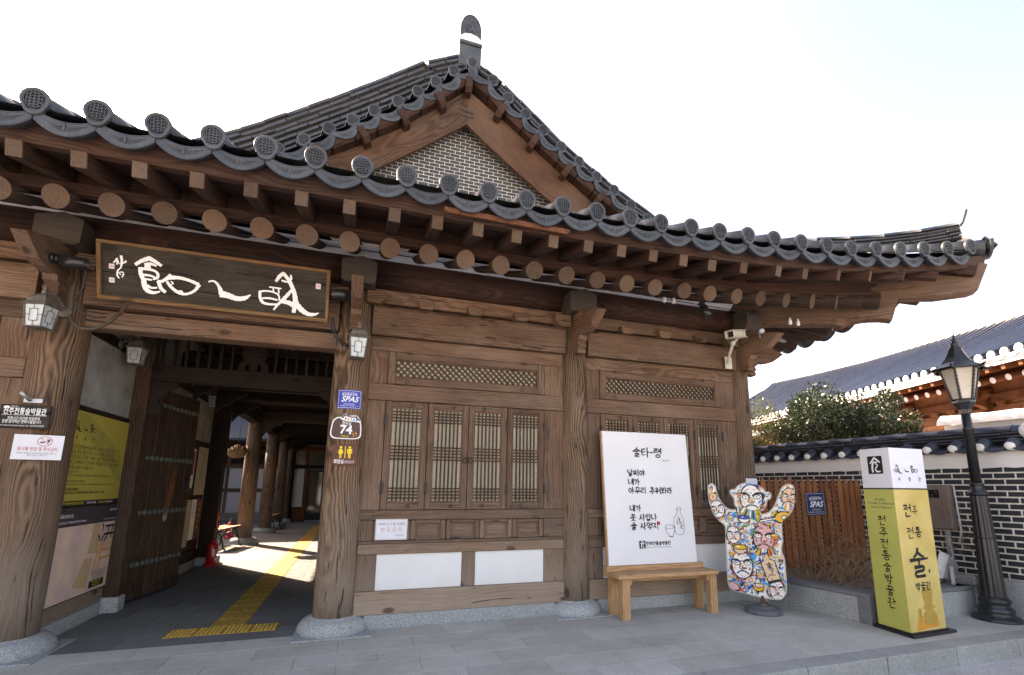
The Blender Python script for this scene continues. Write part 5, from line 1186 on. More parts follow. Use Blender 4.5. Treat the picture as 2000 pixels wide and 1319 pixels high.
def extinguisher(loc, label, body=REDP, h=.42):
    t = thing('fire_extinguisher', label, 'fire extinguisher', loc)
    lathe(mb := MB(), (0, 0, .04), [(.075, 0), (.082, .01), (.082, h-.12), (.07, h-.07), (.035, h-.03), (.022, h-.02), (.022, h+.01)], n=20); obj('cylinder', mb, body, t, local=True)
    mb = MB(); box(mb, (-.02, -.02, h+.05), (.02, .02, h+.09), .004, M=None); box(mb, (-.012, -.09, h+.085), (.012, .05, h+.10), .003); box(mb, (-.01, -.09, h+.055), (.01, .02, h+.066), .003); obj('valve', mb, DARKM, t, local=True)
    tube(mb := MB(), [(.02, 0, h+.07), (.08, -.02, h+.04), (.10, -.05, h-.1), (.09, -.06, .15)], .009, 6); obj('hose', mb, DARKM, t, local=True)
    mb = MB(); prism(mb, [(.03, -.079), (.06, -.060), (.06, -.056), (.03, -.074)], .14, T(0, 0, .17)); obj('label_sheet', mb, PAPERW, t, local=True)
    mb = MB(); lathe(mb, (0, 0, 0), [(.13, 0), (.13, .02), (.10, .06), (.088, .065), (.088, .10), (.084, .10)], n=6); obj('stand', mb, body if body is REDP else GREYP, t, local=True); return t
extinguisher((-2.47, 11.02, 0), 'red fire extinguisher on a red stand at the foot of the end post')
extinguisher((-3.05, 15.2, .10), 'fire extinguisher on a grey stand beside the first round arcade column', h=.40)

def court_bench(loc, rz, label):
    t = thing('slatted_bench', label, 'bench', loc, rz, 'slatted benches in the courtyard')
    for k in range(6): y_ = -.17+k*.068; obj('seat_slat', box(MB(), (-.62, y_-.029, .435+.02*abs(k-2.5)/2.5), (.62, y_+.029, .468+.02*abs(k-2.5)/2.5), .004), W_PINE, t, local=True)
    for s_ in (-1, 1):
        mb = MB()
        for q in (-1, 1): tube(mb, [(s_*.52, q*.06, .42), (s_*.52, q*.13, .33), (s_*.52, q*.19, .18), (s_*.52, q*.22, .03), (s_*.52, q*.27, .012)], [.018, .022, .02, .018, .02], 6)
        tube(mb, [(s_*.52, -.17, .425), (s_*.52, .17, .425)], .018, 6); tube(mb, [(s_*.52, -.16, .22), (s_*.52, -.06, .32), (s_*.52, .06, .32), (s_*.52, .16, .22)], .012, 6); obj('iron_leg', mb, BLACKM, t, local=True)
    return t
court_bench((-2.95, 14.0, 0), R(83), 'sunlit slatted bench with curved iron legs beside the first arcade column')
court_bench((-2.72, 19.6, 0), R(88), 'shaded slatted bench between the farther arcade columns')

# hanging shaggy object under the courtyard eave
t = thing('hanging_ornament', 'shaggy brown fish-shaped ornament hanging on a wire in the courtyard', 'ornament', (-2.95, 14.6, 2.32))
bm = bmesh.new(); bmesh.ops.create_icosphere(bm, subdivisions=4, radius=.2); vs = []
for v in bm.verts: q = v.co.copy(); k = 1+.25*noise.noise(q*30)+.12*noise.noise(q*9); vs.append((q.x*k*1.1, q.y*k*1.25, q.z*k*.82+(.05*q.x)))
mb = MB(); mb.add(vs, [tuple(v.index for v in f.verts) for f in bm.faces], 0); bm.free(); obj('body', mb, HUSK, t, local=True)
tube(mb := MB(), [(0, 0, .13), (0, 0, .95)], .006, 5); obj('wire', mb, DARKM, t, local=True)

# lanterns
def lantern(loc, rz, label, s=1.0, arm=.16):
    t = thing('wall_lantern', label, 'lantern', loc, rz, 'metal wall lanterns')     # loc = lantern centre, arm goes to +y
    mb = MB(); wt, wb, h = .085*s, .066*s, .20*s
    for sx in (-1, 1):
        for sy in (-1, 1):
            tube(mb, [(sx*wb, sy*wb, -h/2), (sx*wt, sy*wt, h/2)], .007*s, 4)
    box(mb, (-wb-.008, -wb-.008, -h/2-.012), (wb+.008, wb+.008, -h/2), .003); box(mb, (-wt-.006, -wt-.006, h/2-.004), (wt+.006, wt+.006, h/2+.008), .003)
    for ang in range(4):   # tracery on the four faces
        Rm = Matrix.Rotation(ang*math.pi/2, 4, 'Z'); yy = -(wt+wb)/2-.003; sl = (wt-wb)/h
        def bar(a, b):
            pa = Vector((a[0], -(wb+wt)/2-.002-sl*a[1], a[1])); pb = Vector((b[0], -(wb+wt)/2-.002-sl*b[1], b[1])); tube(mb, [Rm @ pa, Rm @ pb], .0028*s, 4)
        u, v = .034*s, .055*s
        for a, b in (((-u, -v), (u, -v)), ((u, -v), (u, v)), ((u, v), (-u, v)), ((-u, v), (-u, -v)), ((-u, 0), (-.072*s, 0)), ((u, 0), (.072*s, 0)), ((0, v), (0, h/2)), ((0, -v), (0, -h/2))): bar(a, b)
    obj('cage', mb, LANT, t, local=True)
    mb = MB(); vs = [(sx*w_*.93, sy*w_*.93, z) for z, w_ in ((-h/2, wb), (h/2, wt)) for sx, sy in ((-1, -1), (1, -1), (1, 1), (-1, 1))]
    mb.add(vs, [(0, 1, 5, 4), (1, 2, 6, 5), (2, 3, 7, 6), (3, 0, 4, 7), (0, 3, 2, 1)]); obj('glass', mb, LGLASS, t, local=True)
    mb = MB(); pr_ = [(wt*1.75, h/2+.004), (wt*1.72, h/2+.012), (wt*1.3, h/2+.03), (wt*1.15, h/2+.075), (wt*.75, h/2+.105), (wt*.3, h/2+.12), (wt*.22, h/2+.13), (wt*.34, h/2+.145), (wt*.2, h/2+.16), (wt*.26, h/2+.175), (.001, h/2+.21)]
    lathe(mb, (0, 0, 0), [(r_*1.0, z) for r_, z in pr_], n=4, smooth=False, M=Matrix.Rotation(math.pi/4, 4, 'Z')); obj('cap', mb, LANT, t, local=True)
    mb = MB(); tube(mb, [(0, .0, h/2+.11), (0, arm*.5, h/2+.15), (0, arm, h/2+.06)], [.012, .014, .016], 8); lathe(mb, (0, 0, 0), [(.062, 0), (.06, .012), (.045, .022), (.02, .03)], n=8, M=T(0, arm+.02, h/2+.04) @ Matrix.Rotation(R(90), 4, 'X')); obj('wall_arm', mb, LANT, t, local=True)
    return t
lantern((-2.80, 5.46, 2.965), R(-12), 'weathered lantern on the left gate column beside its wooden bracket', .98, .24)
lantern((-.085, 5.50, 2.955), R(3), 'pale metal lantern on the column between gate and lattice windows', 1.05, .2)
lantern((-2.56, 6.86, 2.97), R(90), 'dim lantern on the passage wall just inside the gate', .92, .15)
lantern((-2.58, 10.40, 2.98), R(90), 'small dark lantern deeper inside the passage above the posters', 1.05, .13)
# ------------------------------------------------------------------ the big name board over the gate
sb = thing('name_board', 'wide dark wooden name board with white brush characters above the gate', 'name board', (-1.45, 5.6, 3.25))
SY = Vector((0, -.2, .523)).normalized(); SX = Vector((1, 0, 0)); SZ = SX.cross(SY)   # SZ points outwards (towards -y)
SF = fr((-2.478, 5.62, 3.247), SX, SY, SZ); SW, SH = 2.064, .56
obj('board', box(MB(), (.03, .03, -.035), (SW-.03, SH-.03, .0), 0, M=SF), W_SIGN, sb)
for a, b in (((0, 0, -.045), (SW, .040, .028)), ((0, SH-.034, -.045), (SW, SH, .028)), ((0, .040, -.045), (.036, SH-.034, .03)), ((SW-.036, .040, -.045), (SW, SH-.034, .03))): obj('frame_bar', box(MB(), a, b, .006, M=SF), W_TRIM, sb)
mb = MB(); zc = .0015
for st, w_ in SIGNSTROKES: brush(mb, st, [q*1.42 for q in w_], SF, zc, 6); zc += .00004
obj('lettering', mb, WHITEK, sb)
for u, v, w_, h_ in ((.091, .296, .044, .046), (.091, .166, .044, .046), (1.922, .347, .048, .055)):
    mb = MB(); rect(mb, (u, v), (u+w_, v+h_), SF, .0018); s_ = obj('seal', mb, PAPERW, sb)
    mb = MB()
    for k in range(3): rect(mb, (u+.008+k*.012, v+.008), (u+.013+k*.012, v+h_-.008), SF, .0026); 
    rect(mb, (u+.005, v+h_*.5-.002), (u+w_-.006, v+h_*.5+.002), SF, .0030); obj('seal_print', mb, INKP, s_)
for xx in (-1.9, -.85): tube(mb := MB(), [(xx, 5.40, 3.79), (xx+.1, 5.62, 3.86), (xx+.15, 5.76, 3.88)], .012, 5); obj('hanger', mb, IRON, sb)

def spot(loc, d, label, L=.17, r=.052):
    t = thing('spotlight', label, 'spotlight', loc, 0, 'black eave spotlights'); d = Vector(d).normalized(); mb = MB()
    F = frameZ((0, 0, 0), d); n = 18; pr_ = [(.0, 0), (r, 0), (r, L), (r*.9, L), (r*.88, L-.04), (0, L-.04)]
    vs = [F @ Vector((q*math.cos(2*math.pi*k/n), q*math.sin(2*math.pi*k/n), z)) for q, z in pr_ for k in range(n)]
    mb.add(vs, [(i*n+k, i*n+(k+1) % n, (i+1)*n+(k+1) % n, (i+1)*n+k) for i in range(len(pr_)-1) for k in range(n)], 0, None, True); obj('housing', mb, BLACKM, t, local=True)
    mb = MB(); p = -d*.01; cyl(mb, p, p-d*.03, r*.7, n=12); cyl(mb, p-d*.03, p-d*.06, r*.9, n=12); obj('rear_cap', mb, BLACKM, t, local=True)
    return t
a = spot((-2.72, 5.43, 3.52), (1, -.02, -.10), 'black tubular spotlight at the left end of the name board', .20)
a = spot((-.19, 5.43, 3.52), (-1, -.05, -.06), 'black tubular spotlight at the right end of the name board', .20)
a = spot((4.29, 5.28, 3.92), (.25, -.25, -.85), 'black spotlight hanging under the eave left of the surveillance camera', .16)
mb = MB(); tube(mb, [(4.28, 5.28, 3.95), (4.27, 5.30, 4.02)], .014, 6); obj('mount', mb, BLACKM, a)

# corrugated conduit and cables at the gate columns
mb = MB(); pts = [Vector((-2.62, 5.52, 3.02)), Vector((-2.58, 5.50, 2.95)), Vector((-2.51, 5.48, 2.90)), Vector((-2.41, 5.48, 2.90)), Vector((-2.33, 5.50, 2.96)), Vector((-2.28, 5.54, 3.05)), Vector((-2.26, 5.58, 3.12)), Vector((-2.24, 5.62, 3.22))]
Q = []
for i in range(len(pts)-1):
    for k in range(10): Q.append(pts[i].lerp(pts[i+1], k/10))
tube(mb, Q, [.014+.003*(i % 2) for i in range(len(Q))], 8)
tag(obj('conduit', mb, BRONZE), 'grey corrugated conduit looping from the left lantern to the name board', 'conduit')
mb = MB(); tube(mb, [(-.38, 5.62, 3.30), (-.37, 5.60, 3.18), (-.33, 5.58, 3.08), (-.25, 5.56, 3.00), (-.12, 5.62, 2.97)], .010, 6); tube(mb, [(-.36, 5.62, 3.30), (-.33, 5.60, 3.14), (-.27, 5.57, 3.04), (-.14, 5.62, 2.99)], .008, 6)
tag(obj('cable', mb, DARKM), 'two dark cables drooping from the name board to the pale lantern', 'cable')
mb = MB(); tube(mb, [(-2.55, 5.50, 3.47), (-2.56, 5.52, 3.3), (-2.60, 5.50, 3.14), (-2.52, 5.5, 3.05), (-2.44, 5.54, 3.03), (-2.36, 5.56, 3.05)], .009, 6); obj('cable_', mb, DARKM) if False else tag(obj('cable', mb, DARKM), 'thin black cable falling from the left spotlight beside the name board', 'cable')

# surveillance cameras and insulators near the corner column
t = thing('security_camera', 'cream box security camera on a bracket at the corner column', 'security camera', (4.95, 5.55, 3.45))
d = Vector((-.93, -.30, -.20)).normalized(); F = fr((5.02, 5.40, 3.66), d, d.cross(Vector((0, 0, 1))).normalized()*1, Vector((0, 0, 1)).cross(Vector((0, 0, 0))) if False else d.cross(Vector((0, 0, 1))).normalized().cross(d)*-1)
F = frameZ((5.06, 5.44, 3.665), d)
mb = MB(); box(mb, (-.048, -.045, -.02), (.048, .045, .30), .01, M=F); obj('housing', mb, CREAMP, t)
mb = MB(); box(mb, (-.056, -.056, -.04), (.056, -.046, .36), .003, M=F); box(mb, (-.056, .046, -.04), (.056, .056, .36), .003, M=F); box(mb, (-.056, -.05, -.04), (-.049, .05, .36), .003, M=F); obj('sun_shield', mb, CREAMP, t)
mb = MB(); box(mb, (-.038, -.036, .30), (.038, .036, .304), M=F); obj('lens_window', mb, GLASSD, t)
mb = MB(); p = F @ Vector((0, 0, .12)); tube(mb, [p+Vector((0, 0, -.05)), (4.92, 5.48, 3.52), (4.95, 5.60, 3.38), (5.02, 5.72, 3.30)], [.018, .022, .02, .02], 8); box(mb, (4.98, 5.72, 3.22), (5.10, 5.74, 3.40), .006); lathe(mb, (4.92, 5.48, 3.52), [(.02, -.03), (.032, -.01), (.032, .02), (.02, .04)], n=10); obj('bracket', mb, CREAMP, t)
t = thing('security_camera', 'small round security camera on the corner bracket next to the cream one', 'security camera', (5.2, 5.3, 3.65)); d = Vector((-.35, -.9, -.15)).normalized(); F = frameZ((5.22, 5.26, 3.67), d)
lathe(mb := MB(), (0, 0, 0), [(.02, -.07), (.034, -.06), (.036, .0), (.036, .05), (.030, .052), (.026, .046), (.001, .046)], n=16, M=F)
for k in range(8): lathe(mb, (.024*math.cos(k*.785), .024*math.sin(k*.785), .05), [(.005, 0), (.004, .004)], n=6, M=F)
obj('housing', mb, STEEL, t); mb = MB(); tube(mb, [(5.23, 5.29, 3.66), (5.26, 5.32, 3.60), (5.30, 5.34, 3.62)], .015, 6); obj('mount', mb, STEEL, t)
for k, (p, lb) in enumerate((((3.68, 5.18, 3.90), 'white insulator pair under the logs left of the corner'), ((5.56, 5.0, 3.76), 'white insulator pair under the corner rafters'))):
    t = thing('insulator_pair', lb, 'insulator', p)
    for s_ in (-1, 1):
        lathe(mb := MB(), (s_*.07, 0, -.04), [(.018, 0), (.026, .01), (.018, .022), (.018, .03), (.026, .04), (.018, .055), (.012, .10)], n=12); obj('knob', mb, WHITEP, t, local=True)
mb = MB(); tube(mb, [(-2.6, 5.15, 3.93), (-1.2, 5.2, 3.92), (.2, 5.2, 3.96), (1.6, 5.2, 3.94), (3.0, 5.2, 3.93), (3.68, 5.18, 3.90), (4.6, 5.15, 3.88), (5.56, 5.0, 3.78)], .006, 5); tag(obj('overhead_wire', mb, DARKM), 'thin black wire strung along under the round rafters', 'wire')
mb = MB(); tube(mb, [(.60, 4.09, 3.925), (1.78, 4.09, 3.925)], .011, 6); box(mb, (.58, 4.08, 3.93), (1.80, 4.14, 3.965), .003); tag(obj('banner_rail', mb, RUST), 'brown rail with white hooks fixed to the eave board left of centre', 'rail')

# plates on the column between gate and windows (follow its curve)
def bent(w_, h_, x0, z0, r, cx, cy, mat, name, parent, th=.004, n=10, out=0.0, poly=None):
    """sheet wrapped on a round column: centred at angle of x0"""
    mb = MB(); F = lambda u, v, o: Vector((cx+(r+o)*math.sin((x0-cx+u)/r), cy-(r+o)*math.cos((x0-cx+u)/r), z0+v))
    rows_ = [[F(-w_/2+w_*i/n, v, out+th) for i in range(n+1)] for v in (0, h_)]; quadgrid(mb, rows_)
    rows_ = [[F(-w_/2+w_*i/n, v, out) for i in range(n+1)] for v in (0, h_)]; quadgrid(mb, rows_)
    mb.add([F(-w_/2, 0, out), F(-w_/2, h_, out), F(-w_/2, h_, out+th), F(-w_/2, 0, out+th), F(w_/2, 0, out), F(w_/2, h_, out), F(w_/2, h_, out+th), F(w_/2, 0, out+th)], [(0, 1, 2, 3), (4, 5, 6, 7)])
    return obj(name, mb, mat, parent), F
def flatM(x0, z0, y, rz=0): # a plate frame facing -y, origin centre
    return T(x0, y, z0) @ Matrix.Rotation(rz, 4, 'Z') @ Matrix.Rotation(R(90), 4, 'X')
def wrap(o, cx, cy, r, M):   # bend flat print on the column
    Mi = M
    for v in o.data.vertices:
        p = v.co; d = (cy-r)-p.y; u = p.x-cx; rr = r+d; v.co = Vector((cx+rr*math.sin(u/r), cy-rr*math.cos(u/r), p.z))
CX, CYY, CR = -.13, YC, .213
def stick(parent, items, cx=CX, cy=YC, r=CR):
    for o in items:
        if o is not None: wrap(o, cx, cy, r, None)
def pl_text(s, h, mat, x, z, parent, out, wfit=None, bold=0, shear=0, al='CENTER', cx=CX, r=CR):
    o = text(s, h, mat, T(x, YC-r-out, z) @ Matrix.Rotation(R(90), 4, 'X'), parent, al, bold=bold, shear=shear, wfit=wfit); stick(parent, [o], cx, YC, r)
def pl_rect(x0, z0, x1, z1, mat, parent, out, name='print', r=CR, cx=CX):
    mb = MB(); n = 6; M = None
    rows_ = [[(x0+(x1-x0)*i/n, YC-r-out, z) for i in range(n+1)] for z in (z0, z1)]; quadgrid(mb, rows_); o = obj(name, mb, mat, parent); wrap(o, cx, YC, r, None)
t = thing('blue_sticker', 'square blue security sticker above the house number plate', 'sticker', (-.135, 5.73, 2.43))
bent(.255, .21, -.135, 2.327, CR, CX, YC, BLUEP, 'sheet', t, th=.002)
pl_text('SPAS', .062, WHITEK, -.135, 2.43, t, .0034, wfit=.19, bold=.02, shear=.35); pl_text('첨단경비구역', .026, WHITEK, -.135, 2.48, t, .0034, wfit=.16, bold=.012); pl_text('SECURITY SYSTEM', .010, WHITEK, -.135, 2.504, t, .0034, wfit=.15); pl_text('(주)한국보안공사', .014, WHITEK, -.135, 2.375, t, .0034, wfit=.12); pl_text('080-000-1119  063-222-1119', .010, WHITEK, -.135, 2.356, t, .0034, wfit=.19)
for q in ((-.255, 2.335, -.252, 2.528), (-.018, 2.335, -.015, 2.528), (-.252, 2.335, -.018, 2.338), (-.252, 2.525, -.018, 2.528)): pl_rect(*q, WHITEK, t, .0034, 'border')
# house number plate with a small roof emblem
t = thing('house_number_plate', 'brown house number plate reading 74 with a little roof emblem', 'number plate', (-.145, 5.73, 2.11))
def ovalplate(sx, sz, n=40):
    out = []
    for k in range(n):
        a = 2*math.pi*k/n; c, s_ = math.cos(a), math.sin(a); e = .42; x_ = math.copysign(abs(c)**e, c); z_ = math.copysign(abs(s_)**e, s_)
        out.append((sx*x_*(1+.05*math.cos(2*a)-.07*z_), sz*z_*(1+.04*math.cos(3*a+.5))))
    return out
PM = T(-.145, 5.722, 2.105) @ Matrix.Rotation(R(2), 4, 'Y') @ Matrix.Rotation(R(90), 4, 'X')
mb = MB(); prism(mb, ovalplate(.148, .118), .012, PM); obj('rim', mb, WHITEK, t)
mb = MB(); prism(mb, ovalplate(.137, .107), .0016, PM @ T(0, 0, .012)); obj('plate', mb, PURPB, t)
text('74', .095, WHITEK, PM @ T(.0, -.018, .0148), t, bold=.03, wfit=.125); text('한지길', .036, WHITEK, PM @ T(.0, .052, .0148), t, bold=.01, wfit=.09); text('Hanji-gil', .018, YELP, PM @ T(-.005, -.083, .0148), t, wfit=.075)
mb = MB(); brush(mb, [(-.055, .118), (-.04, .133), (-.018, .152)], [.03, .026, .02], PM, .0150); brush(mb, [(-.02, .142), (.04, .128), (.09, .132)], [.014, .016, .014], PM, .0152); brush(mb, [(.085, .138), (.105, .11), (.132, .100)], [.018, .024, .018], PM, .0154); obj('roof_emblem', mb, GREYP, t)
mb = MB(); prism(mb, [(-.07, .10), (-.04, .085), (.12, .075), (.145, .09), (.12, .125), (.09, .15), (.0, .14), (-.02, .165), (-.05, .145)], .0022, PM @ T(0, 0, .0118)); obj('emblem_ground', mb, WHITEK, t)
for k, (c_, nm) in enumerate((((.6, .02, .03), 'red'), ((.85, .25, .05), 'orange'), ((.12, .45, .10), 'green'), ((.03, .25, .6), 'blue'), ((.2, .12, .5), 'violet'))):
    mb = MB(); brush(mb, [(-.012+k*.028, .118-.003*k), (-.018+k*.028, .098-.003*k)], [.012, .017], PM, .0156); obj('colour_stroke', mb, plain('stroke_'+nm, c_, .5, var=.05, bump=0), t)
mb = MB(); brush(mb, [(.07, -.045), (.075, -.06), (.085, -.055), (.08, -.09)], [.006]*4, PM, .0150); brush(mb, [(.098, -.03), (.10, -.05), (.115, -.04), (.11, -.055), (.105, -.08)], [.006]*5, PM, .0150); obj('figure_mark', mb, ORANGEP, t)
# toilet sign
t = thing('toilet_sign', 'brown toilet sign with yellow woman and man figures', 'sign', (-.14, 5.73, 1.82))
TM = T(-.137, 5.722, 1.822) @ Matrix.Rotation(R(90), 4, 'X'); mb = MB(); box(mb, (-.124, -.112, 0), (.124, .112, .012), .003, M=TM); obj('plate', mb, BROWNP, t); F = TM @ T(0, 0, .0125)
mb = MB()
def disc2(mb, c_, r_, M, z=.001, n=16): polyf(mb, [(c_[0]+r_*math.cos(2*math.pi*k/n), c_[1]+r_*math.sin(2*math.pi*k/n)) for k in range(n)], M, z)
disc2(mb, (-.045, .078), .013, F); disc2(mb, (.045, .078), .013, F)
polyf(mb, [(-.056, .062), (-.034, .062), (-.016, .022), (-.022, .018), (-.033, .040), (-.024, .005), (-.036, .005), (-.036, -.038), (-.044, -.038), (-.044, .005), (-.048, .005), (-.048, -.038), (-.056, -.038), (-.056, .005), (-.066, .005), (-.057, .040), (-.068, .018), (-.074, .022)], F)
polyf(mb, [(.025, .062), (.065, .062), (.070, .055), (.070, .012), (.062, .012), (.062, .045), (.058, .045), (.058, -.038), (.047, -.038), (.047, .008), (.043, .008), (.043, -.038), (.032, -.038), (.032, .045), (.028, .045), (.028, .012), (.020, .012), (.020, .055)], F)
rect(mb, (-.004, -.038), (.004, .09), F); obj('pictogram', mb, YELP, t)
text('화장실', .036, WHITEK, F @ T(-.058, -.078, .001), t, bold=.015, wfit=.10); text('화장실은 입구에서 오른쪽', .012, WHITEK, F @ T(.05, -.070, .001), t, wfit=.10); text('체험관 뒤편에 있습니다', .012, WHITEK, F @ T(.05, -.086, .001), t, wfit=.10)
# signs on the left gate column
t = thing('museum_plaque', 'black wooden plaque with white museum name on the left column', 'plaque', (-2.88, 5.7, 2.08))
QM = T(-2.885, 5.708, 2.082) @ Matrix.Rotation(R(-1), 4, 'Z') @ Matrix.Rotation(R(90), 4, 'X'); mb = MB(); box(mb, (-.185, -.108, 0), (.185, .108, .030), .008, M=QM); obj('board', mb, W_SIGN, t); F = QM @ T(0, 0, .0305)
text('전주전통술박물관', .048, WHITEK, F @ T(0, .045, .001), t, bold=.012, wfit=.31); text('Jeonju Korean Traditional Wine Museum / 全州傳統酒博物館', .012, WHITEK, F @ T(0, .014, .001), t, wfit=.32); text('전주시가 민간에 위탁하여', .026, WHITEK, F @ T(0, -.02, .001), t, bold=.008, wfit=.23); text('운영·관리하는 문화시설입니다', .026, WHITEK, F @ T(-.01, -.048, .001), t, bold=.008, wfit=.28); text('Public Cultural Facilities in Jeonju City / 全州市文化設施', .012, WHITEK, F @ T(-.01, -.082, .001), t, wfit=.33); text('천년의 비상', .014, WHITEK, F @ T(-.08, .088, .001), t, wfit=.05)
mb = MB(); disc2(mb, (-.135, .085), .010, F); disc2(mb, (-.148, .082), .009, F, .0013); disc2(mb, (-.122, .082), .009, F, .0016); obj('emblem', mb, WHITEK, t)
t = thing('paper_notice', 'white paper no-food notice taped below the black plaque', 'notice', (-2.76, 5.7, 1.81))
r_ = .218; QM = T(-2.765, 5.722, 1.812) @ Matrix.Rotation(R(10), 4, 'Z') @ Matrix.Rotation(R(90), 4, 'X'); mb = MB(); box(mb, (-.172, -.112, 0), (.172, .112, .0015), 0, M=QM); obj('sheet', mb, PAPERW, t); F = QM @ T(0, 0, .0016)
mb = MB(); tube(mb, [F @ Vector((.04+.05*math.cos(a), .055+.042*math.sin(a), .001)) for a in [k*math.pi/12 for k in range(25)]], .0032, 4); tube(mb, [F @ Vector((.008, .085, .001)), F @ Vector((.072, .025, .001))], .003, 4); obj('ban_ring', mb, INKP, t)
mb = MB(); rect(mb, (.008, .038), (.038, .052), F, .0008); polyf(mb, [(.052, .075), (.078, .075), (.072, .045), (.058, .045)], F, .0008); obj('pictogram', mb, INKG, t)
text('음식물 반입 및 취식금지', .028, INKR, F @ T(.0, -.018, .001), t, wfit=.27, bold=.006); text('쾌적한 관람을 위하여 음식물 반입을 금합니다', .011, INKG, F @ T(0, -.055, .001), t, wfit=.27); text('협조 부탁 드립니다', .011, INKG, F @ T(.0, -.073, .001), t, wfit=.13)
mb = MB(); QM = T(-2.86, 5.715, 2.235) @ Matrix.Rotation(R(90), 4, 'X'); box(mb, (-.07, -.02, 0), (.07, .02, .006), .002, M=QM); cyl(mb, QM @ Vector((-.02, .0, .01)), QM @ Vector((-.05, .06, .10)), .014, n=10); tag(obj('flag_holder', mb, STEEL), 'small steel flag holder just above the black plaque', 'flag holder')
# notice on the wall under the windows
t = thing('paper_notice', 'laminated white notice with red letters under the lattice windows', 'notice', (.40, 5.84, 1.02))
QM = T(.402, 5.846, 1.022) @ Matrix.Rotation(R(90), 4, 'X'); mb = MB(); box(mb, (-.172, -.112, 0), (.172, .112, .0015), 0, M=QM); obj('sleeve', mb, plain('clear_sleeve', (.5, .49, .47), .2, var=.1, bump=0), t); mb = MB(); box(mb, (-.160, -.098, .0016), (.162, .098, .003), 0, M=QM); obj('sheet', mb, PAPERW, t); F = QM @ T(0, 0, .0032)
text('외부', .030, INKG, F @ T(-.105, .055, .001), t, wfit=.07); text('음식', .030, INKP, F @ T(-.03, .055, .001), t, wfit=.06); text('및 쓰레기', .030, INKG, F @ T(.08, .055, .001), t, wfit=.13); text('반 입 금 지', .040, INKP, F @ T(0, -.003, .001), t, wfit=.22); text('전주전통술박물관', .012, INKG, F @ T(.09, -.065, .001), t, wfit=.09)
mb = MB(); QM = T(5.34, 5.768, 1.60) @ Matrix.Rotation(R(90), 4, 'X'); box(mb, (-.10, -.045, 0), (.10, .045, .002), 0, M=QM); tag(obj('paper_label', mb, PAPERW), 'blank white paper label on the corner column behind the painted figure', 'label')

# ------------------------------------------------------------------ bench with the poem banner
be = thing('wooden_bench', 'pale pine bench with square legs standing before the windows', 'bench', (3.63, 5.5, 0))
for x_, y_ in ((2.995, 5.365), (4.215, 5.365), (2.995, 5.64), (4.225, 5.64)): obj('leg', box(MB(), (x_, y_, 0), (x_+.105, y_+.085, .455), .004), W_PINE, be)
obj('seat_board', box(MB(), (2.93, 5.33, .456), (4.33, 5.478, .502), .004), W_PINE, be); obj('seat_board', box(MB(), (2.93, 5.484, .456), (4.33, 5.61, .500), .004), W_PINE, be)
obj('ledge_beam', box(MB(), (2.93, 5.615, .456), (4.33, 5.70, .560), .004), W_PINE, be)
obj('side_rail', box(MB(), (3.10, 5.37, .38), (3.13, 5.70, .454), .003), W_PINE, be); obj('side_rail', box(MB(), (4.18, 5.37, .38), (4.213, 5.70, .454), .003), W_PINE, be); obj('under_rail', box(MB(), (3.13, 5.47, .40), (4.18, 5.51, .454), .003), W_PINE, be)
bn = thing('poem_banner', 'tall white cloth banner with black brush poem leaning on the bench', 'banner', (3.6, 5.65, .56))
BX = Vector((1, 0, 0)); BY = Vector((0, .12, 1.64)).normalized(); BF = fr((2.95, 5.63, .562), BX, BY, BX.cross(BY)); BW, BH = 1.30, 1.665
for a, b in (((0, 0, -.04), (.05, BH, -.002)), ((BW-.05, 0, -.04), (BW, BH, -.002)), ((.05, 0, -.04), (BW-.05, .05, -.002)), ((.05, BH-.05, -.04), (BW-.05, BH, -.002))): obj('frame_bar', box(MB(), a, b, .003, M=BF), W_PINE, bn)
rows_ = []
for i in range(33):
    rr = []
    for j in range(41):
        u = BW*.012+(BW*.982)*i/32; v = .004+(BH-.006)*j/40; z = .0015+.0012*math.sin(u*9+v*2)*math.sin(v*5)
        for cz in (BH*.25, BH*.5, BH*.76): z += .0022*math.exp(-((v-cz)/.012)**2)
        for cz in (BW*.27, BW*.52, BW*.77): z += .0018*math.exp(-((u-cz)/.012)**2)
        rr.append(BF @ Vector((u, v, z)))
    rows_.append(rr)
quadgrid(mb := MB(), rows_); obj('cloth', mb, CLOTH, bn)
mb = MB(); L0 = BF
def bpx(x, y): # measured position on the banner: 0..1 across, 0..1 down
    return x*BW, (1-y)*BH
def wr(s, x, y, sz, wt=.012, adv=1.02): u, v = bpx(x, y); write(mb, s, u, v-sz, sz, wt, L0, adv, z0=.0068)
wr('술타-령', .345, .12, .128, .016); wr('날씨야', .27, .295, 0.086, .0135); wr('네가', .27, .365, 0.086, .0135); wr('아무리 추워봐라', .27, .43, 0.086, .0135); wr('내가', .27, .565, 0.083, .0135); wr('옷 사입나', .27, .632, 0.086, .0135); wr('술 사먹지', .27, .695, 0.090, .0135); obj('lettering', mb, INK, bn)
text('고은 시인', .02, INKG, L0 @ T(*bpx(.72, .22), .0068), bn, wfit=.11)
mb = MB(); u, v = bpx(.565, .715); rect(mb, (u, v), (u+.042, v+.042), L0, .0068); obj('seal', mb, INKR, bn)
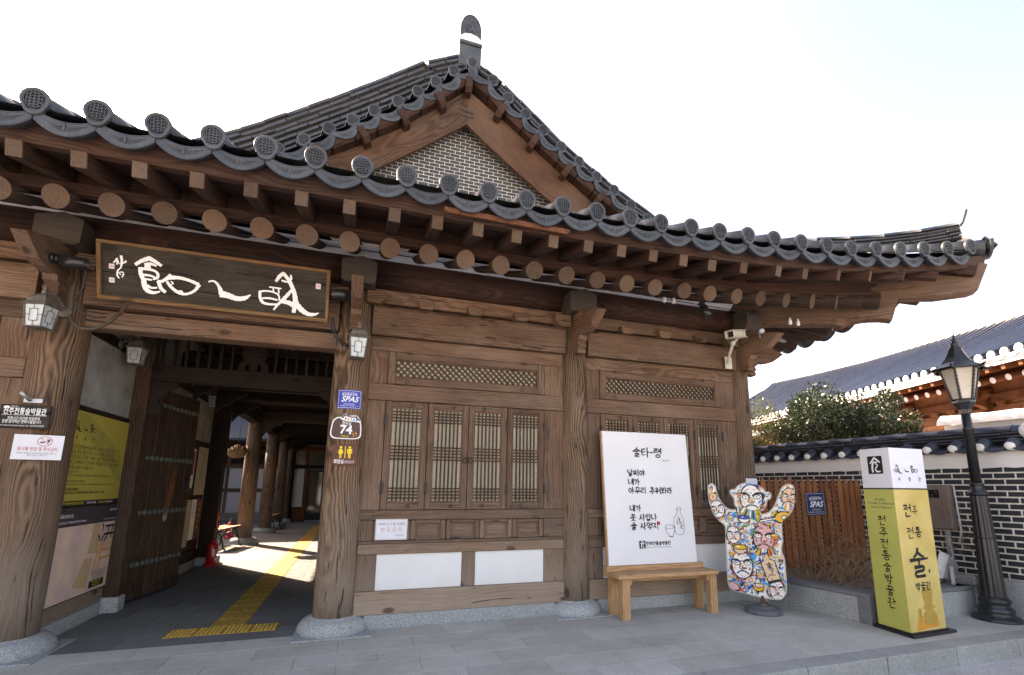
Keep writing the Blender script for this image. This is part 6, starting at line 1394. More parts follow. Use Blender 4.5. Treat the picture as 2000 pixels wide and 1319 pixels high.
# logo block at the foot of the banner
def pagoda_mark(M, s, parent, z=0.0):
    mb = MB(); rect(mb, (0, 0), (s, s*1.05), M, z+.0010); obj('mark_ground', mb, INK, parent); mb = MB()
    brush(mb, [(s*.18, s*.62), (s*.5, s*.95)], [s*.09, s*.12], M, z+.0020); brush(mb, [(s*.5, s*.95), (s*.85, s*.66)], [s*.12, s*.08], M, z+.0022); brush(mb, [(s*.34, s*.68), (s*.66, s*.68)], [s*.1, s*.08], M, z+.0024)
    brush(mb, [(s*.36, s*.62), (s*.30, s*.35), (s*.32, s*.10)], [s*.13, s*.13, s*.12], M, z+.0026); brush(mb, [(s*.56, s*.60), (s*.66, s*.48), (s*.52, s*.30), (s*.60, s*.14), (s*.85, s*.14)], [s*.08, s*.08, s*.08, s*.1, s*.06], M, z+.0028); obj('mark', mb, WHITEK, parent)
u, v = bpx(.35, .885); pagoda_mark(L0 @ T(u, v, .0058), .088, bn); mb = MB(); write(mb, '전주전통술박물관', u+.10, v+.035, .046, .0075, L0, .98, z0=.0068); obj('lettering', mb, INK, bn); text('Jeonju Korean Traditional Wine Museum', .014, INKG, L0 @ T(u+.10, v+.012, .0068), bn, 'LEFT', wfit=.37)
mb = MB(); zc = .0068
S_ = lambda L, w_=.004: brush(mb, [bpx(a, b) for a, b in L], [w_]*len(L), L0, .0068+.00003*len(mb.f))
S_([(.80, .595), (.82, .585), (.845, .585), (.86, .597), (.83, .605), (.80, .597)]); S_([(.80, .60), (.805, .625), (.79, .645), (.765, .67), (.76, .71), (.765, .76), (.785, .785), (.84, .79), (.87, .77), (.875, .70), (.87, .665), (.85, .64), (.845, .60)])
S_([(.655, .725), (.70, .715), (.755, .725), (.76, .735), (.70, .745), (.66, .738), (.655, .725)]); S_([(.655, .735), (.67, .775), (.70, .80), (.73, .80), (.755, .765), (.765, .73)]); S_([(.68, .80), (.72, .806), (.74, .80)])
for q in ((.79, .70), (.82, .69), (.84, .715), (.81, .67), (.83, .735)): S_([q, (q[0]+.02, q[1]+.012)], .008); S_([q, (q[0]+.01, q[1]-.02)], .005)
obj('drawing', mb, INK, bn)
# ------------------------------------------------------------------ painted cut-out figure on a stand
FIG = [(-0.581,1.346),(-0.552,1.389),(-0.516,1.396),(-0.481,1.362),(-0.47,1.31),(-0.459,1.242),(-0.421,1.167),(-0.368,1.094),(-0.306,1.066),(-0.243,1.075),(-0.267,1.126),(-0.272,1.207),(-0.302,1.244),(-0.314,1.289),(-0.293,1.322),(-0.248,1.327),(-0.21,1.372),(-0.131,1.407),(-0.047,1.41),(0.033,1.381),(0.097,1.33),(0.111,1.297),(0.149,1.297),(0.179,1.258),(0.166,1.207),(0.127,1.185),(0.117,1.134),(0.071,1.061),(0.035,1.028),(0.089,1.025),(0.159,1.07),(0.219,1.165),(0.267,1.281),(0.313,1.361),(0.368,1.394),(0.42,1.387),(0.445,1.341),(0.438,1.212),(0.416,1.098),(0.364,1.012),(0.287,0.939),(0.27,0.839),(0.269,0.699),(0.247,0.586),(0.271,0.477),(0.273,0.34),(0.273,0.204),(0.259,0.082),(0.209,0.01),(0.144,-0.007),(-0.024,0.003),(-0.234,0.04),(-0.341,0.058),(-0.387,0.09),(-0.406,0.166),(-0.406,0.307),(-0.402,0.522),(-0.404,0.667),(-0.397,0.842),(-0.464,0.913),(-0.537,1.015),(-0.578,1.179)]
FU = Vector((.75, -.66, 0)).normalized(); FM = fr((4.87, 5.20, .17), FU, (0, 0, 1), FU.cross(Vector((0, 0, 1))))
fg = thing('painted_figure', 'cut-out figure with raised arms covered in colourful painted bearded faces', 'painted figure', (4.87, 5.2, 0))
paints = {}
def paint(n_, c_):
    if n_ not in paints: paints[n_] = plain('paint_'+n_, c_, .45, var=.08, scale=40, bump=.12)
    return paints[n_]
PW, PK = paint('white', (.78, .77, .74)), paint('black', (.012, .010, .012))
PC = [paint('sky_blue', (.02, .30, .68)), paint('yellow', (.75, .42, .02)), paint('green', (.03, .30, .09)), paint('red', (.52, .04, .03)), paint('cobalt', (.02, .06, .38)), paint('skin', (.74, .50, .32)), paint('orange', (.78, .20, .04)), paint('pink', (.70, .38, .38)), paint('brown', (.20, .05, .03))]
n = len(FIG); sm = []
for i in range(n):
    p0, p1, p2, p3 = FIG[i-1], FIG[i], FIG[(i+1) % n], FIG[(i+2) % n]
    for k in range(3):
        t_ = k/3; sm.append(tuple(.5*((2*b)+(c_-a)*t_+(2*a-5*b+4*c_-d_)*t_*t_+(3*b-a-3*c_+d_)*t_**3) for a, b, c_, d_ in zip(p0, p1, p2, p3)))
prism(mb := MB(), sm, -.035, FM); obj('board', mb, plain('bare_board', (.50, .46, .40), .8, var=.15, scale=14, bump=.1), fg)
def inside(u, v, m=0.0):
    c_ = False; j = len(sm)-1
    for i in range(len(sm)):
        if (sm[i][1] > v) != (sm[j][1] > v) and u < (sm[j][0]-sm[i][0])*(v-sm[i][1])/(sm[j][1]-sm[i][1])+sm[i][0]: c_ = not c_
        j = i
    return c_
def ins(u, v, m=.022): return all(inside(u+a, v+b) for a, b in ((m, 0), (-m, 0), (0, m), (0, -m), (0, 0)))
lay = {}
ZC = [.0012]
def st(mat, pts, w_):
    ws = w_ if isinstance(w_, list) else [w_]*len(pts)
    if mat.name not in lay: lay[mat.name] = (MB(), mat)
    brush(lay[mat.name][0], pts, ws, FM, ZC[0], 4); ZC[0] += .000012
def blob(mat, cx, cy, rx, ry, a0=0.0):
    if mat.name not in lay: lay[mat.name] = (MB(), mat)
    pts = []
    for k in range(16):
        a = 2*math.pi*k/16; x_, y_ = rx*math.cos(a), ry*math.sin(a); pts.append((cx+x_*math.cos(a0)-y_*math.sin(a0), cy+x_*math.sin(a0)+y_*math.cos(a0)))
    pts = [p if ins(*p, .008) else (cx+(p[0]-cx)*.5, cy+(p[1]-cy)*.5) for p in pts]
    polyf(lay[mat.name][0], pts, FM, ZC[0]); ZC[0] += .000012
rg = random.Random(5)
def inset(P, d):
    ar = sum(P[i][0]*P[(i+1) % len(P)][1]-P[(i+1) % len(P)][0]*P[i][1] for i in range(len(P))); sg = 1 if ar > 0 else -1; out = []
    for i in range(len(P)):
        a, b = P[i-1], P[(i+1) % len(P)]; dx, dy = b[0]-a[0], b[1]-a[1]; L = math.hypot(dx, dy) or 1; out.append((P[i][0]-sg*dy/L*d, P[i][1]+sg*dx/L*d))
    return out
# white ground, then dense dabs of colour
polyf(lay.setdefault(PW.name, (MB(), PW))[0], inset(sm, .016), FM, .0006)
for k in range(110):
    u, v = rg.uniform(-.55, .42), rg.uniform(0.06, 1.38); r1 = rg.uniform(.02, .055)
    if ins(u, v, r1*.8): c_ = rg.choice([PC[0], PC[0], PC[0], PC[1], PC[2], PC[4], PC[5], PK]); blob(c_, u, v, r1, r1*rg.uniform(.5, 1), rg.uniform(0, 3))
for k in range(1500):
    u, v = rg.uniform(-.6, .46), rg.uniform(0.05, 1.41)
    if not ins(u, v, .026): continue
    a = rg.uniform(0, math.pi); L = rg.uniform(.010, .042); c_ = PW if rg.random() < .20 else (PK if rg.random() < .26 else rg.choice(PC if rg.random() < .45 else [PC[0], PC[0], PC[0], PC[1], PC[2], PC[4], PC[5]]))
    p = (u-L*math.cos(a), v-L*math.sin(a)); q = (u+L*math.cos(a), v+L*math.sin(a)); b_ = rg.uniform(-.012, .012); w_ = rg.uniform(.010, .036) if c_ is not PK else rg.uniform(.007, .016)
    if ins(*p, .014) and ins(*q, .014): st(c_, [p, (u-b_*math.sin(a), v+b_*math.cos(a)), q], [w_*rg.uniform(.2, .7), w_, w_*rg.uniform(.1, .6)])
def face(cx, cy, s, skin=PW, ang=0.0, beard=True, seed=1):
    """a frowning bearded face"""
    r_ = random.Random(seed); ca, sa = math.cos(ang), math.sin(ang)
    def P(x, y): return (cx+s*(x*ca-y*sa), cy+s*(x*sa+y*ca))
    blob(PK, *P(0, .03), s*.52, s*.72, ang); blob(skin, *P(0, .05), s*.46, s*.64, ang)
    for k in range(26):
        a = r_.uniform(0, 6.28); q0 = P(.50*math.cos(a), .03+.68*math.sin(a)); q1 = P(.58*math.cos(a+.2), .03+.78*math.sin(a+.2))
        if ins(*q0, .008) and ins(*q1, .008): st(r_.choice(PC+[PK, PK]), [q0, q1], s*.07)
    for k in range(9): a, b = r_.uniform(-.35, .35), r_.uniform(-.4, .6); st(r_.choice([PC[5], PC[6], PC[7], PW, PC[2]]), [P(a, b), P(a+.1, b+r_.uniform(-.06, .06))], s*.05)
    if beard:
        for k in range(16):
            a = -math.pi*(.12+.76*k/15); x_ = .40*math.cos(a); y_ = -.25+.40*math.sin(a); q0, q1 = P(x_*.8, y_*.6-.1), P(x_*1.25, y_*1.15-.12)
            if ins(*q1, .006): st(r_.choice([PW, PW, PK, PC[0], PC[1], PC[2], PC[6]]), [q0, q1], s*.075)
    w_ = s*.075
    for e in (-1, 1):
        st(PK, [P(e*.44, .30), P(e*.24, .30), P(e*.06, .18)], [w_*.9, w_*1.5, w_]); blob(PK, *P(e*.25, .15), s*.17, s*.12, ang); blob(PW, *P(e*.25, .14), s*.135, s*.085, ang); blob(PK, *P(e*.24, .16), s*.028, s*.028)
    st(PC[5], [P(0, .12), P(.0, -.08)], [s*.10, s*.17]); st(PK, [P(-.05, .12), P(-.13, -.08), P(-.04, -.15), P(.10, -.13), P(.13, -.04)], w_*.55); blob(PC[3], *P(.02, -.08), s*.05, s*.04)
    st(PK, [P(-.27, -.36), P(-.12, -.25), (P(.1, -.25)), P(.28, -.36)], w_*.8); st(PC[6], [P(-.2, .48), P(-.08, .5)], w_*.6); st(PC[7], [P(.1, .5), P(.2, .46)], w_*.6)
    for e in (-1, 1): st(r_.choice(PC), [P(e*.36, -.02), P(e*.30, -.16)], w_*.6)
face(-.06, 1.19, .27, seed=2); face(.375, 1.22, .17, PC[5], -.1, seed=3); face(-.47, 1.06, .165, PW, .25, False, seed=4)
face(.05, .71, .25, PC[7], -.05, True, seed=5); face(-.22, .37, .25, PW, .02, False, seed=6); face(-.30, .74, .16, PW, .0, False, seed=9)
face(.16, .10, .17, PW, .0, False, seed=7)
# bowls, gourd and bottle
def bowl(cx, cy, s, c1, c2):
    blob(PK, cx, cy-.2*s, s*.56, s*.42); blob(c2, cx, cy-.2*s, s*.48, s*.34); blob(PK, cx, cy, s*.60, s*.24); blob(c1, cx, cy, s*.52, s*.17); blob(PW, cx-.15*s, cy+.02*s, s*.12, s*.05)
bowl(-.23, .60, .15, PC[1], PC[5]); bowl(-.16, .97, .12, PC[4], PW); bowl(.18, .76, .09, PC[1], PC[6]); bowl(-.02, .28, .085, PC[1], PC[7]); bowl(-.05, .15, .12, PC[5], PC[1])
blob(PK, .28, .985, .10, .075, .3); blob(PC[1], .285, .985, .085, .06, .3); blob(PK, .30, .98, .035, .03); blob(PW, .30, .98, .025, .02); st(PK, [(.02, .93), (.12, .95), (.20, .965)], .03); st(PW, [(.03, .93), (.12, .95), (.20, .965)], .016)
blob(PK, -.52, 1.22, .052, .055); blob(PC[5], -.52, 1.22, .044, .047); st(PC[1], [(-.545, 1.33), (-.525, 1.25)], .022); blob(PC[6], -.52, 1.22, .014, .018)
btl = [(.015, .52), (.075, .54), (.095, .47), (.15, .455), (.205, .24), (.07, .20), (.0, .42), (.035, .45)]
def bp(mat, pts, k=1.0):
    cx, cy = sum(p[0] for p in pts)/len(pts), sum(p[1] for p in pts)/len(pts)
    if mat.name not in lay: lay[mat.name] = (MB(), mat)
    polyf(lay[mat.name][0], [(cx+(p[0]-cx)*k, cy+(p[1]-cy)*k) for p in pts], FM, ZC[0]); ZC[0] += .00002
bp(PK, btl, 1.12); bp(PC[5], btl, .96); st(PC[4], [(.025, .525), (.07, .535)], .02)
hm = MB(); 
for k, ch in enumerate('술고리'[:2]): hangul(hm, ch, .055+.022*k, .36-.085*k, .075, .011, FM, [ZC[0]+.0002])
obj('bottle_lettering', hm, PK, fg); hm = MB()
blob(PK, -.33, .115, .085, .05, -.35); blob(PC[7], -.34, .12, .07, .04, -.35); st(PC[3], [(-.27, .09), (-.22, .065)], .022); st(PC[4], [(-.21, .062), (-.195, .055)], .022)
for k in range(420):
    u, v = rg.uniform(-.6, .46), rg.uniform(0.06, 1.41); a = rg.uniform(0, math.pi); L = rg.uniform(.006, .02)
    p = (u-L*math.cos(a), v-L*math.sin(a)); q = (u+L*math.cos(a), v+L*math.sin(a))
    if ins(*p, .018) and ins(*q, .018): st(rg.choice([PK, PK, PK]+PC), [p, q], rg.uniform(.005, .011))
for k_, (m_, mt) in lay.items(): obj('paint_strokes', m_, mt, fg, kind='stuff')
mb = MB(); cyl(mb, (4.87, 5.22, .05), (4.87, 5.22, .20), .022, n=12); box(mb, (4.895, 5.20, .09), (4.93, 5.235, .12), .004); obj('pole', mb, RUST, fg)
lathe(mb := MB(), (4.87, 5.22, 0), [(.215, 0), (.225, .012), (.22, .045), (.20, .058), (.15, .066), (.12, .085), (.05, .095), (.045, .105)], n=12, smooth=False); obj('stand_base', mb, GREYP, fg)

# ------------------------------------------------------------------ signboard pillar
pt = thing('signboard_pillar', 'yellow and white four-sided museum sign pillar beside the planter', 'sign pillar', (5.85, 4.1, 0))
A0 = Vector((5.553, 3.925, 0)); PX = Vector((.59, .03, 0)).normalized(); PY = Vector((.05, .38, 0)).normalized(); PWD, PDP = .585, .385
PF = fr(A0, PX, PY, (0, 0, 1))
obj('base_plate', box(MB(), (-.03, -.05, 0), (PWD+.10, PDP+.05, .03), .003, M=PF), BLACKM, pt); obj('base_plate', box(MB(), (-.015, -.02, .03), (PWD+.015, PDP+.02, .045), .003, M=PF), BLACKM, pt)
mb = MB(); c_ = [(0, 0), (PWD, 0), (PWD, PDP), (0, PDP)]
def quadface(a, b, z0, z1, mat, name, o=.0): 
    mb = MB(); pa, pb = Vector((*a, 0)), Vector((*b, 0)); mb.add([PF @ (pa+Vector((0, 0, z0))), PF @ (pb+Vector((0, 0, z0))), PF @ (pb+Vector((0, 0, z1))), PF @ (pa+Vector((0, 0, z1)))], [(0, 1, 2, 3)]); return obj(name, mb, mat, pt)
quadface((0, 0), (PWD, 0), .045, 1.508, AMBER, 'front_panel'); quadface((0, PDP), (0, 0), .045, 1.508, OLIVE, 'side_panel'); quadface((PWD, 0), (PWD, PDP), .045, 1.508, OLIVE, 'side_panel'); quadface((PWD, PDP), (0, PDP), .045, 1.508, AMBER, 'back_panel')
obj('divider', box(MB(), (-.002, -.002, 1.508), (PWD+.002, PDP+.002, 1.522), 0, M=PF), BLACKM, pt); obj('head_box', box(MB(), (0, 0, 1.522), (PWD, PDP, 1.965), .003, M=PF), WHITEP, pt)
FF = PF @ Matrix.Rotation(R(90), 4, 'X')                                      # front face frame: u right, v up, normal out
FS = PF @ T(0, PDP, 0) @ Matrix.Rotation(R(-90), 4, 'Z') @ Matrix.Rotation(R(90), 4, 'X')    # left side frame: u towards the front edge
logo3(FF @ T(.05, 1.68, .001), .235, pt)
mb = MB()
for k, ch in enumerate('수을관'): write(mb, ch, .10+k*.175, 1.60, .045, .005, FF @ T(0, 0, .0015))
obj('lettering', mb, INK, pt)
mb = MB()
for s_, x_, y_, z_, w_ in (('전', .125, 1.215, .135, .018), ('주', .265, 1.235, .10, .010), ('전', .135, .985, .12, .011), ('통', .27, .995, .11, .015)): write(mb, s_, x_, y_, z_, w_, FF @ T(0, 0, .0015))
write(mb, '술', .125, .585, .30, .036, FF @ T(0, 0, .0015)); write(mb, '박물관', .165, .445, .085, .011, FF @ T(0, 0, .0015), .98); obj('lettering', mb, INK, pt)
mb = MB(); rect(mb, (.415, .62), (.44, .655), FF, .0015); obj('seal', mb, INK, pt)
jar = [(-.09, 0), (.09, 0), (.115, .05), (.10, .14), (.06, .19), (.115, .21), (.06, .26), (.08, .33), (.09, .42), (.075, .455), (.085, .47), (-.085, .47), (-.075, .455), (-.09, .42), (-.08, .33), (-.06, .26), (-.115, .21), (-.06, .19), (-.10, .14), (-.115, .05)]
mb = MB(); polyf(mb, [(.34+.95*u, .10+.80*v) for u, v in jar], FF, .0025); polyf(mb, [(.16, .13), (.21, .13), (.205, .27), (.155, .27)], FF, .0025); obj('jar_picture', mb, AMBER2, pt)
mb = MB(); polyf(mb, [(.10, .055), (.49, .075), (.455, .21), (.15, .19)], FF, .0015); obj('mat_picture', mb, ORANGEP, pt)
mb = MB(); zc = [.0016]
for k, ch in enumerate('전주전통술박물관'): hangul(mb, ch, .15, 1.115-k*.124, .105, .0125, FS @ T(0, 0, 0), zc)
obj('lettering', mb, INK, pt)
for k, l in enumerate(('Jeonju', 'Korean Traditional', 'Wine Museum')): text(l, .030, INKG, FS @ T(.205, 1.400-k*.045, .0015), pt, wfit=(.13, .32, .26)[k])
pagoda_mark(FS @ T(.10, 1.68, .0), .19, pt, .0012)

# ------------------------------------------------------------------ street lamp
lp = thing('street_lamp', 'black cast iron street lamp with six-sided lantern by the brick wall', 'street lamp', (7.31, 4.13, 0))
n_ = 12; 
def fluted(mb, z0, z1, r0, r1, k=12, d=.10):
    N = k*6; vs = []
    for z_, r_ in ((z0, r0), (z1, r1)):
        for i in range(N): a = 2*math.pi*i/N; rr = r_*(1-d*(.5+.5*math.cos(a*k))**2); vs.append((rr*math.cos(a), rr*math.sin(a), z_))
    mb.add(vs, [(i, (i+1) % N, N+(i+1) % N, N+i) for i in range(N)], 0, None, True)
lathe(mb := MB(), (0, 0, 0), [(.235, 0), (.24, .015), (.225, .035), (.19, .05), (.165, .075), (.172, .10), (.175, .125), (.155, .15), (.135, .165), (.14, .19), (.155, .21), (.15, .235), (.13, .25), (.118, .27)], n=28); obj('foot', mb, BLACKM, lp, local=True)
mb = MB()
for k in range(4): a = k*math.pi/2+.5; lathe(mb, (.19*math.cos(a), .19*math.sin(a), .03), [(.022, 0), (.022, .02), (.012, .035)], n=6, smooth=False)
obj('anchor_bolt', mb, BLACKM, lp, local=True)
mb = MB(); fluted(mb, .27, .94, .118, .104); lathe(mb, (0, 0, 0), [(.106, .935), (.108, .945), (.106, .955)], n=28); fluted(mb, .955, 1.44, .103, .086); obj('fluted_shaft', mb, BLACKM, lp, local=True)
lathe(mb := MB(), (0, 0, 0), [(.086, 1.44), (.108, 1.455), (.112, 1.47), (.095, 1.485), (.075, 1.51), (.062, 1.56), (.072, 1.575), (.075, 1.59), (.058, 1.60)], n=28); obj('collar', mb, BLACKM, lp, local=True)
lathe(mb := MB(), (0, 0, 0), [(.054, 1.60), (.053, 2.26), (.058, 2.265), (.058, 2.285), (.053, 2.29), (.051, 2.46)], n=20); obj('upper_pole', mb, BLACKM, lp, local=True)
lathe(mb := MB(), (0, 0, 0), [(.051, 2.45), (.060, 2.47), (.066, 2.52), (.10, 2.58), (.118, 2.61), (.118, 2.64), (.10, 2.645)], n=6, smooth=False); obj('lantern_seat', mb, BLACKM, lp, local=True)
zb, zt, rb, rt_ = 2.645, 3.055, .115, .205; mb = MB()
hexp = lambda r_, z_: [Vector((r_*math.cos(math.pi/3*k+.32), r_*math.sin(math.pi/3*k+.32), z_)) for k in range(6)]
Lo, Hi = hexp(rb, zb), hexp(rt_, zt)
for k in range(6): tube(mb, [Lo[k], Hi[k]], .014, 6); tube(mb, [Hi[k], Hi[(k+1) % 6]], .015, 6); tube(mb, [Lo[k], Lo[(k+1) % 6]], .013, 6)
for k in range(6):
    for q in range(9): p = Lo[k].lerp(Hi[k], (q+.5)/9); lathe(mb, p, [(.018, -.006), (.018, .006)], n=5)
obj('lantern_frame', mb, BLACKM, lp, local=True)
for k in range(6):
    mb = MB(); q = .96; a, b, c2, d2 = Lo[k]*q, Lo[(k+1) % 6]*q, Hi[(k+1) % 6]*q, Hi[k]*q
    for v in (a, b): v.z = zb
    for v in (c2, d2): v.z = zt
    mb.add([a, b, c2, d2], [(0, 1, 2, 3)]); obj('glass_pane', mb, plain('lamp_glass', (.50, .44, .32), .3, var=.18, scale=3, bump=0, c2=(.58, .54, .46)) if k == 0 else bpy.data.materials['lamp_glass'], lp, local=True)
mb = MB(); N = 36; prof = [(.275, 3.035), (.272, 3.06), (.225, 3.085), (.165, 3.13), (.115, 3.20), (.080, 3.28), (.062, 3.33)]; vs = []
for r_, z_ in prof:
    for i in range(N): a = 2*math.pi*i/N+.32; f_ = 1/(math.cos(((a-.32) % (math.pi/3))-math.pi/6))*.93; w2 = .02*math.cos(a*18)*r_; vs.append(((r_*f_+w2*.3)*math.cos(a), (r_*f_+w2*.3)*math.sin(a), z_))
mb.add(vs, [(i*N+k, i*N+(k+1) % N, (i+1)*N+(k+1) % N, (i+1)*N+k) for i in range(len(prof)-1) for k in range(N)], 0, None, False); mb.add([(.20*math.cos(math.pi/3*k+.32), .20*math.sin(math.pi/3*k+.32), 3.05) for k in range(6)], [(5, 4, 3, 2, 1, 0)])
for k in range(6):
    p = hexp(.30, 3.045)[k]; q = hexp(.35, 3.075)[k]; tube(mb, [hexp(.24, 3.05)[k], p, q], [.03, .022, .008], 6)
obj('lantern_roof', mb, BLACKM, lp, local=True)
lathe(mb := MB(), (0, 0, 0), [(.064, 3.325), (.068, 3.345), (.048, 3.36), (.055, 3.38), (.058, 3.395), (.035, 3.41), (.028, 3.43), (.036, 3.445), (.02, 3.46), (.012, 3.50), (.002, 3.56)], n=16); obj('finial', mb, BLACKM, lp, local=True)

# ------------------------------------------------------------------ planter
plr = thing('granite_planter', 'low granite planter wall with dry soil in the corner by the fence', 'planter', (6.5, 5.0, 0))
C1, C2, C3, C0 = Vector((5.60, 4.39, 0)), Vector((7.36, 4.385, 0)), Vector((7.42, 5.0, 0)), Vector((5.44, 5.78, 0))
def curb(a, b, h=.335, th=.14, segs=1, name='side_stone'):
    d = (b-a); L = d.length; d.normalize(); nn = Vector((-d.y, d.x, 0))
    for k in range(segs):
        box(mb := MB(), (L*k/segs+.002, 0, -.02), (L*(k+1)/segs-.002, th, h-.05), .004, M=fr(a, d, nn, (0, 0, 1))); obj(name, mb, GRAN, plr)
        box(mb := MB(), (L*k/segs-.0+.002, -.018, h-.05), (L*(k+1)/segs-.002, th+.05, h), .008, M=fr(a, d, nn, (0, 0, 1))); obj('cap_stone', mb, PAVE3, plr)
curb(C0, C1, segs=1); curb(C1+Vector((.16, 0, 0)), C2, segs=2)
obj('corner_stone', box(MB(), (5.585, 4.375, -.02), (5.755, 4.56, .334), .006), PAVE3, plr)
curb(C2, C3)
mb = MB(); rows_ = []
for i in range(25):
    rr = []
    for j in range(21):
        x_ = 5.60+(7.75-5.60)*i/24; y_ = 4.50+(6.4-4.50)*j/20; rr.append(Vector((x_, y_, .285+.03*noise.noise(Vector((x_*4, y_*4, 0)))+.012*noise.noise(Vector((x_*17, y_*17, 3))))))
    rows_.append(rr)
quadgrid(mb, rows_); obj('soil', mb, SOIL, plr)

# ------------------------------------------------------------------ picket fence
fe = thing('picket_fence', 'brown wooden picket fence between the hall and the brick wall', 'fence', (6.6, 5.82, .3))
for k in range(16):
    x_ = 5.575+k*.1235; z1 = 1.665+random.uniform(-.012, .015); mb = MB(); w_ = .0455
    prism(mb, [(x_-w_, .40), (x_+w_, .40), (x_+w_, z1-.075), (x_+.008, z1), (x_-.008, z1), (x_-w_, z1-.075)], .02, fr((0, 5.82+random.uniform(-.003, .003), 0), (1, 0, 0), (0, 0, 1), (0, -1, 0)), ax=1)
    obj('picket', mb, W_FENCE, fe)
for z_ in (.62, 1.38): obj('rail', box(MB(), (5.55, 5.823, z_), (7.52, 5.865, z_+.07), .004), W_FENCE, fe)
for x_ in (5.62, 6.55, 7.44): obj('post', box(MB(), (x_-.04, 5.866, .2), (x_+.04, 5.94, 1.60), .004), W_FENCE, fe)
t = thing('security_plate', 'navy security plate fixed to the picket fence', 'sign', (6.55, 5.79, 1.3))
SM_ = T(6.525, 5.792, 1.288) @ Matrix.Rotation(R(-1.5), 4, 'Y') @ Matrix.Rotation(R(90), 4, 'X'); box(mb := MB(), (-.185, -.165, 0), (.185, .165, .004), .001, M=SM_); obj('plate', mb, NAVYP, t); F = SM_ @ T(0, 0, .0045)
text('SPAS', .085, WHITEK, F @ T(0, -.01, .001), t, wfit=.27, bold=.02, shear=.35); text('첨단경비구역', .034, WHITEK, F @ T(0, .07, .001), t, wfit=.24, bold=.012); text('SECURITY SYSTEM AREA', .014, WHITEK, F @ T(0, .10, .001), t, wfit=.18); text('(주)한국보안공사', .022, WHITEK, F @ T(0, -.085, .001), t, wfit=.18); text('080-000-1119 063-222-1119', .016, WHITEK, F @ T(0, -.12, .001), t, wfit=.28)
mb = MB()
for q in ((-.17, -.15, -.167, .15), (.167, -.15, .17, .15), (-.167, -.15, .167, -.147), (-.167, .147, .167, .15)): rect(mb, q[:2], q[2:], F)
obj('border', mb, WHITEK, t)

# ------------------------------------------------------------------ brick garden wall
gw = thing('brick_garden_wall', 'black brick garden wall with white joints and a dark tiled cap', 'wall', (7.6, 5.6, 0))
WD = Vector((-.113, .994, 0)).normalized(); W0 = Vector((7.726, 4.568, 0)); WN = Vector((-WD.y, WD.x, 0))   # WN points to -x (towards the porch)
WF = fr(W0, WD, -WN, (0, 0, 1)) ; WF = fr(W0, -WD, Vector((WD.y, -WD.x, 0)), (0, 0, 1))  # u towards the viewer, v into the wall
U0, U1 = -4.2, 2.4
obj('core', box(MB(), (U0, .005, .42), (U1, .30, 1.80), 0, M=WF), MORT, gw)
mb = MB(); u = U0; 
while u < U1:
    L = random.uniform(.35, .7); box(mb := MB(), (u+.006, random.uniform(-.03, .0), -.2), (min(u+L, U1)-.006, .32, .415), .03, M=WF); obj('foundation_stone', mb, GRAN, gw); u += L
bl, bh2, g2 = .205, .0585, .0185; BW_me = box(MB(), (0, 0, 0), (bl, .03, bh2), .003).mesh('wall_brick', [BRICKW]); cnt = 0; rest = MB()
for r_ in range(18):
    z_ = .432+r_*(bh2+g2); u = U1-.02-(bl+g2)/2*(r_ % 2)
    while u > U0:
        m4 = WF @ T(u-bl, random.uniform(-.002, .002), z_) @ Matrix.Scale(1+random.uniform(-.02, .01), 4, (1, 0, 0))
        if cnt < 300 and u > -1.55+.0: obj('brick', BW_me, None, gw, mat4=m4); cnt += 1
        else: rest.add([m4 @ v.co for v in BW_me.vertices], [tuple(p.vertices) for p in BW_me.polygons])
        u -= bl+g2
obj('far_bricks', rest, BRICKW, gw, kind='stuff')
mb = MB(); rows_ = []
for i in range(60):
    u = U0+(U1-U0)*i/59; wob = .012*noise.noise(Vector((u*3, 0, 0))); rows_.append([WF @ Vector((u, -.008+wob, 1.795+.015*noise.noise(Vector((u*9, 2, 0))))), WF @ Vector((u, -.03+wob, 1.90)), WF @ Vector((u, -.07+wob, 2.00)), WF @ Vector((u, .15, 2.02))])
quadgrid(mb, rows_); obj('plaster_band', mb, PLAST, gw)
# cap tiles: short ribs with lime-filled ends, concave tiles between, then stacked layers and cover tiles
sp = .30; k = 0; u = U1-.1
CUP = MB(); n = 10; vs = []
for y_, rz in ((-.17, 0), (.20, .13)):
    for i in range(n+1): x_ = -sp/2+sp*i/n; vs.append((x_, y_, rz-.055*(1-(2*x_/sp)**2)))
for y_, rz in ((-.17, 0), (.20, .13)):
    for i in range(n+1): x_ = -sp/2+sp*i/n; vs.append((x_, y_, rz-.018-.055*(1-(2*x_/sp)**2)))
m = n+1; CUP.add(vs, [(i, i+1, m+i+1, m+i) for i in range(n)]+[(2*m+i, 3*m+i, 3*m+i+1, 2*m+i+1) for i in range(n)]+[(i, 2*m+i, 2*m+i+1, i+1) for i in range(n)], 0, None, True); CUPm = CUP.mesh('trough_tile', [TILE_W])
RB = rib_mesh(.36, .075).mesh('cap_rib_tile', [TILE_W])
def limeball(r_):
    bm = bmesh.new(); bmesh.ops.create_icosphere(bm, subdivisions=3, radius=r_); vs = [(v.co.x*1.0, v.co.y*.55, v.co.z*.95+.006*noise.noise(v.co*40)) for v in bm.verts]; mb = MB(); mb.add(vs, [tuple(v.index for v in f.verts) for f in bm.faces], 0, None, True); bm.free(); return mb.mesh('lime_end', [LIME])
LB = [limeball(.056) for _ in range(3)]
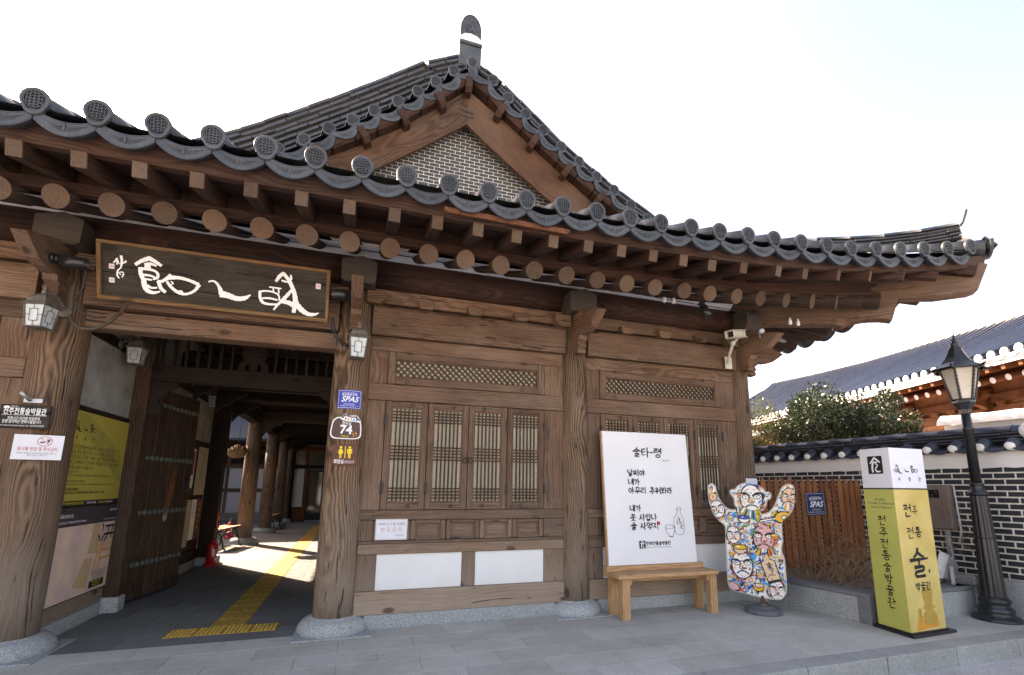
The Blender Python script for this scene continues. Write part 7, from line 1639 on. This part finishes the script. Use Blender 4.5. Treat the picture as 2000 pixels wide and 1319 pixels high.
while u > U0:
    obj('trough_tile', CUPm, None, gw, mat4=WF @ T(u, 0, 2.055)); j = random.uniform(-.01, .01)
    obj('cap_rib_tile', RB, None, gw, mat4=WF @ T(u-sp/2, -.155+j, 2.065) @ Matrix.Rotation(R(20), 4, 'X')); obj('lime_end', random.choice(LB), None, gw, mat4=WF @ T(u-sp/2, -.158+j, 2.055) @ Matrix.Rotation(random.uniform(-.3, .3), 4, 'Y'))
    obj('cap_rib_tile', RB, None, gw, mat4=WF @ T(u-sp/2, .46, 2.065) @ Matrix.Rotation(R(180), 4, 'Z') @ Matrix.Rotation(R(20), 4, 'X'))
    u -= sp
pth = [WF @ Vector((U1, .13, 2.125)), WF @ Vector((.9, .13, 2.125)), WF @ Vector((U0, .13, 2.125))]
ridge(pth, 3, gw, lat=.15, step=.042, capr=.085, seg=.40, mat=TILE_W)
# end of the wall where it steps up: lime patch and second tiled cap
obj('lime_patch', limeball(.16), None, gw, mat4=WF @ T(.95, -.02, 2.24) @ Matrix.Scale(1.5, 4, (1, 0, 0)))
# lit white wall top behind
bw2 = thing('white_coping_wall', 'plastered garden wall with sunlit white coping behind the tiled wall', 'wall', (8.9, 5, 0))
WF2 = fr(Vector((9.0, 4.3, 0)), -WD, Vector((WD.y, -WD.x, 0)), (0, 0, 1)); mb = MB(); box(mb, (-1.05, 0, 0), (3.0, .25, 2.52), .01, M=WF2); obj('wall', mb, PLAST, bw2)
mb = MB(); rows_ = []
for i in range(50):
    u = -1.1+4.1*i/49; rows_.append([WF2 @ Vector((u, .12+(.22+.02*noise.noise(Vector((u*5, a, 0))))*math.cos(a), 2.52+(.16+.03*noise.noise(Vector((u*4, a*2, 5))))*math.sin(a))) for a in [math.pi*(1-q/10) for q in range(11)]])
quadgrid(mb, rows_); obj('coping', mb, LIME, bw2)

# meter box, floodlight
t = thing('meter_box', 'grey-brown electric meter box with a small window on the brick wall', 'meter box', (7.6, 4.8, 1.0)); MF = WF @ T(-.245, 0, 0)
box(mb := MB(), (-.17, -.13, .985), (.17, -.002, 1.575), .006, M=MF); obj('case', mb, BRNPL, t); box(mb := MB(), (-.155, -.139, 1.0), (.155, -.131, 1.56), .004, M=MF); obj('door', mb, BRNPL, t)
box(mb := MB(), (-.06, -.142, 1.40), (.06, -.1395, 1.51), .002, M=MF); obj('window', mb, GLASSD, t); box(mb := MB(), (-.14, -.155, 1.20), (-.125, -.140, 1.29), .003, M=MF); obj('handle', mb, STEEL, t)
box(mb := MB(), (.02, -.05, .35), (.075, -.004, .984), .004, M=MF); obj('trunking', mb, STEEL, t); tube(mb := MB(), [MF @ Vector(p) for p in ((.19, -.03, 1.55), (.20, -.03, 1.2), (.21, -.04, .95), (.17, -.06, .80))], .014, 6); obj('conduit', mb, STEEL, t)
t = thing('floodlight', 'pale blue-grey floodlight standing on the planter in front of the brick wall', 'floodlight', (7.30, 4.66, .335)); LF = T(7.30, 4.66, .335) @ Matrix.Rotation(R(-28), 4, 'Z') 
Fq = LF @ T(0, 0, .19) @ Matrix.Rotation(R(20), 4, 'Y'); mb = MB()
sec = [(-.16, .17, -.16, .17), (-.05, .17, -.15, .16), (.07, .12, -.10, .12), (.15, .06, -.05, .07)]; vs = []
for x_, hy, z0_, z1_ in sec: vs += [(x_, -hy, z0_), (x_, hy, z0_), (x_, hy, z1_), (x_, -hy, z1_)]
mb.add([Fq @ Vector(v) for v in vs], [(4*i+a, 4*i+(a+1) % 4, 4*i+4+(a+1) % 4, 4*i+4+a) for i in range(3) for a in range(4)]+[(12, 13, 14, 15)]); obj('housing', mb, STEEL, t)
mb = MB(); box(mb, (-.162, -.15, -.14), (-.158, .15, .15), 0, M=Fq); obj('front_glass', mb, GLASSD, t); mb = MB(); box(mb, (-.175, -.175, .16), (-.15, .175, .18), .003, M=Fq); box(mb, (-.175, -.175, -.17), (-.15, .175, -.15), .003, M=Fq); obj('bezel', mb, STEEL, t)
mb = MB()
for s_ in (-1, 1): box(mb, (-.02, s_*.19-.006, .0), (.025, s_*.19+.006, .22), .003, M=LF); lathe(mb, (0, 0, 0), [(.02, -.01), (.02, .01)], n=8, M=LF @ T(0, s_*.197, .19) @ Matrix.Rotation(R(90), 4, 'X'))
box(mb, (-.02, -.19, .0), (.025, .19, .01), .002, M=LF); obj('yoke', mb, STEEL, t)

# ------------------------------------------------------------------ dry climbers
rg = random.Random(11); mb = MB(); lv = MB()
for k in range(150):
    x_, y_ = 6.55+rg.gauss(0, .30), 5.45+rg.gauss(0, .20); 
    if x_ < 5.7: x_ = 5.75
    if x_ > 7.3: x_ = 7.25
    y_ = min(y_, 5.76); p = Vector((x_, y_, .29)); d = Vector((rg.gauss(.15, .5), rg.gauss(-.05, .3), 1)).normalized(); L = rg.uniform(.3, 1.35); pts = [p.copy()]; nseg = 9
    for q in range(nseg): d = (d+Vector((rg.gauss(0, .22), rg.gauss(0, .16), rg.gauss(-.10, .16)))).normalized(); p = p+d*L/nseg; p.y = min(p.y, 5.785); p.z = max(p.z, .3); pts.append(p.copy())
    r0 = rg.uniform(.0022, .0055); tube(mb, pts, [r0*(1-.75*i/nseg) for i in range(nseg+1)], 4)
    for q in range(rg.randint(0, 3)):
        c_ = rg.choice(pts[3:]); a = Vector((rg.gauss(0, 1), rg.gauss(0, 1), rg.gauss(0, 1))).normalized(); b = a.cross(Vector((0, 0, 1))).normalized(); s_ = rg.uniform(.010, .022); lv.add([c_, c_+a*s_+b*s_*.5, c_+a*s_*2, c_+a*s_-b*s_*.5], [(0, 1, 2, 3)])
for k in range(60):   # creepers round the meter box
    p = WF @ Vector((rg.uniform(-.75, .05), -.05, rg.uniform(.5, 1.5))); d = Vector((rg.gauss(0, .3), rg.gauss(0, .6), rg.gauss(0, .8))).normalized(); pts = [p.copy()]
    for q in range(6): d = (d+Vector((rg.gauss(0, .2), rg.gauss(0, .5), rg.gauss(0, .5)))).normalized(); p = p+d*.05; p.x = min(p.x, 7.55); pts.append(p.copy())
    tube(mb, pts, .0022, 4)
    for q in range(3): c_ = rg.choice(pts); a = Vector((rg.gauss(0, 1), rg.gauss(0, 1), rg.gauss(0, 1))).normalized(); b = a.cross(Vector((0, 0, 1))).normalized(); s_ = rg.uniform(.010, .018); lv.add([c_, c_+a*s_+b*s_*.5, c_+a*s_*2, c_+a*s_-b*s_*.5], [(0, 1, 2, 3)])
for k in range(1500):  # litter on the soil
    c_ = Vector((rg.uniform(5.75, 7.4), rg.uniform(4.65, 5.8), .30+rg.random()*.03)); a = Vector((rg.gauss(0, 1), rg.gauss(0, 1), rg.gauss(0, .3))).normalized(); b = a.cross(Vector((0, 0, 1))).normalized(); s_ = rg.uniform(.008, .020); lv.add([c_, c_+a*s_+b*s_*.5, c_+a*s_*2, c_+a*s_-b*s_*.5], [(0, 1, 2, 3)])
vine = thing('dry_climber', 'tangle of bare brown climber stems in the planter before the fence', 'climbing plant', (6.5, 5.4, .3))
obj('stems', mb, TWIG, vine, kind='stuff'); obj('dead_leaves', lv, DRYL, vine, kind='stuff')

# ------------------------------------------------------------------ shrubs behind the wall
def shrub(name, label, c, rad, nleaf, mat, seed, ls=.05):
    r_ = np.random.RandomState(seed); t = thing(name, label, 'shrub', (c[0], c[1], 0)); 
    nb = 34; th = r_.uniform(0, 2*np.pi, nb); ph = np.arccos(r_.uniform(-.35, 1, nb)); bl_ = np.stack([np.cos(th)*np.sin(ph), np.sin(th)*np.sin(ph), np.cos(ph)], 1)*np.array(rad)*r_.uniform(.62, .95, (nb, 1)); bl_ = np.concatenate([bl_, r_.normal(0, .3, (10, 3))*np.array(rad)])
    br_ = r_.uniform(.16, .34, len(bl_))*rad[0]
    k = r_.randint(0, len(bl_), nleaf); dv = r_.normal(0, 1, (nleaf, 3)); dv /= np.linalg.norm(dv, axis=1)[:, None]; rr = br_[k]*r_.uniform(.55, 1.08, nleaf)
    P = np.array(c)+bl_[k]+dv*rr[:, None]; a = dv+r_.normal(0, .8, (nleaf, 3)); a /= np.linalg.norm(a, axis=1)[:, None]; nn = dv*.6+r_.normal(0, .6, (nleaf, 3)); b = np.cross(a, nn); b /= np.linalg.norm(b, axis=1)[:, None]+1e-9; up_ = np.cross(b, a); s_ = (ls*r_.uniform(.7, 1.3, nleaf))[:, None]
    V = np.stack([P, P+a*s_*.5+b*s_*.28+up_*s_*.06, P+a*s_, P+a*s_*.5-b*s_*.28+up_*s_*.06], 1).reshape(-1, 3)
    me = bpy.data.meshes.new('leaves'); nf = nleaf; me.vertices.add(nf*4); me.vertices.foreach_set('co', V.astype(np.float32).ravel()); me.loops.add(nf*4); me.loops.foreach_set('vertex_index', np.arange(nf*4, dtype=np.int32)); me.polygons.add(nf); me.polygons.foreach_set('loop_start', np.arange(0, nf*4, 4, dtype=np.int32)); me.polygons.foreach_set('loop_total', np.full(nf, 4, dtype=np.int32)); me.materials.append(mat); me.update(); me.validate()
    obj('crown', me, None, t, kind='stuff')
    mb = MB(); rg = random.Random(seed)
    for q in range(26):
        e = Vector(c)+Vector(bl_[q]); s0 = Vector((c[0]+rg.uniform(-.15, .15), c[1]+rg.uniform(-.15, .15), 0)); m_ = s0.lerp(e, .5)+Vector((0, 0, .25)); tube(mb, [s0, m_, e], [.03, .018, .006], 5)
    obj('branches', mb, TWIG, t)
shrub('camellia', 'dark glossy evergreen shrub rising behind the tiled wall', (9.75, 7.75, 2.65), (1.25, 1.2, 1.18), 30000, LEAF, 3, .062)
shrub('hedge_shrub', 'yellow-green fine-leaved shrub beside the corner column behind the wall', (8.75, 9.15, 2.45), (.95, 1.0, .95), 22000, LEAF2, 8, .042)

# ------------------------------------------------------------------ neighbouring tiled house behind the wall
fb = thing('neighbour_house', 'neighbouring hanok with white-trimmed blue-grey tiled roof behind the shrubs', 'building', (14, 10, 0))
ang = R(20); Ee = Vector((math.sin(ang), math.cos(ang), 0)); En = Vector((math.cos(ang), -math.sin(ang), 0)); PB = Vector((12.787, 7.678, 0))
BFm = fr(PB, Ee, En, (0, 0, 1))     # u along the eave (away), v inwards, z up
S0, S1 = -5.0, 16.2
def ridge_z(s): return 6.62+.0035*max(0, s-2)**2*1.0 + .012*max(0, s-4)**1.0
def rz_(s): return lerp_table([(-6, 6.62), (1.7, 6.62), (8, 6.98), (12, 7.35), (16.5, 7.85)], s)[0]
def ez_(s): return lerp_table([(-6, 4.14), (0, 4.19), (4, 4.24), (10, 4.36), (16.5, 4.62)], s)[0]
def rsurf(s, v): t_ = v/4.0; return ez_(s)+.06+(rz_(s)-.45-ez_(s))*(.80*t_+.20*t_*t_)
mb = MB(); quadgrid(mb, [[BFm @ Vector((S0+(S1-S0)*i/40, -.05+4.05*j/8, rsurf(S0+(S1-S0)*i/40, 4.0*j/8)-.03)) for j in range(9)] for i in range(41)])
mb.add([BFm @ Vector(p) for p in ((S0, 4.0, 6.1), (S1, 4.0, 7.3), (S1, 8.2, 4.4), (S0, 8.2, 4.1))], [(0, 1, 2, 3)]); froof = obj('roof', mb, TILE_B, fb)
k = 0; s = S0+.2; DISCF = None
mb = MB(); cyl(mb, (0, -.02, 0), (0, .03, 0), .085, n=16); cyl(mb, (0, -.028, 0), (0, -.02, 0), .06, n=12)
DF = mb.mesh('tile_disc', [LIME]); AF = MB(); P_ = [(-.17+.34*i/8) for i in range(9)]
AF.add([(x_, -.03, -.03-.03*(1-(x_/.17)**2)) for x_ in P_]+[(x_, -.035, -.075-.05*(1-(x_/.17)**2)) for x_ in P_]+[(x_, .05, -.03-.03*(1-(x_/.17)**2)) for x_ in P_]+[(x_, .05, -.075-.05*(1-(x_/.17)**2)) for x_ in P_], [(i, 9+i, 9+i+1, i+1) for i in range(8)]+[(9+i, 27+i, 27+i+1, 9+i+1) for i in range(8)]); AFm = AF.mesh('tile_antefix', [LIME])
while s < S1:
    n = 8; vs = []; ny = 12; mb = MB()
    for j in range(ny+1):
        v = 4.0*j/ny
        for i in range(n+1): a = math.pi*i/n; vs.append(BFm @ Vector((s+.085*math.cos(a), v-.05, rsurf(s, v)+.03+.09*math.sin(a))))
    m = n+1; mb.add(vs, [(j*m+i, j*m+i+1, (j+1)*m+i+1, (j+1)*m+i) for j in range(ny) for i in range(n)], 0, None, True); obj('rib_tile_row', mb, TILE_B, froof)
    obj('tile_disc', DF, None, froof, mat4=BFm @ T(s, -.06, ez_(s)+.08)); obj('tile_antefix', AFm, None, froof, mat4=BFm @ T(s+.15, -.04, ez_(s+.15)+.08))
    s += .30
# white ridge: broad plastered flank and cap
mb = MB(); quadgrid(mb, [[BFm @ Vector((S0+(S1-S0)*i/40, v, rz_(S0+(S1-S0)*i/40)+dz)) for v, dz in ((3.80, -.45), (3.84, -.08), (3.84, -.02), (4.16, -.02), (4.16, -.45))] for i in range(41)], smooth=False); obj('white_ridge', mb, PLAST, fb)
mb = MB(); quadgrid(mb, [[BFm @ Vector((S0+(S1-S0)*i/40, v, rz_(S0+(S1-S0)*i/40)+dz)) for v, dz in ((3.76, -.47), (3.76, -.40), (3.81, -.40))] for i in range(41)], smooth=False); obj('ridge_tile_course', mb, TILE_B, fb)
mb = MB(); quadgrid(mb, [[BFm @ Vector((S0+(S1-S0)*i/40, v, rz_(S0+(S1-S0)*i/40)+dz)) for v, dz in ((3.80, -.02), (3.85, .05), (4.0, .09), (4.15, .05), (4.2, -.02))] for i in range(41)]); obj('ridge_cap', mb, LIME, fb)
mb = MB()
for j in range(5): box(mb, (S1-.25+.04*j, 0.1, 0), (S1+.35, 3.9, .05), .01, M=BFm @ fr((0, 0, 4.72+.055*j), (1, 0, 0), Vector((0, 1, .60)).normalized(), Vector((0, -.60, 1)).normalized()))
obj('verge_ridge', mb, TILE_F, fb)
# eave: white boards, flying rafters, white-ended logs
mb = MB(); quadgrid(mb, [[BFm @ Vector((S0+(S1-S0)*i/40, v, ez_(S0+(S1-S0)*i/40)+dz)) for v, dz in ((-.04, 0.0), (-.04, -.055), (0, -.06), (0, -.13), (.05, -.13))] for i in range(41)], smooth=False); obj('eave_board', mb, WHITEP, fb)
mb = MB(); quadgrid(mb, [[BFm @ Vector((S0+(S1-S0)*i/40, v, ez_(S0+(S1-S0)*i/40)+dz)) for v, dz in ((0, -.10), (1.7, .45))] for i in range(41)], smooth=False); obj('soffit', mb, W_RED, fb)
fr_me = box(MB(), (-.045, .03, -.24), (.045, 1.0, -.13), .003).mesh('flying_rafter', [W_RED]); LGm = MB(); cyl(LGm, (0, .52, -.26), (0, 2.0, .22), .07, n=12, capmat=1); LGme = LGm.mesh('rafter', [W_RED, WHITEP])
s = S0+.1
while s < S1-.2:
    obj('flying_rafter', fr_me, None, fb, mat4=BFm @ T(s, 0, ez_(s)) @ Matrix.Rotation(R(12), 4, 'X')); obj('rafter', LGme, None, fb, mat4=BFm @ T(s+.02, 0, ez_(s)-.05)); s += .37
obj('wall', box(MB(), (S0, 1.75, -.2), (S1-1, 1.95, 4.2), 0, M=BFm), CAMELM, fb)
for z0_, z1_, v_ in ((3.30, 3.52, 1.68), (3.62, 3.82, 1.66), (2.3, 2.45, 1.70), (3.08, 3.16, 1.69)): obj('beam', box(MB(), (S0, v_, z0_), (S1-1, v_+.1, z1_), .006, M=BFm), W_RED, fb)
for i in range(8):
    u = -4.4+i*2.55; cyl(mb := MB(), BFm @ Vector((u, 1.75, -.2)), BFm @ Vector((u, 1.75, 3.75)), .16, n=16); obj('column', mb, W_RED, fb)
    mb = MB(); prism(mb, [(1.2, 3.80), (1.05, 3.72), (1.15, 3.62), (1.5, 3.55), (1.8, 3.35), (1.8, 3.95), (1.3, 3.95)], .14, BFm @ fr((u-.07, 0, 0), (0, 1, 0), (0, 0, 1), (1, 0, 0))); obj('bracket', mb, W_RED, fb)
    cyl(mb := MB(), BFm @ Vector((u, 1.45, 3.88)), BFm @ Vector((u, 1.9, 3.88)), .17, n=16); obj('beam_end', mb, W_RED, fb)
    mb = MB()
    for a, b in (((u+.35, 1.70, 2.62), (u+2.2, 1.76, 2.70)), ((u+.35, 1.70, 3.00), (u+2.2, 1.76, 3.07)), ((u+.35, 1.70, 2.70), (u+.42, 1.76, 3.00)), ((u+2.13, 1.70, 2.70), (u+2.2, 1.76, 3.00)), ((u+1.24, 1.70, 2.70), (u+1.30, 1.76, 3.00))): box(mb, a, b, .004, M=BFm)
    wn = obj('window', mb, SHACK if False else W_RED, fb); obj('pane', box(MB(), (u+.42, 1.735, 2.70), (u+2.13, 1.745, 3.00), 0, M=BFm), GLASSD, wn)
    for q in range(4): mb = MB(); prism(mb, [(-.12, .1), (-.09, .0), (.09, 0), (.12, .1)], .06, BFm @ fr((u+.5+q*.55, 1.68, 3.52), (1, 0, 0), (0, 0, 1), (0, -1, 0))); obj('bearing_block', mb, W_RED, fb)

bpy.data.scenes.remove(_ts)
